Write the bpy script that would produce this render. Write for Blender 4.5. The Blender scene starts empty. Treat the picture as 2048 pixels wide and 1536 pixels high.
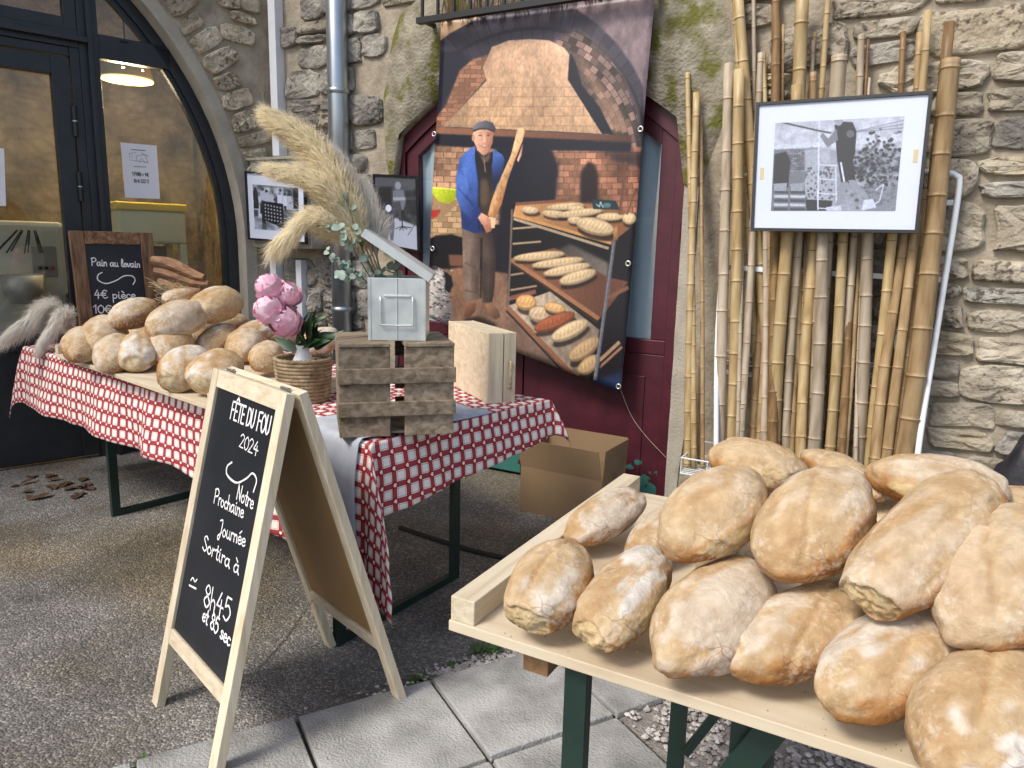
import bpy, math, random
import numpy as np
from mathutils import Vector, noise as mnoise
random.seed(7); np.random.seed(7)
SC = bpy.context.scene
COL = SC.collection
# ------------------------------------------------------------------ camera
F = 1480.0; CX, CY = 1024.0, 768.0; H = 1.38
dn = np.array([830-CX, 8668-CY, F]); dn /= np.linalg.norm(dn)
def _h(px):
    y = CY-(dn[0]*(px-CX)+dn[2]*F)/dn[1]
    v = np.array([px-CX, y-CY, F]); return v/np.linalg.norm(v)
_X = -_h(-1700); _Z = -dn; _Y = np.cross(_Z, _X)
RM = np.array([_X, _Y, _Z]); CAM = np.array([0, 0, H])
def ray(x, y):
    v = RM @ np.array([x-CX, y-CY, F]); return v/np.linalg.norm(v)
def atz(x, y, z=0.0):
    d = ray(x, y); return CAM+d*((z-H)/d[2])
def aty(x, y, Y):
    d = ray(x, y); return CAM+d*(Y/d[1])
def onpl(x, y, p, n):
    d = ray(x, y); return CAM+d*(np.dot(np.array(p)-CAM, n)/np.dot(d, n))
def athd(x, y, dist):       # at a horizontal distance
    d = ray(x, y); return CAM+d*(dist/math.hypot(d[0], d[1]))
def vpdir(px): return RM @ _h(px)
cam = bpy.data.objects.new('camera', bpy.data.cameras.new('camera')); COL.objects.link(cam)
cam.data.sensor_width = 36; cam.data.lens = 36*F/2048; cam.data.clip_end = 500; cam.data.clip_start = .02
M3 = np.column_stack([RM @ np.array([1, 0, 0]), RM @ np.array([0, -1, 0]), RM @ np.array([0, 0, -1])])
from mathutils import Matrix
cam.matrix_world = Matrix([[*M3[0], 0], [*M3[1], 0], [*M3[2], H], [0, 0, 0, 1]])
SC.camera = cam
# ------------------------------------------------------------------ light
SUN_DIR = Vector((-0.24, -0.62, 0.75)).normalized()     # towards the sun
W = bpy.data.worlds.new('World'); SC.world = W; W.use_nodes = True
nt = W.node_tree; bg = nt.nodes['Background']
sky = nt.nodes.new('ShaderNodeTexSky'); sky.sky_type = 'NISHITA'; sky.sun_disc = False
sky.sun_elevation = math.asin(SUN_DIR.z); sky.sun_rotation = math.atan2(SUN_DIR.x, SUN_DIR.y)
sky.air_density = 1.0; sky.dust_density = 2.5; sky.ozone_density = 1.0
nt.links.new(sky.outputs[0], bg.inputs[0]); bg.inputs[1].default_value = 0.15
sl = bpy.data.lights.new('sun', 'SUN'); sl.energy = 2.0; sl.angle = math.radians(16); sl.color = (1, .95, .86)
so = bpy.data.objects.new('sun', sl); COL.objects.link(so); so.rotation_euler = SUN_DIR.to_track_quat('Z', 'Y').to_euler()
so.location = (0, -3, 8)
SC.view_settings.view_transform = 'Standard'; SC.view_settings.look = 'None'
SC.view_settings.exposure = 0.45; SC.view_settings.gamma = 1.0
SC.render.engine = 'CYCLES'
# ------------------------------------------------------------------ materials
def srgb(r, g, b):
    f = lambda c: (c/255/12.92) if c/255 <= .04045 else ((c/255+.055)/1.055)**2.4
    return (f(r), f(g), f(b))
def mat(name, cols, scale=8, rough=.7, bump=0, bscale=60, metal=0, stretch=(1, 1, 1), detail=6, spec=.5, rnd=0, contrast=(.3, .7), dist=0, coord='Object', vc=None, bdist=.01):
    """noise-coloured principled material; cols: list of linear rgb"""
    m = bpy.data.materials.new(name); m.use_nodes = True; n = m.node_tree.nodes; l = m.node_tree.links
    b = n['Principled BSDF']; b.inputs['Roughness'].default_value = rough; b.inputs['Metallic'].default_value = metal
    b.inputs['Specular IOR Level'].default_value = spec
    tc = n.new('ShaderNodeTexCoord'); mp = n.new('ShaderNodeMapping'); mp.inputs['Scale'].default_value = stretch
    l.new(tc.outputs[coord], mp.inputs[0])
    if isinstance(cols[0], (int, float)): cols = [cols, cols]
    nz = n.new('ShaderNodeTexNoise'); nz.inputs['Scale'].default_value = scale; nz.inputs['Detail'].default_value = detail
    nz.inputs['Distortion'].default_value = dist
    l.new(mp.outputs[0], nz.inputs['Vector'])
    rp = n.new('ShaderNodeValToRGB'); e = rp.color_ramp.elements
    while len(e) < len(cols): e.new(.5)
    for i, c in enumerate(cols):
        e[i].position = contrast[0]+(contrast[1]-contrast[0])*i/(len(cols)-1); e[i].color = (*c, 1)
    l.new(nz.outputs['Fac'], rp.inputs[0]); out = rp.outputs[0]
    if vc:
        at = n.new('ShaderNodeAttribute'); at.attribute_name = vc
        mx = n.new('ShaderNodeMix'); mx.data_type = 'RGBA'; mx.blend_type = 'MULTIPLY'; mx.inputs[0].default_value = 1
        l.new(at.outputs['Color'], mx.inputs[6]); l.new(out, mx.inputs[7]); out = mx.outputs[2]
    if rnd:
        oi = n.new('ShaderNodeObjectInfo'); mr = n.new('ShaderNodeMapRange'); mr.inputs[3].default_value = 1-rnd; mr.inputs[4].default_value = 1+rnd
        l.new(oi.outputs['Random'], mr.inputs[0]); hs = n.new('ShaderNodeHueSaturation'); l.new(mr.outputs[0], hs.inputs['Value']); l.new(out, hs.inputs['Color']); out = hs.outputs[0]
    l.new(out, b.inputs['Base Color'])
    if bump:
        n2 = n.new('ShaderNodeTexNoise'); n2.inputs['Scale'].default_value = bscale; n2.inputs['Detail'].default_value = 5
        l.new(mp.outputs[0], n2.inputs['Vector'])
        bp = n.new('ShaderNodeBump'); bp.inputs['Strength'].default_value = bump; bp.inputs['Distance'].default_value = bdist
        l.new(n2.outputs['Fac'], bp.inputs['Height']); l.new(bp.outputs[0], b.inputs['Normal'])
    return m
def glass(name, tint=(1, 1, 1), refl=1.0, rough=.02):
    m = bpy.data.materials.new(name); m.use_nodes = True; n = m.node_tree.nodes; l = m.node_tree.links
    n.remove(n['Principled BSDF'])
    tr = n.new('ShaderNodeBsdfTransparent'); tr.inputs[0].default_value = (*tint, 1)
    gl = n.new('ShaderNodeBsdfGlossy'); gl.inputs['Roughness'].default_value = rough
    fr = n.new('ShaderNodeFresnel'); ge = n.new('ShaderNodeNewGeometry'); mr = n.new('ShaderNodeMapRange'); mr.inputs[3].default_value = 1.5; mr.inputs[4].default_value = 1/1.5; l.new(ge.outputs['Backfacing'], mr.inputs[0]); l.new(mr.outputs[0], fr.inputs[0])
    mu = n.new('ShaderNodeMath'); mu.operation = 'MULTIPLY'; mu.inputs[1].default_value = refl; mu.use_clamp = True
    mx = n.new('ShaderNodeMixShader'); l.new(fr.outputs[0], mu.inputs[0]); l.new(mu.outputs[0], mx.inputs[0])
    l.new(tr.outputs[0], mx.inputs[1]); l.new(gl.outputs[0], mx.inputs[2]); l.new(mx.outputs[0], n['Material Output'].inputs[0])
    return m
def emit(name, col, s):
    m = bpy.data.materials.new(name); m.use_nodes = True; b = m.node_tree.nodes['Principled BSDF']
    b.inputs['Base Color'].default_value = (*col, 1); b.inputs['Emission Color'].default_value = (*col, 1); b.inputs['Emission Strength'].default_value = s
    return m
def imgmat(name, arr, rough=.4):
    h, w = arr.shape[:2]
    im = bpy.data.images.new(name, w, h); a = np.ones((h, w, 4), np.float32); a[:, :, :3] = np.clip(arr[::-1], 0, 1)
    im.pixels.foreach_set(a.ravel()); im.update(); im.pack()
    m = bpy.data.materials.new(name); m.use_nodes = True; n = m.node_tree.nodes; l = m.node_tree.links
    t = n.new('ShaderNodeTexImage'); t.image = im; l.new(t.outputs[0], n['Principled BSDF'].inputs['Base Color'])
    n['Principled BSDF'].inputs['Roughness'].default_value = rough
    return m
# ------------------------------------------------------------------ mesh builder
class MB:
    def __init__(s): s.v = []; s.f = []; s.uv = {}; s.col = None
    def add(s, vs, fs):
        o = len(s.v); s.v += [tuple(map(float, p)) for p in vs]; s.f += [tuple(i+o for i in f) for f in fs]; return s
    def hexa(s, p):     # 8 points: bottom 4 ccw, top 4
        return s.add(p, [(3, 2, 1, 0), (4, 5, 6, 7), (0, 1, 5, 4), (1, 2, 6, 5), (2, 3, 7, 6), (3, 0, 4, 7)])
    def box(s, c, ex, ey, ez):   # centre, three half-extent vectors
        c, ex, ey, ez = map(np.array, (c, ex, ey, ez))
        return s.hexa([c-ex-ey-ez, c+ex-ey-ez, c+ex+ey-ez, c-ex+ey-ez, c-ex-ey+ez, c+ex-ey+ez, c+ex+ey+ez, c-ex+ey+ez])
    def abox(s, x0, x1, y0, y1, z0, z1):
        return s.box(((x0+x1)/2, (y0+y1)/2, (z0+z1)/2), ((x1-x0)/2, 0, 0), (0, (y1-y0)/2, 0), (0, 0, (z1-z0)/2))
    def bar(s, a, b, w, t, side):   # bar from a to b, width w along 'side', thickness t
        a, b, side = map(np.array, (a, b, side)); d = b-a; L = np.linalg.norm(d); d = d/L
        side = side-d*np.dot(side, d); side = side/np.linalg.norm(side); n = np.cross(d, side)
        return s.box((a+b)/2, d*L/2, side*w/2, n*t/2)
    def tube(s, pts, r, n=10, cap=True):
        pts = [np.array(p, float) for p in pts]; rr = r if hasattr(r, '__len__') else [r]*len(pts)
        ref = None; vs = []; fs = []
        for i, p in enumerate(pts):
            d = pts[min(i+1, len(pts)-1)]-pts[max(i-1, 0)]; d = d/(np.linalg.norm(d)+1e-12)
            if ref is None: ref = np.array([0, 0, 1.]) if abs(d[2]) < .9 else np.array([1., 0, 0])
            u = ref-d*np.dot(ref, d); u /= np.linalg.norm(u); ref = u; w = np.cross(d, u)
            for k in range(n):
                a = 2*math.pi*k/n; vs.append(p+(u*math.cos(a)+w*math.sin(a))*rr[i])
        for i in range(len(pts)-1):
            for k in range(n):
                a, b = i*n+k, i*n+(k+1) % n; fs.append((a, b, b+n, a+n))
        if cap: fs.append(tuple(range(n-1, -1, -1))); fs.append(tuple((len(pts)-1)*n+k for k in range(n)))
        return s.add(vs, fs)
    def lathe(s, c, prof, n=24, axis=None):
        c = np.array(c, float); vs = []; fs = []
        for (r, z) in prof:
            for k in range(n):
                a = 2*math.pi*k/n; vs.append(c+np.array([r*math.cos(a), r*math.sin(a), z]))
        for i in range(len(prof)-1):
            for k in range(n):
                a, b = i*n+k, i*n+(k+1) % n; fs.append((a, b, b+n, a+n))
        return s.add(vs, fs)
    def prism(s, poly, ext):   # polygon of 3d points, extruded by vector
        n = len(poly); e = np.array(ext); vs = [np.array(p, float) for p in poly]; vs2 = [p+e for p in vs]
        fs = [tuple(range(n-1, -1, -1)), tuple(range(n, 2*n))]+[(i, (i+1) % n, n+(i+1) % n, n+i) for i in range(n)]
        return s.add(vs+vs2, fs)
    def grid(s, fn, nu, nv, uvfn=None):
        o = len(s.v)
        for j in range(nv+1):
            for i in range(nu+1):
                s.v.append(tuple(map(float, fn(i/nu, j/nv))))
                if uvfn: s.uv[len(s.v)-1] = uvfn(i/nu, j/nv)
        for j in range(nv):
            for i in range(nu):
                a = o+j*(nu+1)+i; s.f.append((a, a+1, a+nu+2, a+nu+1))
        return s
    def build(s, name, m, parent=None, smooth=False, origin=None, bevel=0, recalc=False):
        org = wloc(parent) if parent is not None else np.array(origin if origin is not None else (0, 0, 0), float)
        me = bpy.data.meshes.new(name); me.from_pydata([tuple(np.array(p)-org) for p in s.v], [], s.f)
        if s.uv:
            ul = me.uv_layers.new(name='UVMap')
            for lp in me.loops: ul.data[lp.index].uv = s.uv.get(lp.vertex_index, (0, 0))
        if s.col is not None:
            ca = me.color_attributes.new('col', 'FLOAT_COLOR', 'POINT'); ca.data.foreach_set('color', np.array(s.col, np.float32).ravel())
        if recalc:
            import bmesh
            bm = bmesh.new(); bm.from_mesh(me); bmesh.ops.recalc_face_normals(bm, faces=bm.faces); bm.to_mesh(me); bm.free()
        me.materials.append(m)
        if smooth: me.polygons.foreach_set('use_smooth', [True]*len(me.polygons))
        o = bpy.data.objects.new(name, me); COL.objects.link(o)
        if parent is not None: o.parent = parent
        else: o.location = org
        if bevel:
            md = o.modifiers.new('bevel', 'BEVEL'); md.width = bevel; md.segments = 2; md.limit_method = 'ANGLE'
        return o
def wloc(o):
    p = np.zeros(3)
    while o is not None: p += np.array(o.location); o = o.parent
    return p
def tag(o, label, cat, group=None):
    o['label'] = label; o['category'] = cat
    if group: o['group'] = group
    return o
def thing(name, label, cat, loc, group=None):
    o = bpy.data.objects.new(name, None); COL.objects.link(o); o.location = tuple(map(float, loc)); o.empty_display_size = .05
    return tag(o, label, cat, group)
def struct(o): o['kind'] = 'structure'; return o
def nz(p, s=1.0, seed=0): return mnoise.noise(Vector((p[0]*s+seed*7.13, p[1]*s-seed*3.7, p[2]*s+seed*1.9)))
def lerp(a, b, t): return np.array(a)*(1-t)+np.array(b)*t
def catmull(pts, n=6):
    P = [np.array(p, float) for p in pts]; P = [2*P[0]-P[1]]+P+[2*P[-1]-P[-2]]; out = []
    for i in range(1, len(P)-2):
        for k in range(n):
            t = k/n; out.append(.5*((2*P[i])+(-P[i-1]+P[i+1])*t+(2*P[i-1]-5*P[i]+4*P[i+1]-P[i+2])*t*t+(-P[i-1]+3*P[i]-3*P[i+1]+P[i+2])*t**3))
    out.append(P[-2]); return out
# ================================================================== SETTING
YW = 3.77; YD = 3.83
def ground_mat():
    m = mat('asphalt', [(.15, .144, .135), (.215, .208, .197), (.30, .29, .275)], scale=2.6, rough=.9, detail=10, contrast=(.33, .70))
    n = m.node_tree.nodes; l = m.node_tree.links; b = n['Principled BSDF']
    tc = n.new('ShaderNodeTexCoord')
    vo = n.new('ShaderNodeTexVoronoi'); vo.inputs['Scale'].default_value = 130; l.new(tc.outputs['Object'], vo.inputs['Vector'])
    sp = n.new('ShaderNodeSeparateColor'); l.new(vo.outputs['Color'], sp.inputs[0])
    rp = n.new('ShaderNodeValToRGB'); e = rp.color_ramp.elements; e[0].position = .0; e[0].color = (.5, .49, .48, 1); e[1].position = 1; e[1].color = (1.7, 1.65, 1.55, 1)
    x = e.new(.75); x.color = (.95, .93, .9, 1)
    l.new(sp.outputs[0], rp.inputs[0])
    old = b.inputs['Base Color'].links[0].from_socket
    mx = n.new('ShaderNodeMix'); mx.data_type = 'RGBA'; mx.blend_type = 'MULTIPLY'; mx.inputs[0].default_value = 1
    l.new(old, mx.inputs[6]); l.new(rp.outputs[0], mx.inputs[7])
    # mossy brown stain patches
    n3 = n.new('ShaderNodeTexNoise'); n3.inputs['Scale'].default_value = .9; n3.inputs['Detail'].default_value = 3; l.new(tc.outputs['Object'], n3.inputs['Vector'])
    r3 = n.new('ShaderNodeValToRGB'); r3.color_ramp.elements[0].position = .48; r3.color_ramp.elements[1].position = .62; l.new(n3.outputs['Fac'], r3.inputs[0])
    m2 = n.new('ShaderNodeMix'); m2.data_type = 'RGBA'; m2.blend_type = 'MULTIPLY'; l.new(r3.outputs[0], m2.inputs[0]); l.new(mx.outputs[2], m2.inputs[6]); m2.inputs[7].default_value = (.80, .70, .52, 1)
    l.new(m2.outputs[2], b.inputs['Base Color'])
    bp = n.new('ShaderNodeBump'); bp.inputs['Strength'].default_value = .9; bp.inputs['Distance'].default_value = .006; l.new(vo.outputs['Distance'], bp.inputs['Height']); bp.invert = True
    l.new(bp.outputs[0], b.inputs['Normal'])
    return m
M_ASPH = ground_mat()
g = MB(); g.grid(lambda u, v: (-40+80*u, -40+80*v, 0), 40, 40); struct(g.build('ground', M_ASPH))
# paving slabs -------------------------------------------------------
M_SLAB = mat('slab_concrete', [(.20, .20, .185), (.33, .325, .31), (.46, .455, .44)], scale=7, rough=.9, bump=.7, bscale=130, rnd=.12, detail=12, contrast=(.28, .68))
M_JOINT = mat('slab_joint', [(.05, .045, .035), (.12, .11, .09)], scale=20, rough=1)
e1 = np.array([.353, -.223, 0]); e1 /= np.linalg.norm(e1); e2 = np.array([-e1[1], e1[0], 0]); S0 = atz(860, 1370)
pav = MB(); P = lambda i, j, z: S0+e1*(.42*i)+e2*(.42*j)+np.array([0, 0, z])
pav.add([P(0, -6, .004), P(5, -6, .004), P(5, 1, .004), P(0, 1, .004)], [(0, 1, 2, 3)])
pv = struct(pav.build('paving', M_JOINT, origin=tuple(S0)))
for i in range(0, 5):
    for j in range(-6, 4):
        if j > 0 and i > 0: continue
        dz = random.uniform(-.002, .003); q = MB()
        a, b2 = .42*i+.005, .42*(i+1)-.005; c0, d0 = .42*j+.005, .42*(j+1)-.005
        lo = [S0+e1*x+e2*y+np.array([0, 0, .005]) for x, y in ((a, c0), (b2, c0), (b2, d0), (a, d0))]
        hi = [S0+e1*x+e2*y+np.array([0, 0, .026+dz+random.uniform(-.001, .001)]) for x, y in ((a+.003, c0+.003), (b2-.003, c0+.003), (b2-.003, d0-.003), (a+.003, d0-.003))]
        q.hexa(lo+hi); q.build('slab', M_SLAB, pv, bevel=.003)
# gravel (under the near table and in a strip along the slab edge)
M_GRAV = mat('gravel_stone', [(.25, .22, .2), (.42, .38, .35), (.6, .57, .54)], scale=25, rough=.85, detail=2)
gv = MB(); rg = random.Random(3)
def pebble(c, r):
    vs = []
    for k in range(6):
        a = k*math.pi/3+rg.random(); vs.append((c[0]+r*math.cos(a)*rg.uniform(.7, 1.1), c[1]+r*math.sin(a)*rg.uniform(.6, 1.1), c[2]+rg.uniform(0, .3)*r))
    vs.append((c[0]+rg.uniform(-.3, .3)*r, c[1]+rg.uniform(-.3, .3)*r, c[2]+r*rg.uniform(.6, 1.0)))
    gv.add(vs, [(k, (k+1) % 6, 6) for k in range(6)])
ga, gb_ = atz(1180, 1560), atz(1290, 1385)
for k in range(5200):
    u, v = rg.random(), rg.random()
    p = S0+e1*rg.uniform(.425, 2.0)+e2*rg.uniform(.43, 1.5)
    if np.dot(p-S0, e2) < .47+.06*nz(p*6) and rg.random() < .7: continue
    pebble((p[0], p[1], .01+rg.uniform(0, .012)), rg.uniform(.007, .014))
for k in range(420):   # strip of loose stones at slab edge
    t = rg.gauss(.18, .16); p = S0-e1*abs(rg.gauss(.02, .03))+e2*rg.gauss(.18, .16)
    pebble((p[0], p[1], rg.uniform(0, .006)), rg.uniform(.005, .011))
for k in range(260):   # scattered stone chips over the asphalt
    p = atz(rg.uniform(0, 1000), rg.uniform(960, 1536)); pebble((p[0], p[1], .0), rg.uniform(.002, .0045))
go = gv.build('gravel', M_GRAV); go['kind'] = 'stuff'; go['label'] = 'pale loose gravel beside the paving slabs'
gs = MB(); gs.add([S0+e1*.42+e2*.43+np.array([0, 0, .010]), S0+e1*2.1+e2*.43+np.array([0, 0, .010]), S0+e1*2.1+e2*1.6+np.array([0, 0, .010]), S0+e1*.42+e2*1.6+np.array([0, 0, .010])], [(0, 1, 2, 3)])
struct(gs.build('gravel_bed', mat('gravel_soil', [(.2, .18, .16), (.34, .31, .28)], scale=60, rough=1, bump=1, bscale=120)))
# ---------------------------------------------------------------- stone walls
def lichen_stone(name, base, rnd=.22):
    m = mat(name, base, scale=6, rough=.92, bump=1.0, bscale=34, rnd=rnd, detail=10, contrast=(.32, .68), bdist=.02)
    n = m.node_tree.nodes; l = m.node_tree.links; b = n['Principled BSDF']
    old = b.inputs['Base Color'].links[0].from_socket; tc = n.new('ShaderNodeTexCoord')
    a = n.new('ShaderNodeTexNoise'); a.inputs['Scale'].default_value = 38; a.inputs['Detail'].default_value = 4; l.new(tc.outputs['Object'], a.inputs['Vector'])
    c = n.new('ShaderNodeTexNoise'); c.inputs['Scale'].default_value = 2.2; l.new(tc.outputs['Object'], c.inputs['Vector'])
    ad = n.new('ShaderNodeMath'); ad.operation = 'ADD'; l.new(a.outputs[0], ad.inputs[0]); l.new(c.outputs[0], ad.inputs[1])
    r = n.new('ShaderNodeValToRGB'); r.color_ramp.elements[0].position = .56; r.color_ramp.elements[1].position = .62; r.color_ramp.elements[0].color = (0, 0, 0, 1)
    mm = n.new('ShaderNodeMath'); mm.operation = 'MULTIPLY'; mm.inputs[1].default_value = .5; l.new(ad.outputs[0], mm.inputs[0]); l.new(mm.outputs[0], r.inputs[0])
    mx = n.new('ShaderNodeMix'); mx.data_type = 'RGBA'; mx.blend_type = 'MULTIPLY'; l.new(r.outputs[0], mx.inputs[0]); l.new(old, mx.inputs[6]); mx.inputs[7].default_value = (.34, .33, .31, 1)
    l.new(mx.outputs[2], b.inputs['Base Color']); return m
M_STONE = lichen_stone('rubble_stone', [(.20, .175, .135), (.36, .31, .235), (.50, .45, .36)])
M_STONEG = lichen_stone('rubble_stone_grey', [(.15, .14, .125), (.27, .25, .215), (.42, .39, .34)])
M_STONEW = lichen_stone('rubble_stone_warm', [(.30, .25, .17), (.46, .39, .28), (.55, .49, .38)], rnd=.15)
M_MORT = mat('lime_mortar', [(.24, .205, .15), (.35, .30, .225), (.44, .385, .30)], scale=9, rough=.95, bump=.8, bscale=45, detail=9)
def moss_mat():
    m = mat('mossy_render', [(.16, .14, .095), (.30, .27, .20), (.42, .38, .30)], scale=9, rough=.95, bump=1, bscale=55, detail=9)
    n = m.node_tree.nodes; l = m.node_tree.links; b = n['Principled BSDF']; old = b.inputs['Base Color'].links[0].from_socket
    tc = n.new('ShaderNodeTexCoord'); a = n.new('ShaderNodeTexNoise'); a.inputs['Scale'].default_value = 6; a.inputs['Detail'].default_value = 8; l.new(tc.outputs['Object'], a.inputs['Vector'])
    r = n.new('ShaderNodeValToRGB'); r.color_ramp.elements[0].position = .5; r.color_ramp.elements[1].position = .58; l.new(a.outputs[0], r.inputs[0])
    mx = n.new('ShaderNodeMix'); mx.data_type = 'RGBA'; l.new(r.outputs[0], mx.inputs[0]); l.new(old, mx.inputs[6]); mx.inputs[7].default_value = (.15, .145, .035, 1)
    l.new(mx.outputs[2], b.inputs['Base Color']); return m
M_MOSS = moss_mat()
M_REND = mat('grey_render', [(.34, .31, .25), (.46, .42, .35)], scale=6, rough=.95, bump=.5, bscale=70, detail=8)
def stone(parent, to3, u, z, a, b, dep, m, rng, acc=None):
    seed = rng.random()*100; n = 18; ex = rng.uniform(.34, .62); q = MB(); rings = [(1.0, -.04), (1.0, dep*.55), (.93, dep*.92), (.70, dep*1.0), (.38, dep*1.0)]
    tilt = rng.uniform(-.1, .1); sh = rng.uniform(-.25, .25)
    out = []
    for k in range(n):
        t = 2*math.pi*k/n; cx = math.copysign(abs(math.cos(t))**ex, math.cos(t)); cz = math.copysign(abs(math.sin(t))**ex, math.sin(t))
        j = 1+.20*mnoise.noise(Vector((math.cos(t)*1.4+seed, math.sin(t)*1.4, seed)))+.05*mnoise.noise(Vector((math.cos(t)*4+seed, math.sin(t)*4, 1)))
        out.append(((cx*j+sh*cz*.3)*a, (cz*j+tilt*cx)*b))
    for (sc, d) in rings:
        for (x, y) in out:
            dd = d+(dep*.5*mnoise.noise(Vector((x*sc*16+seed, y*sc*30, seed)))+dep*.3*mnoise.noise(Vector((x*sc*45+seed, y*sc*45, seed))) if d > 0 else 0)
            q.v.append(tuple(to3(u+x*sc, z+y*sc, dd)))
    for r in range(len(rings)-1):
        for k in range(n):
            i0 = r*n+k; i1 = r*n+(k+1) % n; q.f.append((i0, i1, i1+n, i0+n))
    q.v.append(tuple(to3(u, z, dep*1.1+dep*.3*mnoise.noise(Vector((seed, 2, 3)))))); c = len(q.v)-1
    for k in range(n): q.f.append(((len(rings)-1)*n+k, (len(rings)-1)*n+(k+1) % n, c))
    if acc is not None: return acc.add(q.v, q.f)
    return q.build('stone', m, parent, smooth=rng.random() < .2)
def lay(parent, to3, u0, u1, z0, z1, ok, mats, rng, hs=(.075, .19), ws=(.13, .42), gap=.022, cap=300, dep=(.018, .045), acc=None):
    z = z0; cnt = 0
    while z < z1 and cnt < cap:
        h = rng.uniform(*hs); u = u0+rng.uniform(-.15, 0)
        while u < u1 and cnt < cap:
            w = rng.uniform(*ws)*(.7+h*3.2)
            pieces = [(u, z, w, h)]
            if h > .13 and rng.random() < .3:
                f = rng.uniform(.4, .6); pieces = [(u, z, w, h*f), (u, z+h*f, w, h*(1-f))]
            for (uu, zz, ww, hh) in pieces:
                if rng.random() < .06: continue
                gp = gap*rng.uniform(.6, 1.5); cu, cz = uu+ww/2, zz+hh/2+.012*math.sin(uu*4+zz*3)
                if ok(cu, cz, ww/2, hh/2):
                    stone(parent, to3, cu, cz, max(.02, (ww-gp)/2*1.05), max(.018, (hh-gp)/2*1.05), rng.uniform(*dep), mats(cu, cz, rng), rng, acc); cnt += 1
            u += w
        z += h
    return cnt
def door_arch(x): t = abs((x+2.03)/.915); return 1.98+.42*(1-min(1, t)**1.7)
DX0, DX1 = -2.945, -1.115
# main wall
cL = aty(540, 480, YD); cL[2] = 0; dL = vpdir(2700); dL[2] = 0; dL /= np.linalg.norm(dL); nL = np.array([dL[1], -dL[0], 0]); zv = np.array([0, 0, 1.])
fo = cL+nL*.15; tt = (YW-fo[1])/dL[1]; corner = fo+dL*tt; XC = corner[0]
wm = MB(); zt = 5.0
wm.abox(XC-.4, DX0, YW, YW+.35, -.05, zt); wm.abox(DX1, 3.2, YW, YW+.35, -.05, zt)
xs = np.linspace(DX0, DX1, 25)
for i in range(24):
    a, b = xs[i], xs[i+1]; za, zb = door_arch(a), door_arch(b)
    wm.hexa([(a, YW, za), (b, YW, zb), (b, YW+.35, zb), (a, YW+.35, za), (a, YW, zt), (b, YW, zt), (b, YW+.35, zt), (a, YW+.35, zt)])
wall = wm.build('stone_wall', M_MORT, origin=(-1, YW, 0))
tag(wall, 'rubble stone wall with pale mortar joints around the burgundy arched door', 'wall')
to_main = lambda u, z, d: (u, YW-d, z)
def ok_main(u, z, a, b):
    if u-a < XC+.01: return False
    if DX0-.09 < u+a and u-a < DX1+.07 and z-b < door_arch(max(DX0, min(DX1, u)))+.10: return False
    if -2.98 < u+a*.6 and u-a*.6 < -1.0 and z < 2.72: return z-b > 3   # mossy render round the door head
    return True
def mats_main(u, z, r):
    if u < -2.9: return M_STONEG if r.random() < .75 else M_STONE
    return M_STONE if r.random() < .55 else (M_STONEG if r.random() < .6 else M_STONEW)
r1 = random.Random(11)
n1 = lay(wall, to_main, XC, -2.9, .0, 2.95, ok_main, mats_main, r1, hs=(.08, .2), ws=(.12, .28), gap=.016, cap=115)
n2 = lay(wall, to_main, -1.05, .75, .05, 2.75, ok_main, mats_main, r1, hs=(.085, .23), ws=(.15, .36), gap=.020, cap=185, dep=(.018, .045))
acc_ = MB(); lay(wall, to_main, .78, 3.0, .05, 3.0, ok_main, mats_main, random.Random(8), hs=(.085, .23), ws=(.15, .36), gap=.02, cap=400, acc=acc_); so_ = acc_.build('far_stones', M_STONE, wall); so_['kind'] = 'stuff'
# mossy rendered surround over the door (slightly proud of the mortar)
ms = MB(); outl = [(DX0-.02, 1.75), (DX0-.1, 2.0), (-2.93, 2.35), (-2.75, 2.75), (-1.3, 2.75), (-1.02, 2.45), (-.92, 2.2), (-1.0, 1.9), (-1.06, 1.75), (DX1, 1.75)]
arc = [(x, door_arch(x)) for x in np.linspace(DX1, DX0, 21)]
poly_o = catmull([(-2.965, 1.72), (-3.02, 2.0), (-3.0, 2.35), (-2.8, 2.78), (-2.03, 2.84), (-1.25, 2.78), (-.95, 2.45), (-.93, 2.1), (-1.03, 1.7)], 4)
no = len(poly_o); xi = np.linspace(DX0, DX1, no)
for k in range(no):
    zi = door_arch(xi[k]) if 0 < k < no-1 else 1.7
    jit = .02*mnoise.noise(Vector((k*.7, 3, 1)))
    ms.v += [(poly_o[k][0]+jit, YW-.002, poly_o[k][1]+jit), (lerp(poly_o[k], (xi[k], zi), .1)[0], YW-.02, lerp(poly_o[k], (xi[k], zi), .1)[1]), (xi[k], YW-.024, zi), (xi[k], YW+.05, zi)]
for k in range(no-1):
    for j in range(3): ms.f.append((4*k+j, 4*k+4+j, 4*k+5+j, 4*k+1+j))
ms.build('mossy_render', M_MOSS, wall, smooth=True, recalc=True)
# jamb render strip to the right of the door
jb = MB(); jb.grid(lambda u, v: (DX1+.001+u*(.075+.02*mnoise.noise(Vector((0, v*6, 2)))), YW-.012-.01*mnoise.noise(Vector((u*3, v*14, 5))), .0+v*1.75), 4, 40); jb.build('jamb_render', M_REND, wall, smooth=True)
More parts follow.
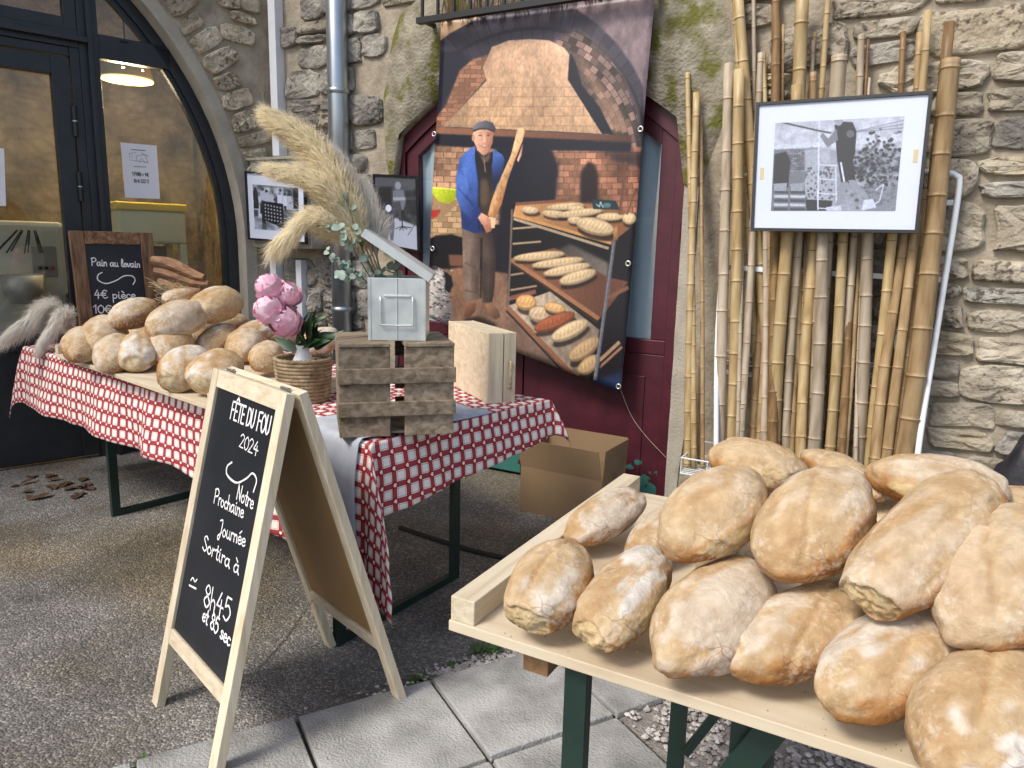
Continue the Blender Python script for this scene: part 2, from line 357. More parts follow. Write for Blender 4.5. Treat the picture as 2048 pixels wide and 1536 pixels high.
# left wall with the great arch ------------------------------------------------
AS, AZ, AR = -2.293, 1.33, 2.067
def L3(s, z, d=0): return cL+dL*s+nL*d+zv*z      # d: metres in front of the glazing plane
lw = MB(); FD = .15
def quadp(pts): lw.add(pts, [(0, 1, 2, 3)])
ang = [math.pi*k/48 for k in range(49)]
ap = [(AS+AR*math.cos(t), AZ+AR*math.sin(t)) for t in ang]; ap = [(AS+AR, 0)]+ap+[(AS-AR, 0)]
SR = tt+.02
for k in range(len(ap)-1):
    (s0, z0), (s1, z1) = ap[k], ap[k+1]
    quadp([L3(s0, z0, FD), L3(s1, z1, FD), L3(s1, z1, -.3), L3(s0, z0, -.3)])
    if 0 < k < len(ap)-2: quadp([L3(s0, z0, FD), L3(s0, zt, FD), L3(s1, zt, FD), L3(s1, z1, FD)])
quadp([L3(AS+AR, 0, FD), L3(SR, 0, FD), L3(SR, zt, FD), L3(AS+AR, zt, FD)]); quadp([L3(-7, 0, FD), L3(AS-AR, 0, FD), L3(AS-AR, zt, FD), L3(-7, zt, FD)])
lwo = lw.build('arch_wall', M_MORT, origin=tuple(corner)); tag(lwo, 'stone wall pierced by the big glazed arch', 'wall')
to_left = lambda u, z, d: tuple(L3(u, z, FD+d))
def ok_left(u, z, a, b):
    if u+a > SR-.03: return False
    for (x, y) in ((u-a, z-b), (u-a, z+b), (u+a, z-b), (u+a, z+b)):
        if (x-AS)**2+(y-AZ)**2 < (AR+.26)**2 and y > AZ: return False
        if y <= AZ and abs(x-AS) < AR+.045: return False
    return True
rv_ = random.Random(21); th_ = -.02
while th_ < 1.35:
    bb = rv_.uniform(.045, .075); th_ += bb/(AR+.16); aa = rv_.uniform(.07, .115); rr0 = AR+.075+aa; c_s, c_z = AS+rr0*math.cos(th_), AZ+rr0*math.sin(th_); ct, st_ = math.cos(th_), math.sin(th_)
    if c_s+aa < SR-.0: stone(lwo, (lambda u, z, d, c_s=c_s, c_z=c_z, ct=ct, st_=st_: tuple(L3(c_s+u*ct-z*st_, c_z+u*st_+z*ct, FD+d))), 0, 0, aa, bb-.008, rv_.uniform(.015, .035), M_STONEW, rv_)
    th_ += bb/(AR+.16)
n3 = lay(lwo, to_left, -2.2, SR, .6, 3.6, ok_left, lambda u, z, r: M_STONEW if r.random() < .75 else M_STONE, random.Random(5), hs=(.06, .12), ws=(.10, .22), gap=.014, cap=170, dep=(.015, .04))
rv = MB()   # plaster lining of the arch
for k in range(len(ap)-1):
    (s0, z0), (s1, z1) = ap[k], ap[k+1]; f = .988
    sc = lambda s, z, g: ((AS+(s-AS)*g), (AZ+(z-AZ)*g) if z > 0 else 0)
    a0, a1 = sc(s0, z0, .992), sc(s1, z1, .992); b0, b1 = sc(s0, z0, 1.03), sc(s1, z1, 1.03)
    rv.add([L3(*a0, -.03), L3(*a1, -.03), L3(*a1, FD+.012), L3(*a0, FD+.012), L3(*b0, FD+.006), L3(*b1, FD+.006)], [(0, 1, 2, 3), (3, 2, 5, 4)])
rv.build('arch_plaster', M_REND, lwo, smooth=False)
# ---------------------------------------------------------------- glazing
M_STEEL = mat('anthracite_steel', [(.012, .014, .018), (.02, .023, .028)], scale=10, rough=.38, bump=.05, bscale=200)
M_GLASS = glass('window_glass', (.86, .88, .86), 1.35)
gz = thing('arched_window', 'dark steel arched shopfront glazing with a hinged door', 'window', L3(-1.5, 0, 0))
fr = MB(); R0, R1 = AR-.012, AR-.085
for k in range(len(ap)-1):
    P4 = []
    for (s, z) in (ap[k], ap[k+1]):
        for rr, dd in ((R0, .03), (R0, -.05), (R1, -.05), (R1, .03)):
            g_ = rr/AR; P4.append(L3(AS+(s-AS)*g_, AZ+(z-AZ)*g_ if z > 0 else 0, dd))
    fr.add(P4, [(0, 1, 5, 4), (1, 2, 6, 5), (2, 3, 7, 6), (3, 0, 4, 7)])
    P4 = []
    for (s, z) in (ap[k], ap[k+1]):
        for rr, dd in ((R1+.01, .01), (R1+.01, -.03), (R1-.03, -.03), (R1-.03, .01)):
            g_ = rr/AR; P4.append(L3(AS+(s-AS)*g_, AZ+(z-AZ)*g_ if z > 0 else 0, dd))
    fr.add(P4, [(0, 1, 5, 4), (1, 2, 6, 5), (2, 3, 7, 6), (3, 0, 4, 7)])
fr.build('arch_frame', M_STEEL, gz)
def lbar(s0, s1, z0, z1, d0, d1, name, parent=gz, m=M_STEEL, bevel=.003):
    q = MB(); q.hexa([L3(s0, z0, d1), L3(s1, z0, d1), L3(s1, z0, d0), L3(s0, z0, d0), L3(s0, z1, d1), L3(s1, z1, d1), L3(s1, z1, d0), L3(s0, z1, d0)])
    return q.build(name, m, parent, bevel=bevel)
ztop = lambda s: AZ+math.sqrt(max(0, (AR-.05)**2-(s-AS)**2))
lbar(-1.125, -1.02, 0, ztop(-1.07), -.05, .035, 'mullion'); lbar(-1.085, -1.06, 0, ztop(-1.07), .035, .07, 'mullion_rib')
lbar(-1.02, AS+math.sqrt(AR**2-(2.47-AZ)**2)-.05, 2.405, 2.54, -.04, .03, 'transom')
for s_ in (-.88, -.64): lbar(s_-.022, s_+.022, 2.515, 2.527, .03, .036, 'vent_slot', m=mat('slot_black', (.004, .004, .004)))
lbar(-3.5, -1.125, 2.44, 2.535, -.05, .035, 'transom'); lbar(-3.5, -1.085, 2.47, 2.50, .035, .075, 'drip_rail')
lbar(-1.02, -.3, .0, .80, -.03, .02, 'lower_panel'); lbar(-3.5, -2.2, 0, .8, -.03, .02, 'lower_panel')
# upper left light
lbar(-1.19, -1.125, 2.535, ztop(-1.15), -.04, .025, 'stile'); lbar(-3.3, -1.19, 2.535, 2.60, -.04, .025, 'rail')
# door leaf with frame
lbar(-1.175, -1.125, 0, 2.44, -.04, .03, 'door_jamb'); lbar(-2.25, -1.175, 2.39, 2.44, -.04, .02, 'door_head')
dr = lbar(-1.275, -1.182, .02, 2.38, -.035, .032, 'door_stile'); lbar(-2.2, -2.1, .02, 2.38, -.035, .032, 'door_stile')
lbar(-2.1, -1.275, 2.28, 2.38, -.035, .03, 'door_rail'); lbar(-2.1, -1.275, .70, .80, -.035, .03, 'door_rail'); lbar(-2.1, -1.275, .02, .70, -.03, .015, 'door_panel')
M_BLK = mat('black_hinge', (.006, .006, .007), rough=.3)
for zc in (2.03, 1.66):
    q = MB(); q.tube([L3(-1.178, zc-.085, .045), L3(-1.178, zc+.085, .045)], .014, 12); hg = q.build('hinge', M_BLK, gz, smooth=False)
    q = MB(); q.tube([L3(-1.178, zc-.003, .045), L3(-1.178, zc+.003, .045)], .0148, 12); q.build('hinge_ring', mat('steel_ring', (.5, .5, .5), metal=1, rough=.3), hg)
def pane(poly, name='glass_pane', d=-.01):
    q = MB(); q.prism([L3(s, z, d) for s, z in poly], tuple(nL*-.006)); return q.build(name, M_GLASS, gz, recalc=True)
def arcpts(s_from, z_from, r=AR-.09, n=24):
    return [(AS+r*math.cos(t), AZ+r*math.sin(t)) for t in np.linspace(s_from, z_from, n)]
t_tr = math.asin((2.405-AZ)/(AR-.09)); pane([(-1.02, .8), (AS+AR-.09, .8)]+arcpts(0, t_tr)+[(-1.02, 2.405)])
t_a = math.asin((2.54-AZ)/(AR-.09)); t_b = math.acos((-1.02-AS)/(AR-.09)); pane([(-1.02, 2.54)]+arcpts(t_a, t_b, n=12))
pane([(-2.1, .8), (-1.275, .8), (-1.275, 2.28), (-2.1, 2.28)])
t_c = math.acos((-1.19-AS)/(AR-.09)); pane([(-1.19, 2.60)]+arcpts(t_c, math.pi*.5)+[(AS, 2.60)])
# ---------------------------------------------------------------- bakery interior behind the glass
def inner_stone():
    m = mat('inner_stone', [(.11, .075, .04), (.21, .155, .09), (.30, .23, .145)], scale=3.5, rough=.95, bump=1, bscale=12, detail=7, bdist=.04)
    n = m.node_tree.nodes; l = m.node_tree.links; b = n['Principled BSDF']; tc = n.new('ShaderNodeTexCoord'); mp = n.new('ShaderNodeMapping'); mp.inputs['Scale'].default_value = (5, 5, 11)
    l.new(tc.outputs['Object'], mp.inputs[0]); v = n.new('ShaderNodeTexVoronoi'); v.feature = 'DISTANCE_TO_EDGE'; v.inputs['Scale'].default_value = 1; l.new(mp.outputs[0], v.inputs['Vector'])
    r = n.new('ShaderNodeValToRGB'); r.color_ramp.elements[0].color = (.8, .76, .7, 1); r.color_ramp.elements[1].position = .2; l.new(v.outputs['Distance'], r.inputs[0])
    old = b.inputs['Base Color'].links[0].from_socket; mx = n.new('ShaderNodeMix'); mx.data_type = 'RGBA'; mx.blend_type = 'MULTIPLY'; mx.inputs[0].default_value = 1
    l.new(old, mx.inputs[6]); l.new(r.outputs[0], mx.inputs[7]); l.new(mx.outputs[2], b.inputs['Base Color']); return m
M_INNER = inner_stone()
BK = -2.3
def inwall(pts, name):
    q = MB(); q.add(pts, [(0, 1, 2, 3)]); struct(q.build(name, M_INNER, origin=tuple(pts[0])))
inwall([L3(-6, 0, BK), L3(.6, 0, BK), L3(.6, 3.6, BK), L3(-6, 3.6, BK)], 'wall_back')
inwall([L3(.05, 0, -.16), L3(.05, 3.6, -.16), L3(.3, 3.6, BK), L3(.3, 0, BK)], 'wall_right')
inwall([L3(-6, 0, -.3), L3(-6, 0, BK), L3(-6, 3.6, BK), L3(-6, 3.6, -.3)], 'wall_left')
inwall([L3(-6, 3.6, -.3), L3(-6, 3.6, BK), L3(.6, 3.6, BK), L3(.6, 3.6, -.3)], 'ceiling')
q = MB(); q.add([L3(-6, .01, -.05), L3(.6, .01, -.05), L3(.6, .01, BK), L3(-6, .01, BK)], [(0, 1, 2, 3)]); struct(q.build('floor', mat('inner_floor', [(.1, .08, .06), (.15, .12, .09)])))
def inpl(x, y, D): return onpl(x, y, cL-nL*D, nL)
# lamp
lc = inpl(254, 148, .9); lp = thing('pendant_lamp', 'lit glass pendant lamp glowing behind the arched window', 'lamp', lc)
q = MB(); q.lathe(lc, [(.165, -.045), (.17, -.035), (.15, .06), (.12, .09), (.03, .10)], 28)
ms_ = glass('lamp_glass', (.95, .8, .5), .8); q.build('shade', mat('lamp_shade', [(.8, .6, .3), (.9, .72, .4)], rough=.4), lp, smooth=True)
q = MB(); q.tube([lc+zv*.1, lc+zv*1.2], .006, 6); q.build('cable', M_BLK, lp)
for sx in (-.05, .05):
    q = MB(); q.lathe(lc+dL*sx+nL*.12+zv*.0, [(.001, -.035), (.026, -.02), (.032, .01), (.02, .04), (.001, .045)], 12); q.build('bulb', emit('bulb_glow', (1, .85, .5), 25), lp, smooth=True)
q = MB(); q.lathe(lc, [(.168, -.047), (.172, -.042), (.172, -.036), (.168, -.033)], 28); q.build('rim', emit('lamp_rim', (1, .72, .3), 1.6), lp, smooth=True)
ll = bpy.data.lights.new('lamp_light', 'POINT'); ll.energy = 60; ll.color = (1, .78, .48); ll.shadow_soft_size = .12
lo_ = bpy.data.objects.new('lamp_light', ll); COL.objects.link(lo_); lo_.location = tuple(lc-zv*.16)
# mint cabinet with a yellow top
M_MINT = mat('mint_enamel', [(.62, .70, .58), (.70, .77, .66)], scale=4, rough=.3); M_YEL = mat('yellow_enamel', [(.75, .55, .02), (.8, .62, .05)], rough=.35)
a0 = inpl(228, 405, .75); sA = (a0-cL)@dL; a1 = inpl(372, 405, .75); sB = (a1-cL)@dL; zT = a0[2]
cb = thing('dough_divider', 'mint green bakery machine with a bright yellow top', 'machine', L3((sA+sB)/2, .01, -.95))
lbar(sA, sB, zT-.045, zT+.01, -1.15, -.72, 'yellow_top', cb, M_YEL, .01); lbar(sA+.02, sB-.01, zT-.28, zT-.045, -1.13, -.74, 'cabinet', cb, M_MINT, .02)
for s_ in (sA+.03, sB-.06): lbar(s_, s_+.05, .01, zT-.28, -.80, -.75, 'leg', cb, M_MINT)
for s_ in (sA+.03, sB-.06): lbar(s_, s_+.05, .01, zT-.28, -1.12, -1.07, 'leg', cb, M_MINT)
lbar(sA+.1, sB-.08, .3, zT-.3, -1.1, -1.0, 'inner_panel', cb, mat('machine_grey', (.25, .27, .27), rough=.4))
# mixer at the left
mx0 = inpl(0, 440, .6); mx1 = inpl(128, 440, .6); s0_, s1_ = (mx0-cL)@dL-.15, (mx1-cL)@dL; zm = mx0[2]
mi = thing('dough_mixer', 'cream enamel dough mixer seen through the glazed door', 'machine', L3((s0_+s1_)/2, .01, -.8)); M_CR = mat('cream_enamel', [(.62, .60, .50), (.70, .68, .58)], scale=3, rough=.35)
lbar(s0_, s1_, .45, zm, -1.1, -.62, 'body', mi, M_CR, .03); lbar(s0_+.1, s1_-.1, .01, .45, -1.0, -.7, 'base', mi, M_CR, .02)
lbar(s1_-.2, s1_-.06, zm-.36, zm-.16, -.62, -.612, 'control_panel', mi, mat('panel_grey', (.3, .3, .29), rough=.4))
for k in range(3):
    q = MB(); q.lathe(L3(s1_-.16+k*.035, zm-.3, -.605), [(.001, 0.01), (.01, .01), (.01, -.01)], 10); q.build('button', mat('red_button', (.4, .04, .03)) if k == 2 else M_BLK, mi)
q = MB(); q.lathe(L3(s0_+.22, zm-.52, -.5), [(.07, 0), (.11, .07), (.12, .18), (.115, .18), (.10, .07), (.06, .01)], 20); q.build('bowl', mat('inox', (.45, .44, .42), metal=.3, rough=.5), mi, smooth=True)
q = MB(); [q.tube([L3(s0_+.22+.13*math.cos(t), zm-.2, -.5+.13*math.sin(t)), L3(s0_+.27+.05*math.cos(t), zm-.06, -.5+.05*math.sin(t))], .005, 5) for t in np.linspace(0, 6, 9)]; q.build('whisk_guard', M_BLK, mi)
for k, (px, py) in enumerate(((30, 432), (62, 440), (92, 445))):
    pass
wt = thing('work_table', 'dark work table standing inside the bakery', 'table', L3(s1_+.12, .01, -.75)); lbar(s1_-.02, s1_+.32, zm-.5, zm-.47, -1.0, -.55, 'tabletop', wt, mat('dark_top', (.03, .03, .035), rough=.3))
for s_ in (s1_, s1_+.27):
    for d_ in (-.97, -.6): lbar(s_, s_+.03, .01, zm-.5, d_, d_+.03, 'leg', wt, M_BLK)
# sheets taped on the glass
M_PAPER = mat('white_paper', [(.80, .80, .82), (.86, .86, .88)], scale=2, rough=.6); M_INK = mat('grey_ink', (.03, .03, .04), rough=.7)
def sheet(px, label, name='price_notice'):
    c4 = [onpl(x, y, cL+nL*.004, nL) for x, y in px]
    t = thing(name, label, 'notice', c4[3]); q = MB(); q.prism(c4, tuple(nL*.002)); q.build('paper', M_PAPER, t, recalc=True); return t, c4
PN, pc = sheet([(241, 285), (313, 291), (320, 398), (250, 395)], 'white price sheet with a small drawing taped inside the glazing')
sheet([(-12, 295), (8, 297), (12, 412), (-8, 412)], 'white sheet on the glazed door cut by the picture edge', 'paper_notice')
# ---------------------------------------------------------------- arched double door
M_RED = mat('burgundy_paint', [(.055, .006, .014), (.085, .010, .022)], scale=12, rough=.45, bump=.08, bscale=90)
def peel_mat():
    m = mat('peeling_paint', [(.05, .006, .013), (.08, .010, .02)], scale=12, rough=.5, bump=.1, bscale=90)
    n = m.node_tree.nodes; l = m.node_tree.links; b = n['Principled BSDF']; old = b.inputs['Base Color'].links[0].from_socket
    tc = n.new('ShaderNodeTexCoord'); a = n.new('ShaderNodeTexNoise'); a.inputs['Scale'].default_value = 16; a.inputs['Detail'].default_value = 6; l.new(tc.outputs['Object'], a.inputs['Vector'])
    sp = n.new('ShaderNodeSeparateXYZ'); l.new(tc.outputs['Object'], sp.inputs[0])
    mr = n.new('ShaderNodeMapRange'); mr.inputs[1].default_value = .02; mr.inputs[2].default_value = .32; mr.inputs[3].default_value = .30; mr.inputs[4].default_value = -.25; l.new(sp.outputs['Z'], mr.inputs[0])
    ad = n.new('ShaderNodeMath'); ad.operation = 'ADD'; l.new(a.outputs[0], ad.inputs[0]); l.new(mr.outputs[0], ad.inputs[1])
    r = n.new('ShaderNodeValToRGB'); r.color_ramp.elements[0].position = .60; r.color_ramp.elements[1].position = .615; l.new(ad.outputs[0], r.inputs[0])
    mx = n.new('ShaderNodeMix'); mx.data_type = 'RGBA'; l.new(r.outputs[0], mx.inputs[0]); l.new(old, mx.inputs[6]); mx.inputs[7].default_value = (.035, .16, .14, 1)
    l.new(mx.outputs[2], b.inputs['Base Color']); return m
M_PEEL = peel_mat()
DR = thing('arched_door', 'burgundy arched double door with peeling turquoise paint at its foot', 'door', (-2.03, YD, 0))
q = MB(); xs = np.linspace(DX0, DX1, 25); fw = .06
def archin(x, inset): 
    x0 = -2.03+(x+2.03)*(1+inset/.9); return door_arch(max(DX0, min(DX1, x0)))-inset
prev = None; pts_o = [(DX0, 0)]+[(x, door_arch(x)) for x in xs]+[(DX1, 0)]; pts_i = [(DX0+fw, 0)]+[(-2.03+(x+2.03)*(1-fw/.915), door_arch(x)-fw) for x in xs]+[(DX1-fw, 0)]
for k in range(len(pts_o)-1):
    a, b, c_, d_ = pts_o[k], pts_o[k+1], pts_i[k+1], pts_i[k]
    q.hexa([(a[0], YD-.03, a[1]), (b[0], YD-.03, b[1]), (c_[0], YD-.03, c_[1]), (d_[0], YD-.03, d_[1]), (a[0], YD+.05, a[1]), (b[0], YD+.05, b[1]), (c_[0], YD+.05, c_[1]), (d_[0], YD+.05, d_[1])])
q.build('door_frame', M_RED, DR, recalc=True)
ain = lambda x: door_arch(-2.03+(x+2.03)/(1-fw/.915))-fw
M_DGLASS = glass('door_glass', (.88, .92, .94), 2.2)
M_CURT = mat('blue_curtain', [(.70, .78, .84), (.82, .87, .90)], scale=6, rough=.8, stretch=(6, 1, .3))
for side in (0, 1):
    x0, x1 = (DX0+fw+.004, -2.034) if side == 0 else (-2.026, DX1-fw-.004)
    sw = .085; y0, y1 = YD-.012, YD+.03
    lf = MB(); lf.abox(x0, x1, y0, y1, .02, .82); lf_o = lf.build('lower_panel', M_PEEL, DR, bevel=.004)
    m2 = MB(); m2.abox(x0+.1, x1-.1, y0-.008, y0, .14, .70); m2.build('raised_panel', M_PEEL, lf_o, bevel=.004)
    rl = MB(); rl.abox(x0, x1, y0-.004, y1+.004, .822, .90); rl.build('lock_rail', M_RED, DR, bevel=.004)
    for (a, b) in ((x0, x0+sw), (x1-sw, x1)):
        s_ = MB(); s_.hexa([(a, y0, .902), (b, y0, .902), (b, y1, .902), (a, y1, .902), (a, y0, ain(a)-.003), (b, y0, ain(b)-.003), (b, y1, ain(b)-.003), (a, y1, ain(a)-.003)]); s_.build('stile', M_RED, DR, bevel=.003)
    xi = np.linspace(x0+sw, x1-sw, 13); t_ = MB()
    for k in range(12):
        a, b = xi[k], xi[k+1]; t_.hexa([(a, y0, ain(a)-.085), (b, y0, ain(b)-.085), (b, y1, ain(b)-.085), (a, y1, ain(a)-.085), (a, y0, ain(a)-.003), (b, y0, ain(b)-.003), (b, y1, ain(b)-.003), (a, y1, ain(a)-.003)])
    t_.build('top_rail', M_RED, DR)
    g_ = MB(); g_.prism([(x0+sw, YD, .90), (x1-sw, YD, .90)]+[(x, YD, ain(x)-.085) for x in xi[::-1]], (0, .005, 0)); g_.build('door_glass', M_DGLASS, DR, recalc=True)
    cu = MB(); cu.grid(lambda u, v: (x0+sw+u*(x1-x0-2*sw), YD+.032+.012*math.sin(u*34+math.sin(v*3))*(.5+.5*v), .9+v*(ain(x0+sw+u*(x1-x0-2*sw))-.9-.06)), 60, 8); cu.build('curtain', M_CURT, DR, smooth=True)
q = MB(); q.tube([(DX1-.006, YD-.035, 1.42), (DX1-.006, YD-.035, 1.52)], .012, 8); q.build('hinge', M_RED, DR)
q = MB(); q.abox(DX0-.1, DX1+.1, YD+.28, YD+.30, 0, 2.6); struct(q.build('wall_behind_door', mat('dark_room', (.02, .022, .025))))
# ---------------------------------------------------------------- pipes and box on the wall
M_ZINC = mat('zinc', [(.36, .40, .44), (.50, .54, .58)], scale=9, rough=.33, metal=.85, stretch=(3, 3, .6)); M_PVC = mat('white_pvc', [(.72, .74, .78), (.80, .82, .86)], rough=.4)
pb = aty(684, 640, YW-.08); ptop = aty(673, 0, YW-.08); px_, pr = (pb[0]+ptop[0])/2, .064
dp = thing('downpipe', 'round zinc rainwater downpipe fixed to the stone wall', 'pipe', (px_, YW-.08, 0))
q = MB(); q.tube([(px_, YW-.08, 0), (px_, YW-.08, 4.6)], pr, 28); q.build('pipe', M_ZINC, dp, smooth=True)
for py in (183, 617):
    zc = aty(675, py, YW-.08)[2]
    q = MB(); q.lathe((px_, YW-.08, zc), [(pr, -.02), (pr+.006, -.012), (pr+.010, 0), (pr+.006, .012), (pr, .016)], 28); q.build('collar', M_ZINC, dp, smooth=True)
    q = MB(); q.abox(px_-.01, px_+.01, YW-.02, YW+.01, zc-.012, zc+.012); q.build('bracket', M_ZINC, dp)
def conduit(pt, pbm, wpx, label, yy=YW-.055, z0=None):
    a, b = aty(*pt, yy), aty(*pbm, yy); x = (a[0]+b[0])/2; w = wpx; q = MB(); q.abox(x-w/2, x+w/2, yy-.02, YW+.0, b[2], a[2])
    return tag(q.build('cable_trunking', M_PVC, origin=(x, yy, b[2]), bevel=.004), label, 'conduit')
conduit((540, -420), (549, 313), .062, 'white plastic trunking running up the corner above the cabinet')
conduit((549, 505), (556, 720), .058, 'white plastic trunking below the cabinet next to the arch plaster'); conduit((599, 520), (607, 720), .05, 'short white plastic trunking below the cabinet beside the downpipe')
b0, b1 = aty(500, 322, YW-.2), aty(624, 498, YW-.2); bz0, bz1 = b1[2], aty(500, 322, YW-.2)[2]
EB = thing('meter_cabinet', 'weathered beige meter cabinet mounted on the wall behind a framed photo', 'cabinet', ((b0[0]+b1[0])/2, YW, bz0))
M_CAB = mat('cabinet_beige', [(.26, .25, .20), (.38, .36, .29)], scale=8, rough=.7, detail=8)
q = MB(); q.abox(b0[0], b1[0], YW-.2, YW+.0, bz0, bz1); q.build('body', M_CAB, EB, bevel=.004)
q = MB(); q.abox(b0[0]-.012, b1[0]+.012, YW-.215, YW, bz1, bz1+.018); q.build('lid_rim', M_CAB, EB, bevel=.003)
q = MB(); q.abox(b0[0]+.02, b1[0]-.02, YW-.208, YW-.2, bz0+.03, bz1-.03); q.build('door', M_CAB, EB, bevel=.003)
# balcony rail at the top
M_IRON = mat('black_iron', (.012, .012, .014), rough=.5)
ra, rb = aty(836, 44, 3.62), aty(1130, -14, 3.62); bal = thing('balcony_rail', 'black iron balcony rail above the hanging banner', 'railing', ra)
q = MB(); q.abox(ra[0], rb[0]+.5, 3.60, 3.64, ra[2]-.012, ra[2]+.018); q.build('bottom_rail', M_IRON, bal)
for x in np.arange(ra[0]+.03, rb[0]+.5, .105):
    q = MB(); q.abox(x-.007, x+.007, 3.613, 3.627, ra[2]+.018, ra[2]+.9); q.build('baluster', M_IRON, bal)
q = MB(); q.abox(ra[0], rb[0]+.5, 3.60, 3.64, ra[2]+.9, ra[2]+.93); q.build('top_rail', M_IRON, bal)
for x in (ra[0]+.02, rb[0]+.45): q = MB(); q.abox(x-.012, x+.012, 3.61, YW+.01, ra[2]+.0, ra[2]+.02); q.build('bracket', M_IRON, bal)
M_TWIG = mat('dry_twig', [(.10, .06, .03), (.24, .15, .08)], rough=.9)
tw = MB(); rt = random.Random(4)
for k in range(60):
    x = rt.uniform(ra[0]+.1, rb[0]+.3); tw.tube([(x, 3.69, ra[2]+.0), (x+rt.uniform(-.15, .15), 3.69+rt.uniform(-.03, .03), ra[2]+.5)], .004, 4)
tag(tw.build('twig_bundle', M_TWIG, origin=(ra[0]+.5, 3.69, ra[2])), 'bundle of dry brown twigs behind the balcony rail', 'twigs')
# ================================================================== LONG TABLE WITH CHECKED CLOTH
TZ = .775
TN = atz(740, 890, TZ)                                   # near right corner of the top
ta = np.array([-math.cos(math.radians(10)), math.sin(math.radians(10)), 0]); tb = np.array([math.sin(math.radians(10)), math.cos(math.radians(10)), 0])
TL, TWD = 2.86, .93
T3 = lambda a, b, z=0: TN+ta*a+tb*b+np.array([0, 0, z])
M_GREEN = mat('dark_green_steel', [(.006, .022, .016), (.012, .035, .026)], rough=.4)
M_PLY = mat('pale_plywood', [(.50, .40, .27), (.62, .52, .37), (.68, .59, .45)], scale=4, rough=.6, stretch=(1, 6, 6), detail=8)
M_TTOP = mat('table_board', [(.30, .20, .10), (.40, .28, .15)], scale=5, stretch=(1, 8, 8), rough=.5)
tabl = thing('trestle_table', 'long folding trestle table under the red checked cloth', 'table', T3(TL/2, TWD/2, -TZ))
q = MB(); q.box(T3(TL/2, TWD/2, -.014), ta*TL/2, tb*TWD/2, (0, 0, .013)); q.build('tabletop', M_TTOP, tabl)
def legframe(f1, f2, name='leg_frame'):
    f1, f2 = np.array(f1), np.array(f2); dd = (f2-f1)/np.linalg.norm(f2-f1); up = np.array([0, 0, TZ-.03])
    for f in (f1, f2): q = MB(); q.bar(f+zv*.0, f+up, .04, .025, dd); q.build('leg', M_GREEN, tabl)
    q = MB(); q.bar(f1+dd*.02+zv*.015, f2-dd*.02+zv*.015, .03, .025, (0, 0, 1)); q.build('foot_bar', M_GREEN, tabl)
    q = MB(); q.bar(f1+dd*.02+zv*(TZ-.06), f2-dd*.02+zv*(TZ-.06), .03, .02, (0, 0, 1)); q.build('cross_bar', M_GREEN, tabl)
legframe(atz(680, 1287), atz(908, 1157)); lf = atz(190, 1042)+tb*.10; legframe(lf, lf+tb*.60)
# --- the cloth
def gingham():
    m = bpy.data.materials.new('red_check_cloth'); m.use_nodes = True; n = m.node_tree.nodes; l = m.node_tree.links; b = n['Principled BSDF']; b.inputs['Roughness'].default_value = .85; b.inputs['Specular IOR Level'].default_value = .2
    uv = n.new('ShaderNodeUVMap'); sp = n.new('ShaderNodeSeparateXYZ'); l.new(uv.outputs[0], sp.inputs[0])
    def M(op, a, bb=None, c=None):
        k = n.new('ShaderNodeMath'); k.operation = op
        for i, x in enumerate((a, bb, c)):
            if x is None: continue
            if isinstance(x, (int, float)): k.inputs[i].default_value = x
            else: l.new(x, k.inputs[i])
        return k.outputs[0]
    per = .053; cs = []; ms = []
    for ax in ('X', 'Y'):
        t = M('SUBTRACT', M('FRACT', M('DIVIDE', sp.outputs[ax], per)), .5)        # -.5..+.5, band centred at 0
        at = M('ABSOLUTE', t); band = M('LESS_THAN', at, .175); l1 = M('MULTIPLY', M('GREATER_THAN', at, .235), M('LESS_THAN', at, .262)); ms.append(M('MAXIMUM', M('MULTIPLY', band, .94), M('MULTIPLY', l1, .8))); cs.append(t)
    tot = M('SUBTRACT', 1, M('MULTIPLY', M('SUBTRACT', 1, ms[0]), M('SUBTRACT', 1, ms[1])))
    hx = M('MULTIPLY', cs[0], 9.5); hy = M('ADD', M('MULTIPLY', cs[1], 9.5), -.1)
    r2 = M('SUBTRACT', M('ADD', M('MULTIPLY', hx, hx), M('MULTIPLY', hy, hy)), 1)
    heart = M('LESS_THAN', M('SUBTRACT', M('POWER', r2, 3), M('MULTIPLY', M('MULTIPLY', hx, hx), M('POWER', hy, 3))), 0)
    # hearts on every other crossing
    par = M('FLOORED_MODULO', M('ADD', M('FLOOR', M('DIVIDE', sp.outputs['X'], per)), M('FLOOR', M('DIVIDE', sp.outputs['Y'], per))), 2)
    fac = M('MULTIPLY', tot, M('SUBTRACT', 1, heart))
    wv = n.new('ShaderNodeTexNoise'); wv.inputs['Scale'].default_value = 900; l.new(uv.outputs[0], wv.inputs['Vector'])
    mx = n.new('ShaderNodeMix'); mx.data_type = 'RGBA'; l.new(fac, mx.inputs[0]); mx.inputs[6].default_value = (.82, .79, .74, 1); mx.inputs[7].default_value = (.32, .004, .018, 1)
    l.new(mx.outputs[2], b.inputs['Base Color'])
    bp = n.new('ShaderNodeBump'); bp.inputs['Strength'].default_value = .12; bp.inputs['Distance'].default_value = .002; l.new(wv.outputs[0], bp.inputs['Height']); l.new(bp.outputs[0], b.inputs['Normal'])
    return m
M_CHECK = gingham()
def near_drop(a): return .47-.16*min(1, max(0, a/1.2)) + .0*a
def right_drop(b): return .24-.10*min(1, b/TWD)
LDROP = .31
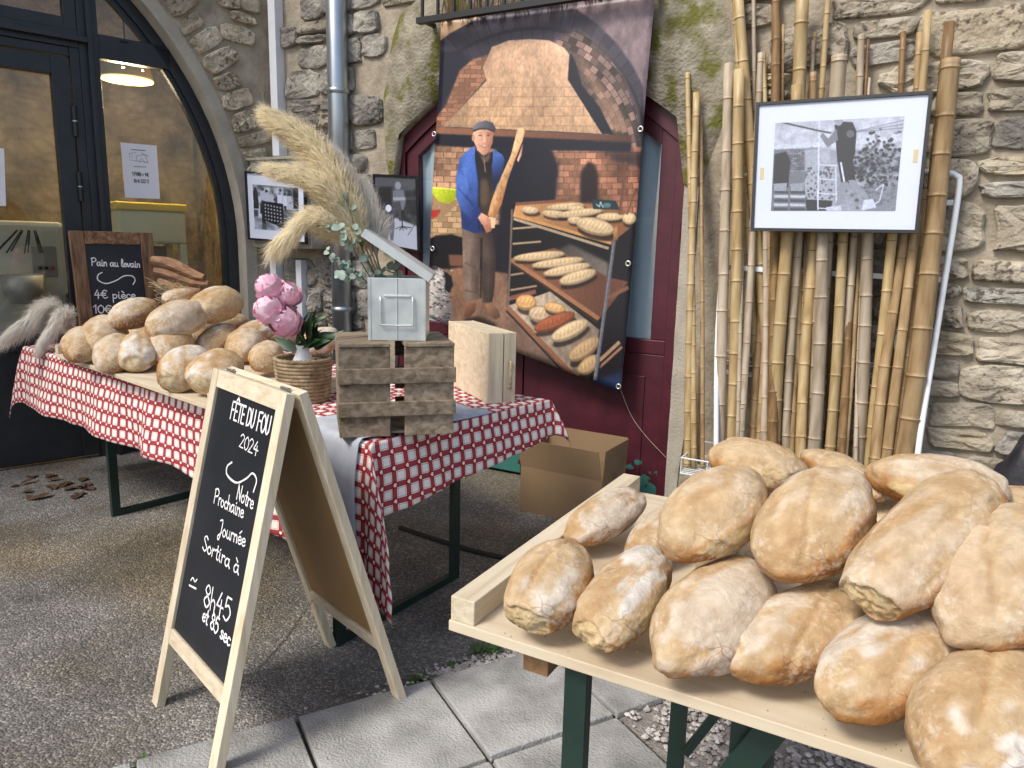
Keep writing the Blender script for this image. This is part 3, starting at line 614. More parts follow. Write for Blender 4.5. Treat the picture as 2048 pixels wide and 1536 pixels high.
def drape(a, b, lift=0.0):
    """cloth coordinates (a along, b across; negative or past the top = overhang) -> world"""
    da = -a if a < 0 else (a-TL if a > TL else 0); db = -b if b < 0 else (b-TWD if b > TWD else 0)
    ac, bc = min(max(a, 0), TL), min(max(b, 0), TWD); R_ = .015
    if da == 0 and db == 0: return T3(a, b, .004+lift)
    oa = -ta if a < 0 else ta; ob = -tb if b < 0 else tb
    if da == 0 or db == 0:
        d = da or db; o = oa if da else ob; s = (bc if da else ac)
        wav = .5+.5*math.sin(s*11+.8*math.sin(s*4.3)); wav2 = .5+.5*math.sin(s*23+1.7)
        k = min(1, d/.12); edge = 1.0
        if db: edge = min(1, ac/.22, (TL-ac)/.22)
        else: edge = min(1, bc/.2)
        out = R_*k+lift*1.0+d*(.02+edge*(.11*wav+.04*wav2)*min(1, d/.25))
        dz = math.sqrt(max(1e-6, d*d-(out-R_*k-lift)**2*.6))
        return T3(ac, bc, 0)+o*out+np.array([0, 0, .004+lift*(1-k)-max(0, dz-.004*0)])
    r = math.hypot(da, db); ph = math.atan2(db, da)    # corner: hangs as one cone-shaped fold
    base = .04*r; bul = (.34*math.sin(2*ph))*r
    o = oa*math.cos(ph)+ob*math.sin(ph)
    diag = (oa*.95+ob*.2) if b < 0 else (oa+ob)/math.sqrt(2)
    out = o*(R_*min(1, r/.12)+base+lift)+diag*bul
    dz = math.sqrt(max(1e-6, r*r-(np.linalg.norm(out)-R_)**2*.7))
    return T3(ac, bc, .004)+out-np.array([0, 0, dz])
cl = MB()
na, nb = 190, 90
def cloth_ab(u, v):
    a0, a1 = -right_drop(.2), TL+LDROP
    b = -1+v*2.0   # map v so the overhang band gets its share
    fa = np.interp(u, [0, .1, .9, 1], [-1, 0, 1, 2]); fb = np.interp(v, [0, .36, .86, 1], [-1, 0, 1, 2])
    aa = fa*TL if 0 <= fa <= 1 else (fa*right_drop(max(0, min(1, fb))*TWD) if fa < 0 else TL+(fa-1)*LDROP)
    bb = fb*TWD if 0 <= fb <= 1 else (fb*near_drop(min(max(aa, 0), TL)) if fb < 0 else TWD+(fb-1)*.15)
    return aa, bb
def crease(p, a, b): return p+np.array([0, 0, .004*mnoise.noise(Vector((a*7, b*9, 1)))+.002*mnoise.noise(Vector((a*19, b*23, 4)))])+(-tb*.010*mnoise.noise(Vector((a*9, b*5, 8))) if b < -.03 else 0)+(-ta*.010*mnoise.noise(Vector((a*5, b*9, 9))) if a < -.03 else 0)
cl.grid(lambda u, v: crease(drape(*cloth_ab(u, v)), *cloth_ab(u, v)), na, nb, lambda u, v: (cloth_ab(u, v)[0]+.013, cloth_ab(u, v)[1]))
co = cl.build('tablecloth', M_CHECK, origin=tuple(T3(TL/2, TWD/2, 0)), smooth=True, recalc=True); sd = co.modifiers.new('s', 'SOLIDIFY'); sd.thickness = .0015; sd.offset = -1
tag(co, 'red and white checked tablecloth with small hearts draped over the long table', 'tablecloth')
# linen runner
M_LINEN = mat('grey_blue_linen', [(.40, .44, .52), (.54, .58, .64)], scale=14, rough=.9, bump=.5, bscale=50, stretch=(1, 1, .4))
rn = MB(); ra0, ra1 = .02, .36
rn.grid(lambda u, v: (lambda a, b: drape(a, b, .007+.003*math.sin(a*60+b*9)))(ra0+u*(ra1-ra0)+.02*math.sin(v*5), -.43+v*1.0), 30, 60)
ro = rn.build('table_runner', M_LINEN, origin=tuple(T3(.2, 0, 0)), smooth=True); sd = ro.modifiers.new('s', 'SOLIDIFY'); sd.thickness = .002
tag(ro, 'crumpled grey blue linen runner hanging over the table edge', 'runner')
# ---------------------------------------------------------------- wood helper materials
def wood(name, cols, axis, rough=.65, bump=.25, sc=5, rnd=.12):
    st = {'x': (.6, 9, 9), 'y': (9, .6, 9), 'z': (9, 9, .6)}[axis]
    return mat(name, cols, scale=sc, rough=rough, bump=bump, bscale=9, stretch=st, detail=9, rnd=rnd, dist=.6)
GREYW = [(.10, .075, .05), (.22, .17, .115), (.33, .27, .195)]
M_CRX = wood('weathered_wood_x', GREYW, 'x', rough=.85, rnd=.25); M_CRY = wood('weathered_wood_y', GREYW, 'y', rough=.85, rnd=.2)
PALEW = [(.58, .47, .31), (.68, .58, .42), (.75, .66, .50)]
M_PINEX = wood('pine_x', PALEW, 'x'); M_PINEY = wood('pine_y', PALEW, 'y'); M_PINEZ = wood('pine_z', PALEW, 'z')
# ---------------------------------------------------------------- tray of the left pile
TRZ = TZ+.008
tr_l, tr_r = atz(110, 714, TRZ), atz(425, 824, TRZ); tx = (tr_r-tr_l); TRL = np.linalg.norm(tx); tx /= TRL; ty = np.array([-tx[1], tx[0], 0])
tray = thing('bread_board', 'long pale plywood bread board on the checked cloth', 'board', (tr_l+tr_r)/2)
q = MB(); q.box((tr_l+tr_r)/2+ty*.30+zv*.010, tx*TRL/2, ty*.30, zv*.009); q.build('board', M_PLY, tray, bevel=.002)
for s_ in (0, 1):
    p = (tr_l+tx*.022) if s_ == 0 else (tr_r-tx*.022); q = MB(); q.box(p+ty*.30+zv*.040, tx*.02, ty*.297, zv*.02); q.build('end_batten', M_PINEY, tray, bevel=.002)
# ---------------------------------------------------------------- near table on the right
NZ = .78
nb_l, nb_f = atz(897, 1240, NZ), atz(1245, 977, NZ)
BX0 = nb_l[0]; BY0, BY1 = nb_l[1], nb_f[1]; BX1 = 1.05
nbd = thing('bread_board', 'wide pale plywood board carrying the big loaves on green trestle legs', 'board', ((BX0+BX1)/2, (BY0+BY1)/2, NZ-.02))
q = MB(); q.abox(BX0, BX1, BY0, BY1, NZ-.018, NZ); q.build('board', M_PLY, nbd, bevel=.0015)
q = MB(); q.abox(BX0+.002, BX0+.047, BY0+.003, BY1-.003, NZ, NZ+.042); q.build('end_batten', M_PINEY, nbd, bevel=.002)
q = MB(); q.abox(BX1-.047, BX1-.002, BY0+.003, BY1-.003, NZ, NZ+.042); q.build('end_batten', M_PINEY, nbd, bevel=.002)
nt_ = thing('trestle_table', 'dark green folding table legs under the plywood bread board', 'table', ((BX0+BX1)/2, (BY0+BY1)/2, 0))
l1 = atz(1148, 1375, NZ-.07)
bm_x = l1[0]-.07
for xx in (bm_x, bm_x+1.1):
    q = MB(); q.abox(xx-.02, xx+.025, BY0+.035, BY1-.05, NZ-.018-.05, NZ-.0185); q.build('beam', wood('beam_wood', [(.20, .10, .04), (.34, .19, .09)], 'y'), nt_, bevel=.002)
y1 = BY0+.03
for xx in (bm_x+.075, bm_x+1.1):
    for yy in (BY0+.04, BY1-.12):
        q = MB(); q.abox(xx-.018, xx+.018, yy-.012, yy+.012, 0.0, NZ-.019); q.build('leg', M_GREEN, nt_)
    q = MB(); q.abox(xx-.012, xx+.012, BY0+.055, BY1-.135, .03, .06); q.build('foot_bar', M_GREEN, nt_)
    q = MB(); q.bar((xx+.03, BY0+.07, .22), (xx+.30, BY0+.07, NZ-.02), .04, .012, (1, 0, 0)); q.build('brace', M_GREEN, nt_)
    q = MB(); q.bar((xx+.03, BY1-.15, .22), (xx+.30, BY1-.15, NZ-.02), .02, .02, (1, 0, 0)); q.build('brace', M_GREEN, nt_)
q = MB(); q.abox(bm_x+.30, bm_x+.36, BY0+.08, BY0+.11, .0, NZ-.019); q.build('leg', M_GREEN, nt_)
cb_ = MB(); rc = random.Random(6)
for k in range(260):
    x, y = rc.uniform(BX0+.06, BX1-.3), BY0+abs(rc.gauss(0, .12))+.004; r = rc.uniform(.0006, .0022); cb_.add([(x+r*math.cos(t), y+r*math.sin(t), NZ+.0004) for t in (0, 2.1, 4.2)]+[(x, y, NZ+r*1.3)], [(0, 1, 3), (1, 2, 3), (2, 0, 3)])
cbo = cb_.build('crumbs', mat('crumb_brown', [(.20, .10, .04), (.6, .5, .36)], scale=200), nbd); cbo['kind'] = 'stuff'
# ---------------------------------------------------------------- loaves
import bmesh
def ico(sub):
    bm = bmesh.new(); bmesh.ops.create_icosphere(bm, subdivisions=sub, radius=1); v = np.array([x.co[:] for x in bm.verts]); f = [tuple(w.index for w in p.verts) for p in bm.faces]; bm.free(); return v, f
ICO = {3: ico(3), 4: ico(4), 5: ico(5), 6: ico(6)}
def bread_mat():
    m = bpy.data.materials.new('bread_crust'); m.use_nodes = True; n = m.node_tree.nodes; l = m.node_tree.links; b = n['Principled BSDF']; b.inputs['Roughness'].default_value = .72; b.inputs['Specular IOR Level'].default_value = .25
    at = n.new('ShaderNodeAttribute'); at.attribute_name = 'col'; tc = n.new('ShaderNodeTexCoord')
    a = n.new('ShaderNodeTexNoise'); a.inputs['Scale'].default_value = 34; a.inputs['Detail'].default_value = 8; a.inputs['Roughness'].default_value = .65; l.new(tc.outputs['Object'], a.inputs['Vector'])
    r = n.new('ShaderNodeValToRGB'); r.color_ramp.elements[0].position = .3; r.color_ramp.elements[0].color = (.74, .68, .60, 1); r.color_ramp.elements[1].position = .66; r.color_ramp.elements[1].color = (1.10, 1.10, 1.10, 1); l.new(a.outputs[0], r.inputs[0])
    mx = n.new('ShaderNodeMix'); mx.data_type = 'RGBA'; mx.blend_type = 'MULTIPLY'; mx.inputs[0].default_value = 1; l.new(at.outputs['Color'], mx.inputs[6]); l.new(r.outputs[0], mx.inputs[7])
    # dusting of flour
    f = n.new('ShaderNodeTexNoise'); f.inputs['Scale'].default_value = 120; f.inputs['Detail'].default_value = 3; l.new(tc.outputs['Object'], f.inputs['Vector'])
    f2 = n.new('ShaderNodeTexNoise'); f2.inputs['Scale'].default_value = 11; f2.inputs['Detail'].default_value = 4; l.new(tc.outputs['Object'], f2.inputs['Vector'])
    mm = n.new('ShaderNodeMath'); mm.operation = 'MULTIPLY'; l.new(f.outputs[0], mm.inputs[0]); l.new(f2.outputs[0], mm.inputs[1])
    fr_ = n.new('ShaderNodeValToRGB'); fr_.color_ramp.elements[0].position = .26; fr_.color_ramp.elements[1].position = .42; fr_.color_ramp.elements[1].color = (.5, .5, .5, 1); l.new(mm.outputs[0], fr_.inputs[0])
    m2 = n.new('ShaderNodeMix'); m2.data_type = 'RGBA'; l.new(fr_.outputs[0], m2.inputs[0]); l.new(mx.outputs[2], m2.inputs[6]); m2.inputs[7].default_value = (.74, .66, .55, 1)
    # fine crust cracks
    dm = n.new('ShaderNodeMix'); dm.data_type = 'VECTOR'; dm.inputs[0].default_value = .12; l.new(tc.outputs['Object'], dm.inputs[4]); l.new(f2.outputs['Color'], dm.inputs[5])
    vo = n.new('ShaderNodeTexVoronoi'); vo.feature = 'DISTANCE_TO_EDGE'; vo.inputs['Scale'].default_value = 13; l.new(dm.outputs[1], vo.inputs['Vector'])
    cr = n.new('ShaderNodeValToRGB'); cr.color_ramp.elements[0].color = (1, 1, 1, 1); cr.color_ramp.elements[1].color = (0, 0, 0, 1); cr.color_ramp.elements[1].position = .022; l.new(vo.outputs['Distance'], cr.inputs[0])
    f3 = n.new('ShaderNodeTexNoise'); f3.inputs['Scale'].default_value = 7; l.new(tc.outputs['Object'], f3.inputs['Vector']); fr3 = n.new('ShaderNodeValToRGB'); fr3.color_ramp.elements[0].position = .5; fr3.color_ramp.elements[1].position = .64; l.new(f3.outputs[0], fr3.inputs[0])
    cm = n.new('ShaderNodeMath'); cm.operation = 'MULTIPLY'; l.new(cr.outputs[0], cm.inputs[0]); l.new(fr3.outputs[0], cm.inputs[1]); cm2 = n.new('ShaderNodeMath'); cm2.operation = 'MULTIPLY'; cm2.inputs[1].default_value = .55; l.new(cm.outputs[0], cm2.inputs[0])
    m3 = n.new('ShaderNodeMix'); m3.data_type = 'RGBA'; l.new(cm2.outputs[0], m3.inputs[0]); l.new(m2.outputs[2], m3.inputs[6]); m3.inputs[7].default_value = (.16, .08, .03, 1)
    l.new(m3.outputs[2], b.inputs['Base Color'])
    bp = n.new('ShaderNodeBump'); bp.inputs['Strength'].default_value = .8; bp.inputs['Distance'].default_value = .008; l.new(a.outputs[0], bp.inputs['Height']); l.new(bp.outputs[0], b.inputs['Normal'])
    return m
M_BREAD = bread_mat()
def loaf(p1, p2, wid, hgt, up, seed, sub, label, group, flour=.3, torn=(0, 0), slash=1, square=0):
    """p1,p2: ends of the long axis (world), wid/hgt: full width and height, up: crust-side direction"""
    p1, p2, up = map(lambda x: np.array(x, float), (p1, p2, up)); ax = p2-p1; Ln = np.linalg.norm(ax); ax /= Ln; up = up-ax*np.dot(up, ax); up /= np.linalg.norm(up); sd_ = np.cross(up, ax); ce = (p1+p2)/2
    V, Fc = ICO[sub]; rs = random.Random(seed); q = MB(); cols = np.ones((len(V), 4), np.float32); vs = np.zeros((len(V), 3))
    sl_k, sl_o, sl_c = rs.choice((-1, 1))*rs.uniform(.1, .8), rs.uniform(-.35, .35), rs.uniform(-1, 1); slash = slash*rs.choice((0, .5, 1, 1)); s1 = seed*3.77
    fang = rs.uniform(0, 6.28); foff = rs.uniform(-.1, .5); taper = rs.uniform(.10, .24)*(1-.7*square); bakeside = -1 if sub == 5 else rs.choice((-1, 1)); bst = (rs.uniform(-.3, .3), rs.uniform(.15, .4), rs.uniform(.35, .6), rs.random() < .5)
    for i, (x, y, z) in enumerate(V):
        big = mnoise.noise(Vector((x*1.2+s1, y*1.2, z*1.2))); med = mnoise.noise(Vector((x*3.1-s1, y*3.1+4, z*3.1))); fine = mnoise.noise(Vector((x*9+s1, y*9, z*9)))
        e = .93-.15*square; X = math.copysign(abs(x)**e, x); Y = math.copysign(abs(y)**.95, y)*(1-taper*x*x); Z = z if z > 0 else math.copysign(abs(z)**.8, z)*.78
        k = 1+.075*big+.045*med+.014*fine+.007*mnoise.noise(Vector((x*21, y*21+s1, z*21)))
        d = y-(sl_o+sl_k*x+.12*math.sin(x*2.5+sl_c)); on = max(0, min(1, (.78-abs(x))/.2))*max(0, min(1, (z-.15)/.3))*slash
        dj = d+.05*med+.02*fine; gro = math.exp(-(dj/.04)**2); lip = math.exp(-max(0, dj-.03)/.16) if dj > .0 else 0
        k += on*(-.075*gro+.05*lip)
        t1 = max(0, min(1, ((-x)-.80+.10*med)/.06)) if torn[0] else 0; t2 = max(0, min(1, (x-.80+.10*med)/.06)) if torn[1] else 0; tn = max(t1, t2)
        if tn: X *= 1-.10*tn; k += tn*.03*fine
        vs[i] = ce+(ax*X*Ln/2+sd_*Y*wid/2+up*Z*hgt/2)*k
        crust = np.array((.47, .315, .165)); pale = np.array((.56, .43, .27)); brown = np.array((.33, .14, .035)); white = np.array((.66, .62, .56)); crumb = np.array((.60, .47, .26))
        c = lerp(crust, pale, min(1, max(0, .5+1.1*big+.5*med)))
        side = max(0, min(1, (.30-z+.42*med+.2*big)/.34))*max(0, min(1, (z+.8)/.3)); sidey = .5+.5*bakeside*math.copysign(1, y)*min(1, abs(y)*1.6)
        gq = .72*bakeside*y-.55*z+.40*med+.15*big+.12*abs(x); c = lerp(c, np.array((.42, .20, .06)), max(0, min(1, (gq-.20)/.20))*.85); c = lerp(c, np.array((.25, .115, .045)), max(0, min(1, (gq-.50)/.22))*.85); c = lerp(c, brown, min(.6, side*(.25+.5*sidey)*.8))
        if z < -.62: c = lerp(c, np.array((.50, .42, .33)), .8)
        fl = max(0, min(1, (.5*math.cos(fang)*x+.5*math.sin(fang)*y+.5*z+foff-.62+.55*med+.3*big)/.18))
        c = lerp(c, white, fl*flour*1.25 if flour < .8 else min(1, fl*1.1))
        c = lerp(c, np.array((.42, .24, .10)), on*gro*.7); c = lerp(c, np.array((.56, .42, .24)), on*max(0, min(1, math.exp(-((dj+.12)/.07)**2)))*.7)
        bx = (x-bst[0])/bst[2]; bz = (z-bst[1])/.34; bu = max(0, min(1, (1-(bx*bx+bz*bz)+.9*med)/.25)) if y*bakeside > .25 and bst[3] else 0
        c = lerp(c, np.array((.58, .44, .22))*(1+.35*fine), bu*.85); vs[i] += (ax*0+sd_*bakeside*wid*.5)*(.03*math.exp(-((1-(bx*bx+bz*bz)+.9*med)/.3)**2) if y*bakeside > .2 and bst[3] else 0)
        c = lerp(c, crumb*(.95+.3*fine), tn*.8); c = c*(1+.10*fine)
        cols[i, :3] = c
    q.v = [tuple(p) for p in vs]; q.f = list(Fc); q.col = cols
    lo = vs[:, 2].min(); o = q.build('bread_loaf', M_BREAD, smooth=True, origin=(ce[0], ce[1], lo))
    return tag(o, label, 'bread', group)
def hz(px, py, z): return atz(px, py, z)
def rloaf(c, ang, lpx, wpx, zc, label, seed, hfac=.72, tilt=0, **kw):
    """loaf on the near table: pixel centre, pixel angle of the long axis, pixel length/width, height of the centre"""
    a = math.radians(ang); P_ = atz(c[0], c[1], zc)
    if P_[1] > BY1-.12: P_ = aty(c[0], c[1], BY1-.12)
    dist = np.linalg.norm(P_-CAM); mpp = dist/F
    vd = (P_-CAM)/dist; rx = RM @ np.array([1, 0, 0]); ry = RM @ np.array([0, -1, 0])
    di = rx*math.cos(a)+ry*math.sin(a)             # image-plane direction of the axis
    # put the axis into a plane tilted back from the view so the loaf lies on the pile
    nrm = np.array([0, 0, 1.])*math.cos(tilt)-np.array([vd[0], vd[1], 0])/math.hypot(vd[0], vd[1])*math.sin(tilt)
    ax = di-vd*np.dot(di, nrm)/np.dot(vd, nrm); s = np.linalg.norm(ax-vd*np.dot(ax, vd)); ax = ax/s
    half = lpx*mpp/2*.95; w = wpx*mpp*.91; ln = np.linalg.norm(ax)
    if ln > 1.25: ax = ax/ln*1.25
    return loaf(P_-ax*half, P_+ax*half, w, w*hfac, nrm, seed, kw.pop('sub', 5), label, 'big loaves on the near board', **kw)
G_ = NZ
RL = [
 ((1100, 1168), 58, 212, 172, G_+.075, 'rounded floury loaf lying beside the wooden end batten', dict(torn=(1, 0), flour=.5, tilt=.3)),
 ((1250, 1192), 52, 250, 148, G_+.075, 'narrow white floured loaf with a torn square end', dict(torn=(1, 0), flour=.9, tilt=.3, square=1)),
 ((1430, 1228), 47, 275, 200, G_+.085, 'golden loaf with a wide yellow burst along one side', dict(torn=(0, 1), flour=.35, tilt=.35)),
 ((1598, 1262), 28, 285, 175, G_+.08, 'flattened tan loaf with a browned rim in the front row', dict(flour=.35, tilt=.35)),
 ((1800, 1318), 33, 300, 195, G_+.085, 'cracked loaf with white flour spots in the front row', dict(flour=.6, tilt=.3)),
 ((1985, 1425), 40, 270, 225, G_+.085, 'loaf with a big white flour square at the front corner', dict(flour=1.0, tilt=.3)),
 ((1212, 1032), 33, 190, 112, G_+.065, 'long loaf with dark orange side behind the rounded one', dict(flour=.45, tilt=.2)),
 ((1330, 1062), 40, 210, 105, G_+.06, 'half hidden loaf low between its neighbours behind the white floured one', dict(flour=.3, tilt=.2)),
 ((1428, 1024), 40, 235, 180, G_+.20, 'smooth golden loaf on the second layer with a shallow crease', dict(flour=.15, tilt=.55)),
 ((1512, 930), -12, 185, 135, G_+.19, 'pale loaf at the back in front of the bamboo canes', dict(flour=.5, tilt=.3)),
 ((1627, 1048), 47, 245, 200, G_+.21, 'round tan loaf with a short slash on the second layer', dict(flour=.2, tilt=.55)),
 ((1683, 950), -30, 165, 95, G_+.17, 'loaf showing only an orange crust ridge at the back', dict(flour=.1, tilt=.2)),
 ((1850, 1085), 46, 330, 175, G_+.22, 'very long loaf with a torn stringy yellow end on top of the pile', dict(torn=(1, 0), flour=.2, tilt=.5, square=1)),
 ((1872, 965), -8, 235, 130, G_+.20, 'wide loaf with a long reddish split at the back', dict(flour=.3, tilt=.35)),
 ((2010, 1155), 60, 270, 215, G_+.20, 'large dull tan loaf at the right of the second layer', dict(flour=.15, tilt=.5)),
 ((2030, 1010), 0, 150, 85, G_+.17, 'loaf with rough orange crust behind the large dull one', dict(flour=.05, tilt=.2)),
 ((1480, 1110), 30, 200, 120, G_+.065, 'shadowed loaf under the second layer near its left end', dict(flour=.1, tilt=.1)),
 ((1700, 1130), 30, 200, 120, G_+.065, 'shadowed loaf under the middle of the second layer', dict(flour=.1, tilt=.1)),
 ((1880, 1190), 30, 200, 130, G_+.065, 'shadowed loaf under the right part of the second layer', dict(flour=.1, tilt=.1)),
 ((1540, 1010), 20, 190, 110, G_+.06, 'shadowed loaf supporting the pale one at the back', dict(flour=.1, tilt=.1)),
 ((1850, 1030), 10, 220, 120, G_+.065, 'shadowed loaf supporting the wide split one', dict(flour=.1, tilt=.1)),
]
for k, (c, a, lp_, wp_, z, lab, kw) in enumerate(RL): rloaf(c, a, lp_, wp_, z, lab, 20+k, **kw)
LLV = [  # left pile: centre px, angle, length, width, height of centre above cloth
 ((166, 690), 75, 84, 72, .085, 'dark tan loaf at the far left of the long board', {}), ((208, 672), 70, 100, 82, .12, 'plump tan loaf leaning against the far left one', {}),
 ((232, 708), 60, 96, 78, .075, 'pinkish brown loaf on the long board edge', {}), ((278, 704), 70, 106, 74, .085, 'loaf with a white flour band and brown stripe', dict(flour=1.0, torn=(1, 0))),
 ((340, 692), 60, 100, 84, .10, 'smooth tan loaf between the two white floured ones', {}), ((370, 737), 50, 122, 92, .085, 'orange loaf with a square white flour patch', dict(flour=.95, torn=(1, 0))),
 ((430, 746), 45, 112, 100, .085, 'greyish floury loaf on the board beside the easel sign', dict(flour=.7, torn=(1, 0))),
 ((270, 628), 20, 92, 68, .22, 'speckled tan loaf leaning below the chalkboard', dict(flour=.4)), ((355, 640), 25, 122, 84, .21, 'broad loaf with an orange stripe on the second layer', dict(flour=.4)),
 ((430, 612), 25, 108, 84, .26, 'big round topped loaf at the top of the left pile', dict(flour=.4)), ((358, 594), 10, 60, 40, .30, 'small pale loaf peeping out behind the pile', dict(flour=.6)),
 ((432, 682), 40, 110, 66, .10, 'white floured loaf low in the middle of the left pile', dict(flour=.8)), ((492, 690), 60, 86, 78, .09, 'tan loaf standing beside the rope basket', {}),
 ((533, 714), 60, 80, 68, .085, 'grey tan loaf touching the rope basket', {}), ((515, 662), 15, 90, 50, .14, 'white dusted loaf behind the peonies', dict(flour=.8)),
 ((585, 668), 20, 90, 56, .10, 'tan loaf hidden behind the peony leaves', {}), ((640, 684), 30, 86, 66, .09, 'pale loaf between the basket and the wooden crate', dict(flour=.6)),
 ((300, 670), 30, 90, 70, .075, 'shadowed loaf carrying the upper left ones', {}), ((400, 668), 30, 100, 70, .075, 'shadowed loaf carrying the broad striped one', {}), ((445, 655), 20, 100, 60, .13, 'shadowed loaf below the topmost one', {}),
]
for k, (c, a, lp_, wp_, z, lab, kw) in enumerate(LLV):
    z = TZ+.02+z; P_ = atz(c[0], c[1], z)
    # keep the pile on the table: depth from the board, not from the height guess alone
    mpp = np.linalg.norm(P_-CAM)/F; an = math.radians(a); rx = RM @ np.array([1, 0, 0]); ry = RM @ np.array([0, -1, 0]); vd = (P_-CAM)/np.linalg.norm(P_-CAM)
    nrm = np.array([-.35*vd[0], -.35*vd[1], 1.]); nrm /= np.linalg.norm(nrm); di = rx*math.cos(an)+ry*math.sin(an); ax = di-vd*np.dot(di, nrm)/np.dot(vd, nrm); s = np.linalg.norm(ax-vd*np.dot(ax, vd)); ax /= s
    if np.linalg.norm(ax) > 1.2: ax = ax/np.linalg.norm(ax)*1.2
    loaf(P_-ax*lp_*mpp/2*.95, P_+ax*lp_*mpp/2*.95, wp_*mpp*.95, wp_*mpp*.76, nrm, 70+k, 4, lab, 'loaves piled on the long board', **{**dict(flour=.3), **kw})
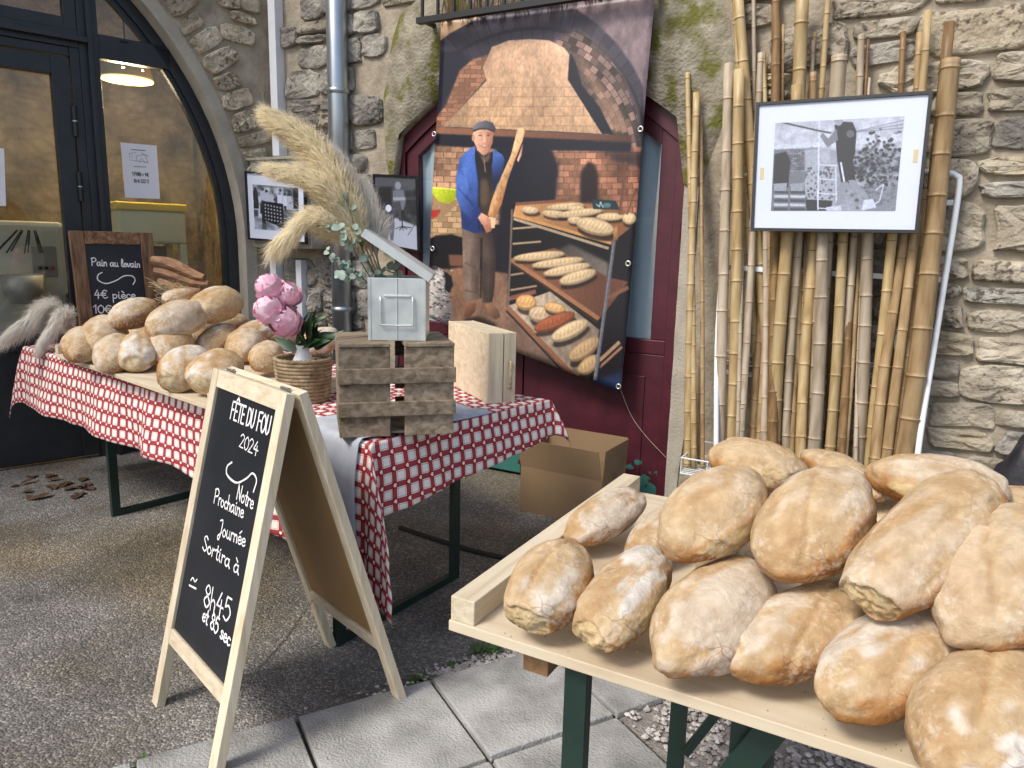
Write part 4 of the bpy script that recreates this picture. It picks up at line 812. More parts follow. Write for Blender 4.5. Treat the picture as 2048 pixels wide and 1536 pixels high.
# ================================================================== LETTERING (chalk-pen strokes)
GL = {
'P': (1.1, [[(0, 0), (.05, 2)], [(-.1, 1.85), (.5, 2.1), (.95, 1.7), (.75, 1.15), (.1, .95)]]), 'a': (1.05, [[(.75, .9), (.35, 1), (.05, .55), (.2, .05), (.55, .15), (.75, .9)], [(.75, 1), (.75, .3), (.95, 0)]]),
'i': (.5, [[(.15, 1), (.15, .2), (.35, 0)], [(.15, 1.42), (.19, 1.5)]]), 'n': (.9, [[(.1, 1), (.1, 0)], [(.1, .6), (.4, 1), (.65, .8), (.68, 0)]]), 'u': (.95, [[(.1, 1), (.1, .3), (.35, 0), (.65, .3), (.68, 1)], [(.68, 1), (.7, .2), (.85, 0)]]),
'l': (.55, [[(.1, .3), (.45, 1.6), (.3, 2.1), (.12, 1.6), (.15, .3), (.45, 0)]]), 'e': (.85, [[(.1, .5), (.7, .6), (.5, 1), (.15, .8), (.1, .3), (.4, 0), (.75, .2)]]), 'v': (.8, [[(.05, 1), (.35, 0), (.7, 1)]]),
'4': (1.1, [[(.55, 2), (.05, .8)], [(.05, .8), (.95, .8)], [(.65, 1.4), (.6, 0)]]), '€': (1.2, [[(.95, 1.75), (.5, 1.95), (.2, 1.3), (.25, .5), (.6, .05), (1, .3)], [(0, 1.25), (.75, 1.25)], [(0, .8), (.7, .8)]]),
'p': (.9, [[(.1, 1), (.1, -.9)], [(.1, .7), (.45, 1), (.75, .6), (.5, .05), (.12, .2)]]), 'c': (.8, [[(.7, .85), (.35, 1), (.08, .5), (.35, 0), (.75, .2)]]), '1': (.6, [[(0, 1.5), (.35, 2)], [(.35, 2), (.35, 0)]]),
'0': (.95, [[(.45, 2), (.08, 1.4), (.1, .5), (.45, 0), (.8, .5), (.82, 1.4), (.45, 2)]]), 'F': (1, [[(.1, 2), (.1, 0)], [(.1, 2), (.9, 2.05)], [(.1, 1.1), (.7, 1.1)]]), 'E': (.95, [[(.1, 2), (.1, 0)], [(.1, 2), (.8, 2)], [(.1, 1.05), (.65, 1.05)], [(.1, 0), (.85, 0)]]),
'T': (1, [[(.5, 2), (.5, 0)], [(0, 2), (1, 2)]]), 'D': (1.1, [[(.1, 2), (.1, 0)], [(.1, 2), (.7, 1.8), (.95, 1), (.7, .2), (.1, 0)]]), 'U': (1.1, [[(.1, 2), (.12, .5), (.5, 0), (.85, .5), (.9, 2)]]), 'O': (1.15, [[(.5, 2), (.08, 1.4), (.1, .5), (.5, 0), (.95, .5), (.97, 1.4), (.5, 2)]]),
'R': (1.1, [[(.1, 2), (.1, 0)], [(.1, 2), (.8, 1.8), (.75, 1.2), (.1, 1)], [(.3, 1), (.95, 0)]]), '2': (1, [[(.05, 1.6), (.4, 2), (.8, 1.6), (.5, .8), (.05, 0)], [(.05, 0), (.9, .05)]]), 'N': (1.2, [[(.1, 0), (.1, 2)], [(.1, 2), (.9, 0)], [(.9, 0), (.95, 2)]]),
'o': (.9, [[(.4, 1), (.06, .6), (.2, .05), (.55, .05), (.75, .55), (.4, 1)]]), 't': (.65, [[(.3, 1.7), (.3, .2), (.55, 0)], [(0, 1.1), (.6, 1.1)]]), 'r': (.7, [[(.1, 1), (.1, 0)], [(.1, .6), (.35, 1), (.6, .95)]]), 'h': (.9, [[(.1, 2), (.1, 0)], [(.1, .6), (.4, 1), (.68, .7), (.68, 0)]]),
'J': (1, [[(.2, 1.9), (.75, 2), (.65, .4), (.3, -.7), (.02, -.3), (.8, .4)]]), 'm': (1.3, [[(.1, 1), (.1, 0)], [(.1, .6), (.35, 1), (.55, .8), (.57, 0)], [(.57, .6), (.82, 1), (1.02, .8), (1.05, 0)]]), 'S': (1, [[(.85, 1.7), (.5, 2), (.15, 1.6), (.5, 1.05), (.85, .5), (.5, 0), (.05, .3)]]),
'8': (1, [[(.5, 1.05), (.15, 1.5), (.5, 2), (.82, 1.5), (.45, 1.0), (.08, .5), (.5, 0), (.9, .5), (.5, 1.05)]]), '5': (1, [[(.85, 2), (.25, 2)], [(.25, 2), (.15, 1.1)], [(.15, 1.1), (.6, 1.3), (.9, .7), (.5, 0), (.05, .2)]]), 's': (.75, [[(.6, .85), (.35, 1), (.12, .75), (.4, .5), (.62, .22), (.3, 0), (.05, .15)]]),
'd': (.95, [[(.7, .9), (.3, 1), (.05, .5), (.3, 0), (.7, .3)], [(.74, 2), (.74, 0)]]), '.': (.4, [[(.1, 0), (.14, .05)]]), '=': (.9, [[(.05, .6), (.7, .6)], [(.05, 1.1), (.7, 1.1)]]), 'A': (1.1, [[(0, 0), (.5, 2)], [(.5, 2), (1, 0)], [(.2, .75), (.8, .75)]]), 'I': (.4, [[(.15, 2), (.15, 0)]]), 'L': (.9, [[(.1, 2), (.1, 0)], [(.1, 0), (.8, 0)]]), '3': (.95, [[(.08, 1.75), (.45, 2), (.8, 1.6), (.4, 1.08), (.85, .55), (.45, 0), (.05, .25)]]),
'~': (1.2, [[(0, .5), (.3, .9), (.6, .5), (.9, .15), (1.15, .5)]]), ' ': (.6, []), '!': (.4, [[(.15, 2), (.15, .6)], [(.15, .1), (.15, 0)]])}
GL['è'] = (.85, GL['e'][1]+[[(.2, 1.75), (.5, 1.4)]]); GL['é'] = (.85, GL['e'][1]+[[(.25, 1.4), (.6, 1.75)]]); GL['à'] = (1.05, GL['a'][1]+[[(.2, 1.75), (.5, 1.4)]]); GL['Ê'] = (.95, GL['E'][1]+[[(.15, 2.3), (.45, 2.65)], [(.45, 2.65), (.75, 2.3)]])
class Plane2:
    """a flat face in the world: origin, unit right, unit up; pixel -> (u,v) on that face"""
    def __init__(s, o, ex, ey): s.o, s.ex, s.ey = np.array(o), np.array(ex)/np.linalg.norm(ex), np.array(ey)/np.linalg.norm(ey); s.n = np.cross(s.ex, s.ey)
    def px(s, x, y): p = onpl(x, y, s.o, s.n)-s.o; return np.array([p@s.ex, p@s.ey])
    def w(s, uv, d=0): return s.o+s.ex*uv[0]+s.ey*uv[1]+s.n*d
def ribbon(mb, pl, pts, wd, d=.0012, smooth=True):
    P_ = [np.array(p) for p in pts]
    if smooth and len(P_) > 2: P_ = catmull(P_, 5)
    vs = []
    for i, p in enumerate(P_):
        t = P_[min(i+1, len(P_)-1)]-P_[max(0, i-1)]; t = t/(np.linalg.norm(t)+1e-9); nn = np.array([-t[1], t[0]]); w_ = wd*(.85+.3*mnoise.noise(Vector((p[0]*90, p[1]*90, 0))))
        e = t*wd*.4 if i == len(P_)-1 else (-t*wd*.4 if i == 0 else 0)
        vs += [pl.w(p+nn*w_/2+e, d), pl.w(p-nn*w_/2+e, d)]
    mb.add(vs, [(2*i, 2*i+1, 2*i+3, 2*i+2) for i in range(len(P_)-1)])
def write(par, pl, text, p0, p1, xh, wd, mt=None):
    """baseline from pixel p0 to p1; xh: x-height in metres (None = natural)"""
    a, b = pl.px(*p0), pl.px(*p1); dx = b-a; L_ = np.linalg.norm(dx); ex = dx/L_; ey = np.array([-ex[1], ex[0]]); tot = sum(GL[c][0] for c in text); sx = L_/tot; x = 0; mb = MB()
    for c in text:
        for st in GL[c][1]: ribbon(mb, pl, [a+ex*(x+p[0])*sx+ey*p[1]*xh for p in st], wd)
        x += GL[c][0]
    return mb.build('lettering', mt or M_CHALK, par)
def strokes(par, pl, pts, wd, mt=None, smooth=True):
    mb = MB(); ribbon(mb, pl, [pl.px(*p) for p in pts], wd, smooth=smooth); return mb.build('flourish', mt or M_CHALK, par)
M_CHALK = mat('chalk_white', [(.78, .78, .78), (.9, .9, .9)], scale=60, rough=.9)
M_SLATE = mat('slate_board', [(.008, .010, .014), (.016, .018, .024)], scale=5, rough=.5, detail=8)
# price sheet print
npl = Plane2(pc[3]+nL*.0035, dL, zv)
write(PN, npl, '1 PAIN = 4€', (265, 351), (298, 353), .011, .0035, M_INK); write(PN, npl, '10 € LES 3', (268, 365), (298, 366), .010, .0035, M_INK)
for (pa, pb_) in (((262, 299), (290, 301)), ((268, 333), (292, 334))): strokes(PN, npl, [pa, pb_], .004, M_INK)
for pts in ([(258, 307), (272, 305), (272, 312), (290, 309)], [(258, 307), (260, 320), (296, 325)], [(272, 312), (274, 322)], [(290, 309), (296, 325)], [(278, 325), (283, 316), (290, 325)], [(263, 310), (264, 316)], [(283, 306), (296, 312)]): strokes(PN, npl, pts, .002, M_INK, False)
# ---------------------------------------------------------------- A-frame chalkboard
Afl, Abl, Abr = atz(312, 1402), atz(655, 1285), atz(803, 1405); exA = (Abr-Abl)/np.linalg.norm(Abr-Abl); exA[2] = 0; Anr = Afl+exA*.475; Abr = Abl+exA*.475
apL = (Afl+Abl)/2; apL[2] = 1.0; apL[:2] += (Afl-Abl)[:2]*.06
AB = thing('chalkboard_easel', 'folding wooden pavement chalkboard announcing the bread day', 'sign', (Afl+Abr)/2)
M_BRN = mat('brown_hardboard', [(.30, .17, .06), (.36, .21, .08)], scale=3, rough=.55)
def leaf_panel(foot, top, thick_dir, board_mat, front):
    up = (top-foot); Ln = np.linalg.norm(up); up /= Ln; n_ = np.cross(exA, up); n_ = n_ if np.dot(n_, thick_dir) > 0 else -n_; sw = .042; th = .026; Wd = .475
    for o in (sw/2, Wd-sw/2): q = MB(); q.box(foot+exA*o+up*Ln/2, exA*sw/2, up*Ln/2, n_*th/2); q.build('leg', M_PINEZ, AB, bevel=.002)
    for (z0, z1, nm) in ((Ln-.05, Ln, 'top_rail'), (.20, .245, 'bottom_rail')): q = MB(); q.box(foot+exA*Wd/2+up*(z0+z1)/2, exA*(Wd/2-sw-.0005), up*(z1-z0)/2, n_*(th/2-.001)); q.build(nm, M_PINEX, AB, bevel=.002)
    q = MB(); q.box(foot+exA*Wd/2+up*(.245+Ln-.05)/2, exA*(Wd/2-sw-.001), up*((Ln-.05-.245)/2-.0005), n_*.004); q.build('board', board_mat, AB)
    return Plane2(foot+n_*.0042, exA, up), n_
fn = (Afl-Abl)/np.linalg.norm(Afl-Abl)
apF = apL+fn*.016; apB = apL-fn*.016
plA, nA = leaf_panel(Afl, apF, fn, M_SLATE, True); leaf_panel(Abl, apB, fn, M_BRN, False)
for o in (.06, .41): q = MB(); q.tube([apL+exA*(o-.02)+zv*.002, apL+exA*(o+.02)+zv*.002], .006, 8); q.build('hinge', mat('hinge_steel', (.3, .3, .3), metal=.8, rough=.4), AB)
if np.dot(plA.n, fn) < 0: plA.n = -plA.n
write(AB, plA, 'FÊTE DU FOU', (457, 836), (534, 873), .024, .007); write(AB, plA, '2024', (475, 893), (512, 915), .018, .004)
strokes(AB, plA, [(461, 925), (452, 933), (452, 950), (470, 966), (490, 958), (502, 948), (510, 962), (504, 985)], .0065)
write(AB, plA, 'Notre', (470, 998), (503, 1021), .020, .005); write(AB, plA, 'Prochaine', (426, 1005), (484, 1038), .020, .005); write(AB, plA, 'Journée', (434, 1068), (488, 1096), .020, .005)
write(AB, plA, 'Sortira à', (403, 1098), (476, 1152), .021, .0055); strokes(AB, plA, [(381, 1160), (385, 1155), (389, 1163), (393, 1159)], .005); strokes(AB, plA, [(378, 1170), (391, 1177)], .006)
write(AB, plA, '8h45', (405, 1210), (458, 1248), .030, .0065); write(AB, plA, 'et 85 sec', (403, 1240), (458, 1296), .021, .0065)
ch = MB(); c0_, c1_ = Afl+exA*.44+(apF-Afl)*.22, Abl+exA*.03+(apB-Abl)*.20      # chain links between the leaves
nl = 26
for k in range(nl):
    t0, t1 = k/nl, (k+1.25)/nl; sag = lambda t: -.03*4*t*(1-t); p0 = lerp(c0_, c1_, t0)+zv*sag(t0); p1 = lerp(c0_, c1_, min(1, t1))+zv*sag(min(1, t1)); mid = (p0+p1)/2; d_ = (p1-p0)/2; s_ = np.cross(d_, zv if k % 2 else exA); s_ = s_/np.linalg.norm(s_)*.004
    ch.tube([mid+d_*math.cos(t)+s_*math.sin(t) for t in np.linspace(0, 2*math.pi, 11)], .0011, 5, cap=False)
ch.build('chain', mat('chain_steel', (.55, .55, .55), metal=.9, rough=.3), AB)
# ---------------------------------------------------------------- framed chalkboard on the table
sL, sR = athd(152, 560, 4.80), athd(318, 560, 4.92); sL[2] = sR[2] = TZ+.005; exS = (sR-sL); SW = np.linalg.norm(exS); exS /= SW; bkS = np.array([-exS[1], exS[0], 0]); upS = zv*math.cos(.12)+bkS*math.sin(.12); SH = .625
CS = thing('framed_chalkboard', 'chalkboard in a dark rustic wooden frame showing bread prices', 'sign', (sL+sR)/2); BRW = [(.07, .032, .014), (.17, .085, .04), (.28, .16, .085)]
M_BWX = wood('rustic_brown_x', BRW, 'x', rough=.7, rnd=.2); M_BWZ = wood('rustic_brown_z', BRW, 'z', rough=.7, rnd=.2)
fwS = .072; nS = np.cross(exS, upS)
for nm, (u0, u1, v0, v1), m_ in (('frame_side', (0, fwS, 0, SH), M_BWZ), ('frame_side', (SW-fwS, SW, 0, SH), M_BWZ), ('frame_top', (fwS, SW-fwS, SH-fwS, SH), M_BWX), ('frame_bottom', (fwS, SW-fwS, 0, fwS), M_BWX)):
    q = MB(); q.box(sL+exS*(u0+u1)/2+upS*(v0+v1)/2, exS*((u1-u0)/2-.0007), upS*(v1-v0)/2, nS*.016); q.build(nm, m_, CS, bevel=.003)
q = MB(); q.box(sL+exS*SW/2+upS*SH/2, exS*(SW/2-fwS-.0005), upS*(SH/2-fwS-.0005), nS*.005); q.build('slate', M_SLATE, CS)
plS = Plane2(sL+nS*.0055, exS, upS); plS.n = nS
q = MB(); hp = plS.px(224, 483); q.add([plS.w(hp+np.array(p)*.012, .024) for p in ((0, -1.6), (1.3, .2), (1.1, 1.1), (.5, 1.2), (0, .7), (-.5, 1.2), (-1.1, 1.1), (-1.3, .2))]+[plS.w(hp+np.array(p)*.012, .011) for p in ((0, -1.6), (1.3, .2), (1.1, 1.1), (.5, 1.2), (0, .7), (-.5, 1.2), (-1.1, 1.1), (-1.3, .2))], [tuple(range(8))]+[(i, (i+1) % 8, 8+(i+1) % 8, 8+i) for i in range(8)]); q.build('carved_heart', M_BWX, CS, recalc=True)
write(CS, plS, 'Pain au levain', (184, 531), (281, 535), .021, .0062)
strokes(CS, plS, [(204, 545), (196, 550), (196, 560), (212, 567), (232, 561), (248, 552), (264, 552), (270, 560), (266, 569)], .0065)
write(CS, plS, '4€ pièce', (189, 597), (272, 597), .024, .006); write(CS, plS, '10€ les 3', (187, 626), (285, 628), .023, .006)
# ================================================================== things on the long table
# slatted crate
cF0, cF1 = atz(677, 879, TZ+.012), atz(911, 869, TZ+.012); exC = cF1-cF0; CWd = np.linalg.norm(exC); exC /= CWd; eyC = np.array([-exC[1], exC[0], 0]); CH, CD = .292, .31
CR = thing('wooden_crate', 'weathered grey slatted wooden crate standing on the linen runner', 'crate', cF0+exC*CWd/2)
def cbox(u0, u1, v0, v1, z0, z1, nm, m_, par=CR, bevel=.0025): q = MB(); q.box(cF0+exC*(u0+u1)/2+eyC*(v0+v1)/2+zv*(z0+z1)/2, exC*(u1-u0)/2, eyC*(v1-v0)/2, zv*(z1-z0)/2); return q.build(nm, m_, par, bevel=bevel)
gp_ = .022; mid = CWd/2
for s_ in (0, 1):
    u0, u1 = (0.004, mid-gp_) if s_ == 0 else (mid+gp_, CWd-.004)
    for (z0, z1) in ((0, .068), (.098, .175), (.212, CH-.013)): cbox(u0, u1, .012, .024, z0, z1, 'slat', M_CRX); cbox(u0, u1, CD-.024, CD-.012, z0, z1, 'slat', M_CRX)
    cbox(u0, u1, .006, CD-.004, CH-.012, CH, 'top_board', M_CRY)
for (z0, z1) in ((.066, .112), (.168, .216)): cbox(0, CWd, -.002, .0115, z0, z1, 'batten', M_CRX)
for u in (.004, CWd-.018):
    for (z0, z1) in ((0, .09), (.1, .19), (.2, CH-.013)): cbox(u, u+.014, .025, CD-.025, z0, z1, 'end_slat', M_CRY)
cbox(.02, CWd-.02, .03, CD-.03, .004, .012, 'floor_board', M_CRX)
# galvanised box with open lid
CZ = TZ+.012+CH
gF0, gF1 = atz(737, 681, CZ), atz(851, 683, CZ); exG = gF1-gF0; GW = np.linalg.norm(exG); exG /= GW; eyG = np.array([-exG[1], exG[0], 0]); GD, GH = .20, .193
M_GALV = mat('galvanised_sheet', [(.50, .54, .54), (.62, .66, .65), (.70, .73, .72)], scale=14, rough=.42, metal=.55, detail=6)
GB = thing('metal_box', 'galvanised metal box with its lid propped open holding dried grasses', 'box', gF0+exG*GW/2+zv*.001)
def gbox(u0, u1, v0, v1, z0, z1, nm, par=GB, m_=M_GALV, bv=.0015): q = MB(); q.box(gF0+exG*(u0+u1)/2+eyG*(v0+v1)/2+zv*((z0+z1)/2+.001), exG*(u1-u0)/2, eyG*(v1-v0)/2, zv*(z1-z0)/2); return q.build(nm, m_, par, bevel=bv)
gbox(0, GW, 0, .003, 0, GH, 'front_panel'); gbox(0, GW, GD-.003, GD, 0, GH, 'back_panel'); gbox(0, .003, .0035, GD-.0035, 0, GH, 'side_panel'); gbox(GW-.003, GW, .0035, GD-.0035, 0, GH, 'side_panel'); gbox(.0035, GW-.0035, .0035, GD-.0035, 0, .003, 'bottom')
for u in (0.0, GW-.008): gbox(u-.001, u+.009, -.002, .0, 0, GH, 'corner_seam')
gbox(GW/2-.002, GW/2+.002, -.0025, .0, 0, GH, 'centre_seam'); gbox(GW*.28, GW*.74, -.005, 0, GH*.70, GH*.735, 'hinge_strip')
hd = MB(); G3 = lambda u, v, z: gF0+exG*u+eyG*v+zv*z
hd.tube(catmull([G3(GW*.22, -.006, GH*.71), G3(GW*.22, -.009, GH*.30), G3(GW*.25, -.009, GH*.26), G3(GW*.75, -.009, GH*.26), G3(GW*.78, -.009, GH*.30), G3(GW*.78, -.006, GH*.71)], 5), .0028, 7); hd.build('handle', M_GALV, GB, smooth=True)
lidA, lidB = G3(-.005, .1, GH+.145), G3(GW+.022, .1, GH+.012); ld = MB(); dl = (lidB-lidA); dl /= np.linalg.norm(dl); un = np.cross(dl, eyG); un = un if un[2] > 0 else -un
ld.box((lidA+lidB)/2, dl*np.linalg.norm(lidB-lidA)/2, eyG*GD*.52, un*.0015); ld.box(lidA+un*-.012, dl*.0015, eyG*GD*.52, un*.012); ld.box(lidB+un*-.012, dl*.0015, eyG*GD*.52, un*.012); ld.box((lidA+lidB)/2-eyG*GD*.52-un*.012, dl*np.linalg.norm(lidB-lidA)/2, eyG*.0015, un*.0125); ld.build('lid', M_GALV, GB)
pr_ = MB(); pr_.tube([lidA-un*.012, G3(.004, .1, GH)], .002, 6); pr_.build('lid_stay', M_GALV, GB)
tg = MB(); tg.add([G3(-.0035, .03, .06), G3(-.0035, .14, .06), G3(-.0035, .13, .17), G3(-.0035, .03, .15)], [(0, 1, 2, 3)]); tg.build('paper_tag', M_PAPER, GB)
# pale wooden wine box with rope handle
wA, wB, wC = atz(893, 800, TZ+.006), atz(975, 808, TZ+.006), atz(1018, 800, TZ+.006)
wz1 = .272; wdv = (wC-wB); wdv[2] = 0; WTh = .085; exW = (wB-wA); exW[2] = 0; exW /= np.linalg.norm(exW); exW = np.array([.80, -.60, 0]); eyW = np.array([.60, .80, 0]); WLn = .46
wO = wB-exW*WLn; WB = thing('wine_box', 'pale new wooden box with a rope handle beside the crate', 'box', wB-exW*WLn/2)
def wbox(u0, u1, v0, v1, z0, z1, nm, m_=M_PINEX): q = MB(); q.box(wO+exW*(u0+u1)/2+eyW*(v0+v1)/2+zv*(z0+z1)/2, exW*(u1-u0)/2, eyW*(v1-v0)/2, zv*(z1-z0)/2); return q.build(nm, m_, WB, bevel=.002)
wbox(0, WLn-.012, 0, .009, 0, wz1, 'side_panel'); wbox(0, WLn-.012, WTh+.03-.009, WTh+.03, 0, wz1, 'side_panel'); wbox(0, WLn-.013, .0095, WTh+.02, wz1-.010, wz1-.001, 'top_panel'); wbox(WLn-.0115, WLn, 0, .062, 0, wz1, 'end_panel', M_PINEZ); wbox(WLn-.0115, WLn, .066, WTh+.03, 0, wz1, 'lid_edge', M_PINEZ); wbox(.0, .0115, .0095, WTh+.02, 0, wz1-.011, 'end_panel', M_PINEZ); wbox(.012, WLn-.013, .0095, WTh+.02, 0.001, .01, 'bottom_panel')
rp_ = MB(); Wp = lambda u, v, z: wO+exW*u+eyW*v+zv*z; rp_.tube(catmull([Wp(WLn, .09, .155), Wp(WLn+.012, .088, .16), Wp(WLn+.022, .085, .13), Wp(WLn+.022, .085, .09), Wp(WLn+.012, .088, .06), Wp(WLn, .09, .065)], 6), .0055, 8); rp_.build('rope_handle', mat('rope', [(.38, .29, .17), (.52, .42, .28)], scale=80, rough=.95, bump=1, bscale=90), WB, smooth=True)
# rope basket and white vase
bk = athd(608, 770, np.linalg.norm(atz(608, 808, TZ+.006)[:2])+.08); bk[2] = TZ+.006; BKT = thing('rope_basket', 'round woven seagrass basket holding the peony vase', 'basket', bk); M_SEA = mat('seagrass', [(.16, .11, .06), (.30, .22, .13), (.42, .33, .21)], scale=22, rough=.9, bump=.8, bscale=60)
rB, hB = .102, .165; nr = 12
for k in range(nr):
    z = .008+k*(hB/nr); r = rB*(.88+.13*(k/nr)); q = MB(); q.tube([bk+np.array([math.cos(t)*(r+.0012*math.sin(t*40+k)), math.sin(t)*(r+.0012*math.sin(t*40+k)), z+.0015*math.sin(t*40+k)]) for t in np.linspace(0, 2*math.pi, 81)], .0078, 7, cap=False); q.build('rope_coil', M_SEA, BKT, smooth=True)
q = MB(); q.lathe(bk, [(.001, .003), (rB*.86, .003)], 32); q.build('base', M_SEA, BKT)
vz = bk+zv*.006; q = MB(); q.lathe(vz, [(.001, 0), (.055, 0), (.062, .02), (.058, .08), (.042, .14), (.026, .175), (.022, .19), (.027, .205), (.024, .205), (.018, .19), (.02, .17)], 28)
tag(q.build('vase', mat('white_ceramic', [(.80, .80, .80), (.86, .86, .86)], rough=.25), origin=tuple(vz), smooth=True), 'white ceramic vase standing inside the woven basket', 'vase')
# ---------------------------------------------------------------- peonies
M_STEM = mat('green_stem', [(.05, .10, .03), (.09, .16, .05)], rough=.6); M_LEAF = mat('peony_leaf', [(.015, .05, .018), (.035, .09, .03)], scale=10, rough=.4); M_PET = mat('peony_petal', [(.78, .36, .50), (.84, .52, .64), (.88, .68, .76)], scale=14, rough=.6, detail=3)
vt = vz+zv*.2
def leafmesh(mb, p, d, n_, L_, w_, fold=.2, nseg=5):
    d = np.array(d)/np.linalg.norm(d); s_ = np.cross(d, n_); s_ /= np.linalg.norm(s_); n_ = np.cross(s_, d); vs = []; 
    for i in range(nseg+1):
        t = i/nseg; w = w_*math.sin(math.pi*min(1, .04+t*.96)**.8)*.5+.0004; c = np.array(p)+d*L_*t-n_*(.18*L_*t*t); vs += [c+s_*w+n_*fold*w, c, c-s_*w+n_*fold*w]
    mb.add(vs, [(3*i+j, 3*i+j+1, 3*i+j+4, 3*i+j+3) for i in range(nseg) for j in (0, 1)])
def petal(mb, c, ax, az, el, R_, w_, curl, rs):
    """cupped petal on a sphere-like bud: axis ax, azimuth az, opening el"""
    ax = ax/np.linalg.norm(ax); a1 = np.cross(ax, (0.3, .9, .1)); a1 /= np.linalg.norm(a1); a2 = np.cross(ax, a1); rad = a1*math.cos(az)+a2*math.sin(az); tg_ = -a1*math.sin(az)+a2*math.cos(az); o = len(mb.v); nu, nv = 6, 6; ph = rs.random()*6
    for j in range(nv+1):
        v = j/nv; th = v*(math.pi*.78)*curl        # from the base up around the bud
        prof = math.sin(math.pi*min(1, .12+.62*v))
        for i in range(nu+1):
            u = (i/nu-.5)*2; aw = u*w_*prof; r = R_*(1+.06*math.sin(u*4+ph)*v+.10*el*v)-.012*R_*abs(u)
            cen = rad*math.sin(th)*math.cos(aw)+tg_*math.sin(th)*math.sin(aw)-ax*math.cos(th); edge = v > .9
            mb.v.append(tuple(c+cen*r+(ax*R_*.05*math.sin(u*7+ph) if edge else 0)))
    for j in range(nv):
        for i in range(nu): a = o+j*(nu+1)+i; mb.f.append((a, a+1, a+nu+2, a+nu+1))
pe_dist = np.linalg.norm((vt-CAM)[:2])
PEO = [((541, 578), 27, (-.3, -.5, .8), 'pink peony at the upper left of the bunch'), ((577, 592), 25, (.25, -.5, .8), 'pink peony at the upper right of the bunch'), ((541, 622), 29, (-.4, -.6, .6), 'open pink peony with a visible crimson centre'), ((571, 644), 30, (.1, -.85, .5), 'largest pink peony leaning over the basket')]
for k, ((px, py), rp, ax, lab) in enumerate(PEO):
    c = athd(px, py, pe_dist-.02-.03*(k > 1)); R_ = rp*np.linalg.norm(c-CAM)/F; rs = random.Random(k); t = thing('peony', lab, 'flower', vt-zv*.12, 'pink peonies in the white vase'); ax = np.array(ax)
    ax = ax/np.linalg.norm(ax); q = MB(); q.tube(catmull([vt-zv*.12, vt+zv*.03, lerp(vt, c, .6)+zv*.02, c-ax*R_*.9], 5), .0032, 6); q.build('stem', M_STEM, t, smooth=True)
    V_, F_ = ICO[3]; q = MB(); q.add([c+v*R_*.84*(1+.06*nz(v*3, 1, k)) for v in V_], F_); q.build('bloom_core', M_PET, t, smooth=True)
    for i in range(30):
        gz_ = 1-2*(i+.5)/30; ga_ = i*2.39996+k; dv = np.array([math.sqrt(1-gz_*gz_)*math.cos(ga_), math.sqrt(1-gz_*gz_)*math.sin(ga_), gz_]); toax = ax-dv*np.dot(ax, dv); toax = toax/(np.linalg.norm(toax)+1e-6); sdv = np.cross(dv, toax); q = MB(); ph = rs.random()*6; pw, pl_ = rs.uniform(.42, .6), rs.uniform(.55, .75); lift_ = rs.uniform(.02, .10)
        def pp(u, v):
            a_, b_ = (u-.5)*2, (v-.4)*2; w = math.sqrt(max(0, 1-.75*(a_*a_))); d_ = dv+sdv*a_*pw*(.55+.45*v)+toax*b_*pl_*.6*(w*.5+.5); d_ = d_/np.linalg.norm(d_); return c+d_*R_*(.88+lift_*1.1*v+.14*v*v+.03*math.sin(a_*6+ph)*v)
        q.grid(pp, 6, 5); q.build('petal', M_PET, t, smooth=True)
    if k == 2:
        q = MB(); rs2 = random.Random(5)
        for i in range(40): a_ = rs2.uniform(0, 6.28); v_ = np.array([rs2.gauss(0, .3), rs2.gauss(0, .3), rs2.gauss(0, .3)])+ax; v_ /= np.linalg.norm(v_); q.tube([c+v_*R_*.8, c+v_*R_*1.06], .0016, 4)
        q.build('crimson_centre', mat('crimson_petals', [(.45, .03, .12), (.6, .10, .22)]), t)
for k, (px, py, dx, dz) in enumerate(((615, 655, .3, .8), (640, 640, .8, .9), (600, 680, -.2, .3), (625, 690, .5, .2), (560, 690, -.8, -.4), (598, 640, .1, 1), (630, 670, .7, .5), (585, 690, -.3, .1), (650, 620, .6, 1), (537, 675, -.6, -.6), (610, 625, .2, 1))):
    pass
lv = thing('peony_foliage', 'dark glossy peony leaves rising from the white vase', 'leaves', vt-zv*.12)
rs = random.Random(9)
q = MB(); q.tube(catmull([vt-zv*.12, vt+zv*.05, vt+np.array([.05, .0, .12])], 5), .003, 6); q.build('stem', M_STEM, lv)
for k in range(26):
    a = rs.uniform(-.5, 1.1); up_ = rs.uniform(.2, 1.3); rx = RM @ np.array([1, 0, 0]); d = rx*math.sin(a)*1.1+zv*up_+np.array([rs.uniform(-.4, .4), rs.uniform(-.5, .3), 0]); st = vt+rx*rs.uniform(-.02, .06)+zv*rs.uniform(-.02, .07); q = MB(); leafmesh(q, st, d, np.array([-.2, -1, .4]), rs.uniform(.08, .15), rs.uniform(.026, .042)); q.build('leaf', M_LEAF, lv, smooth=True)
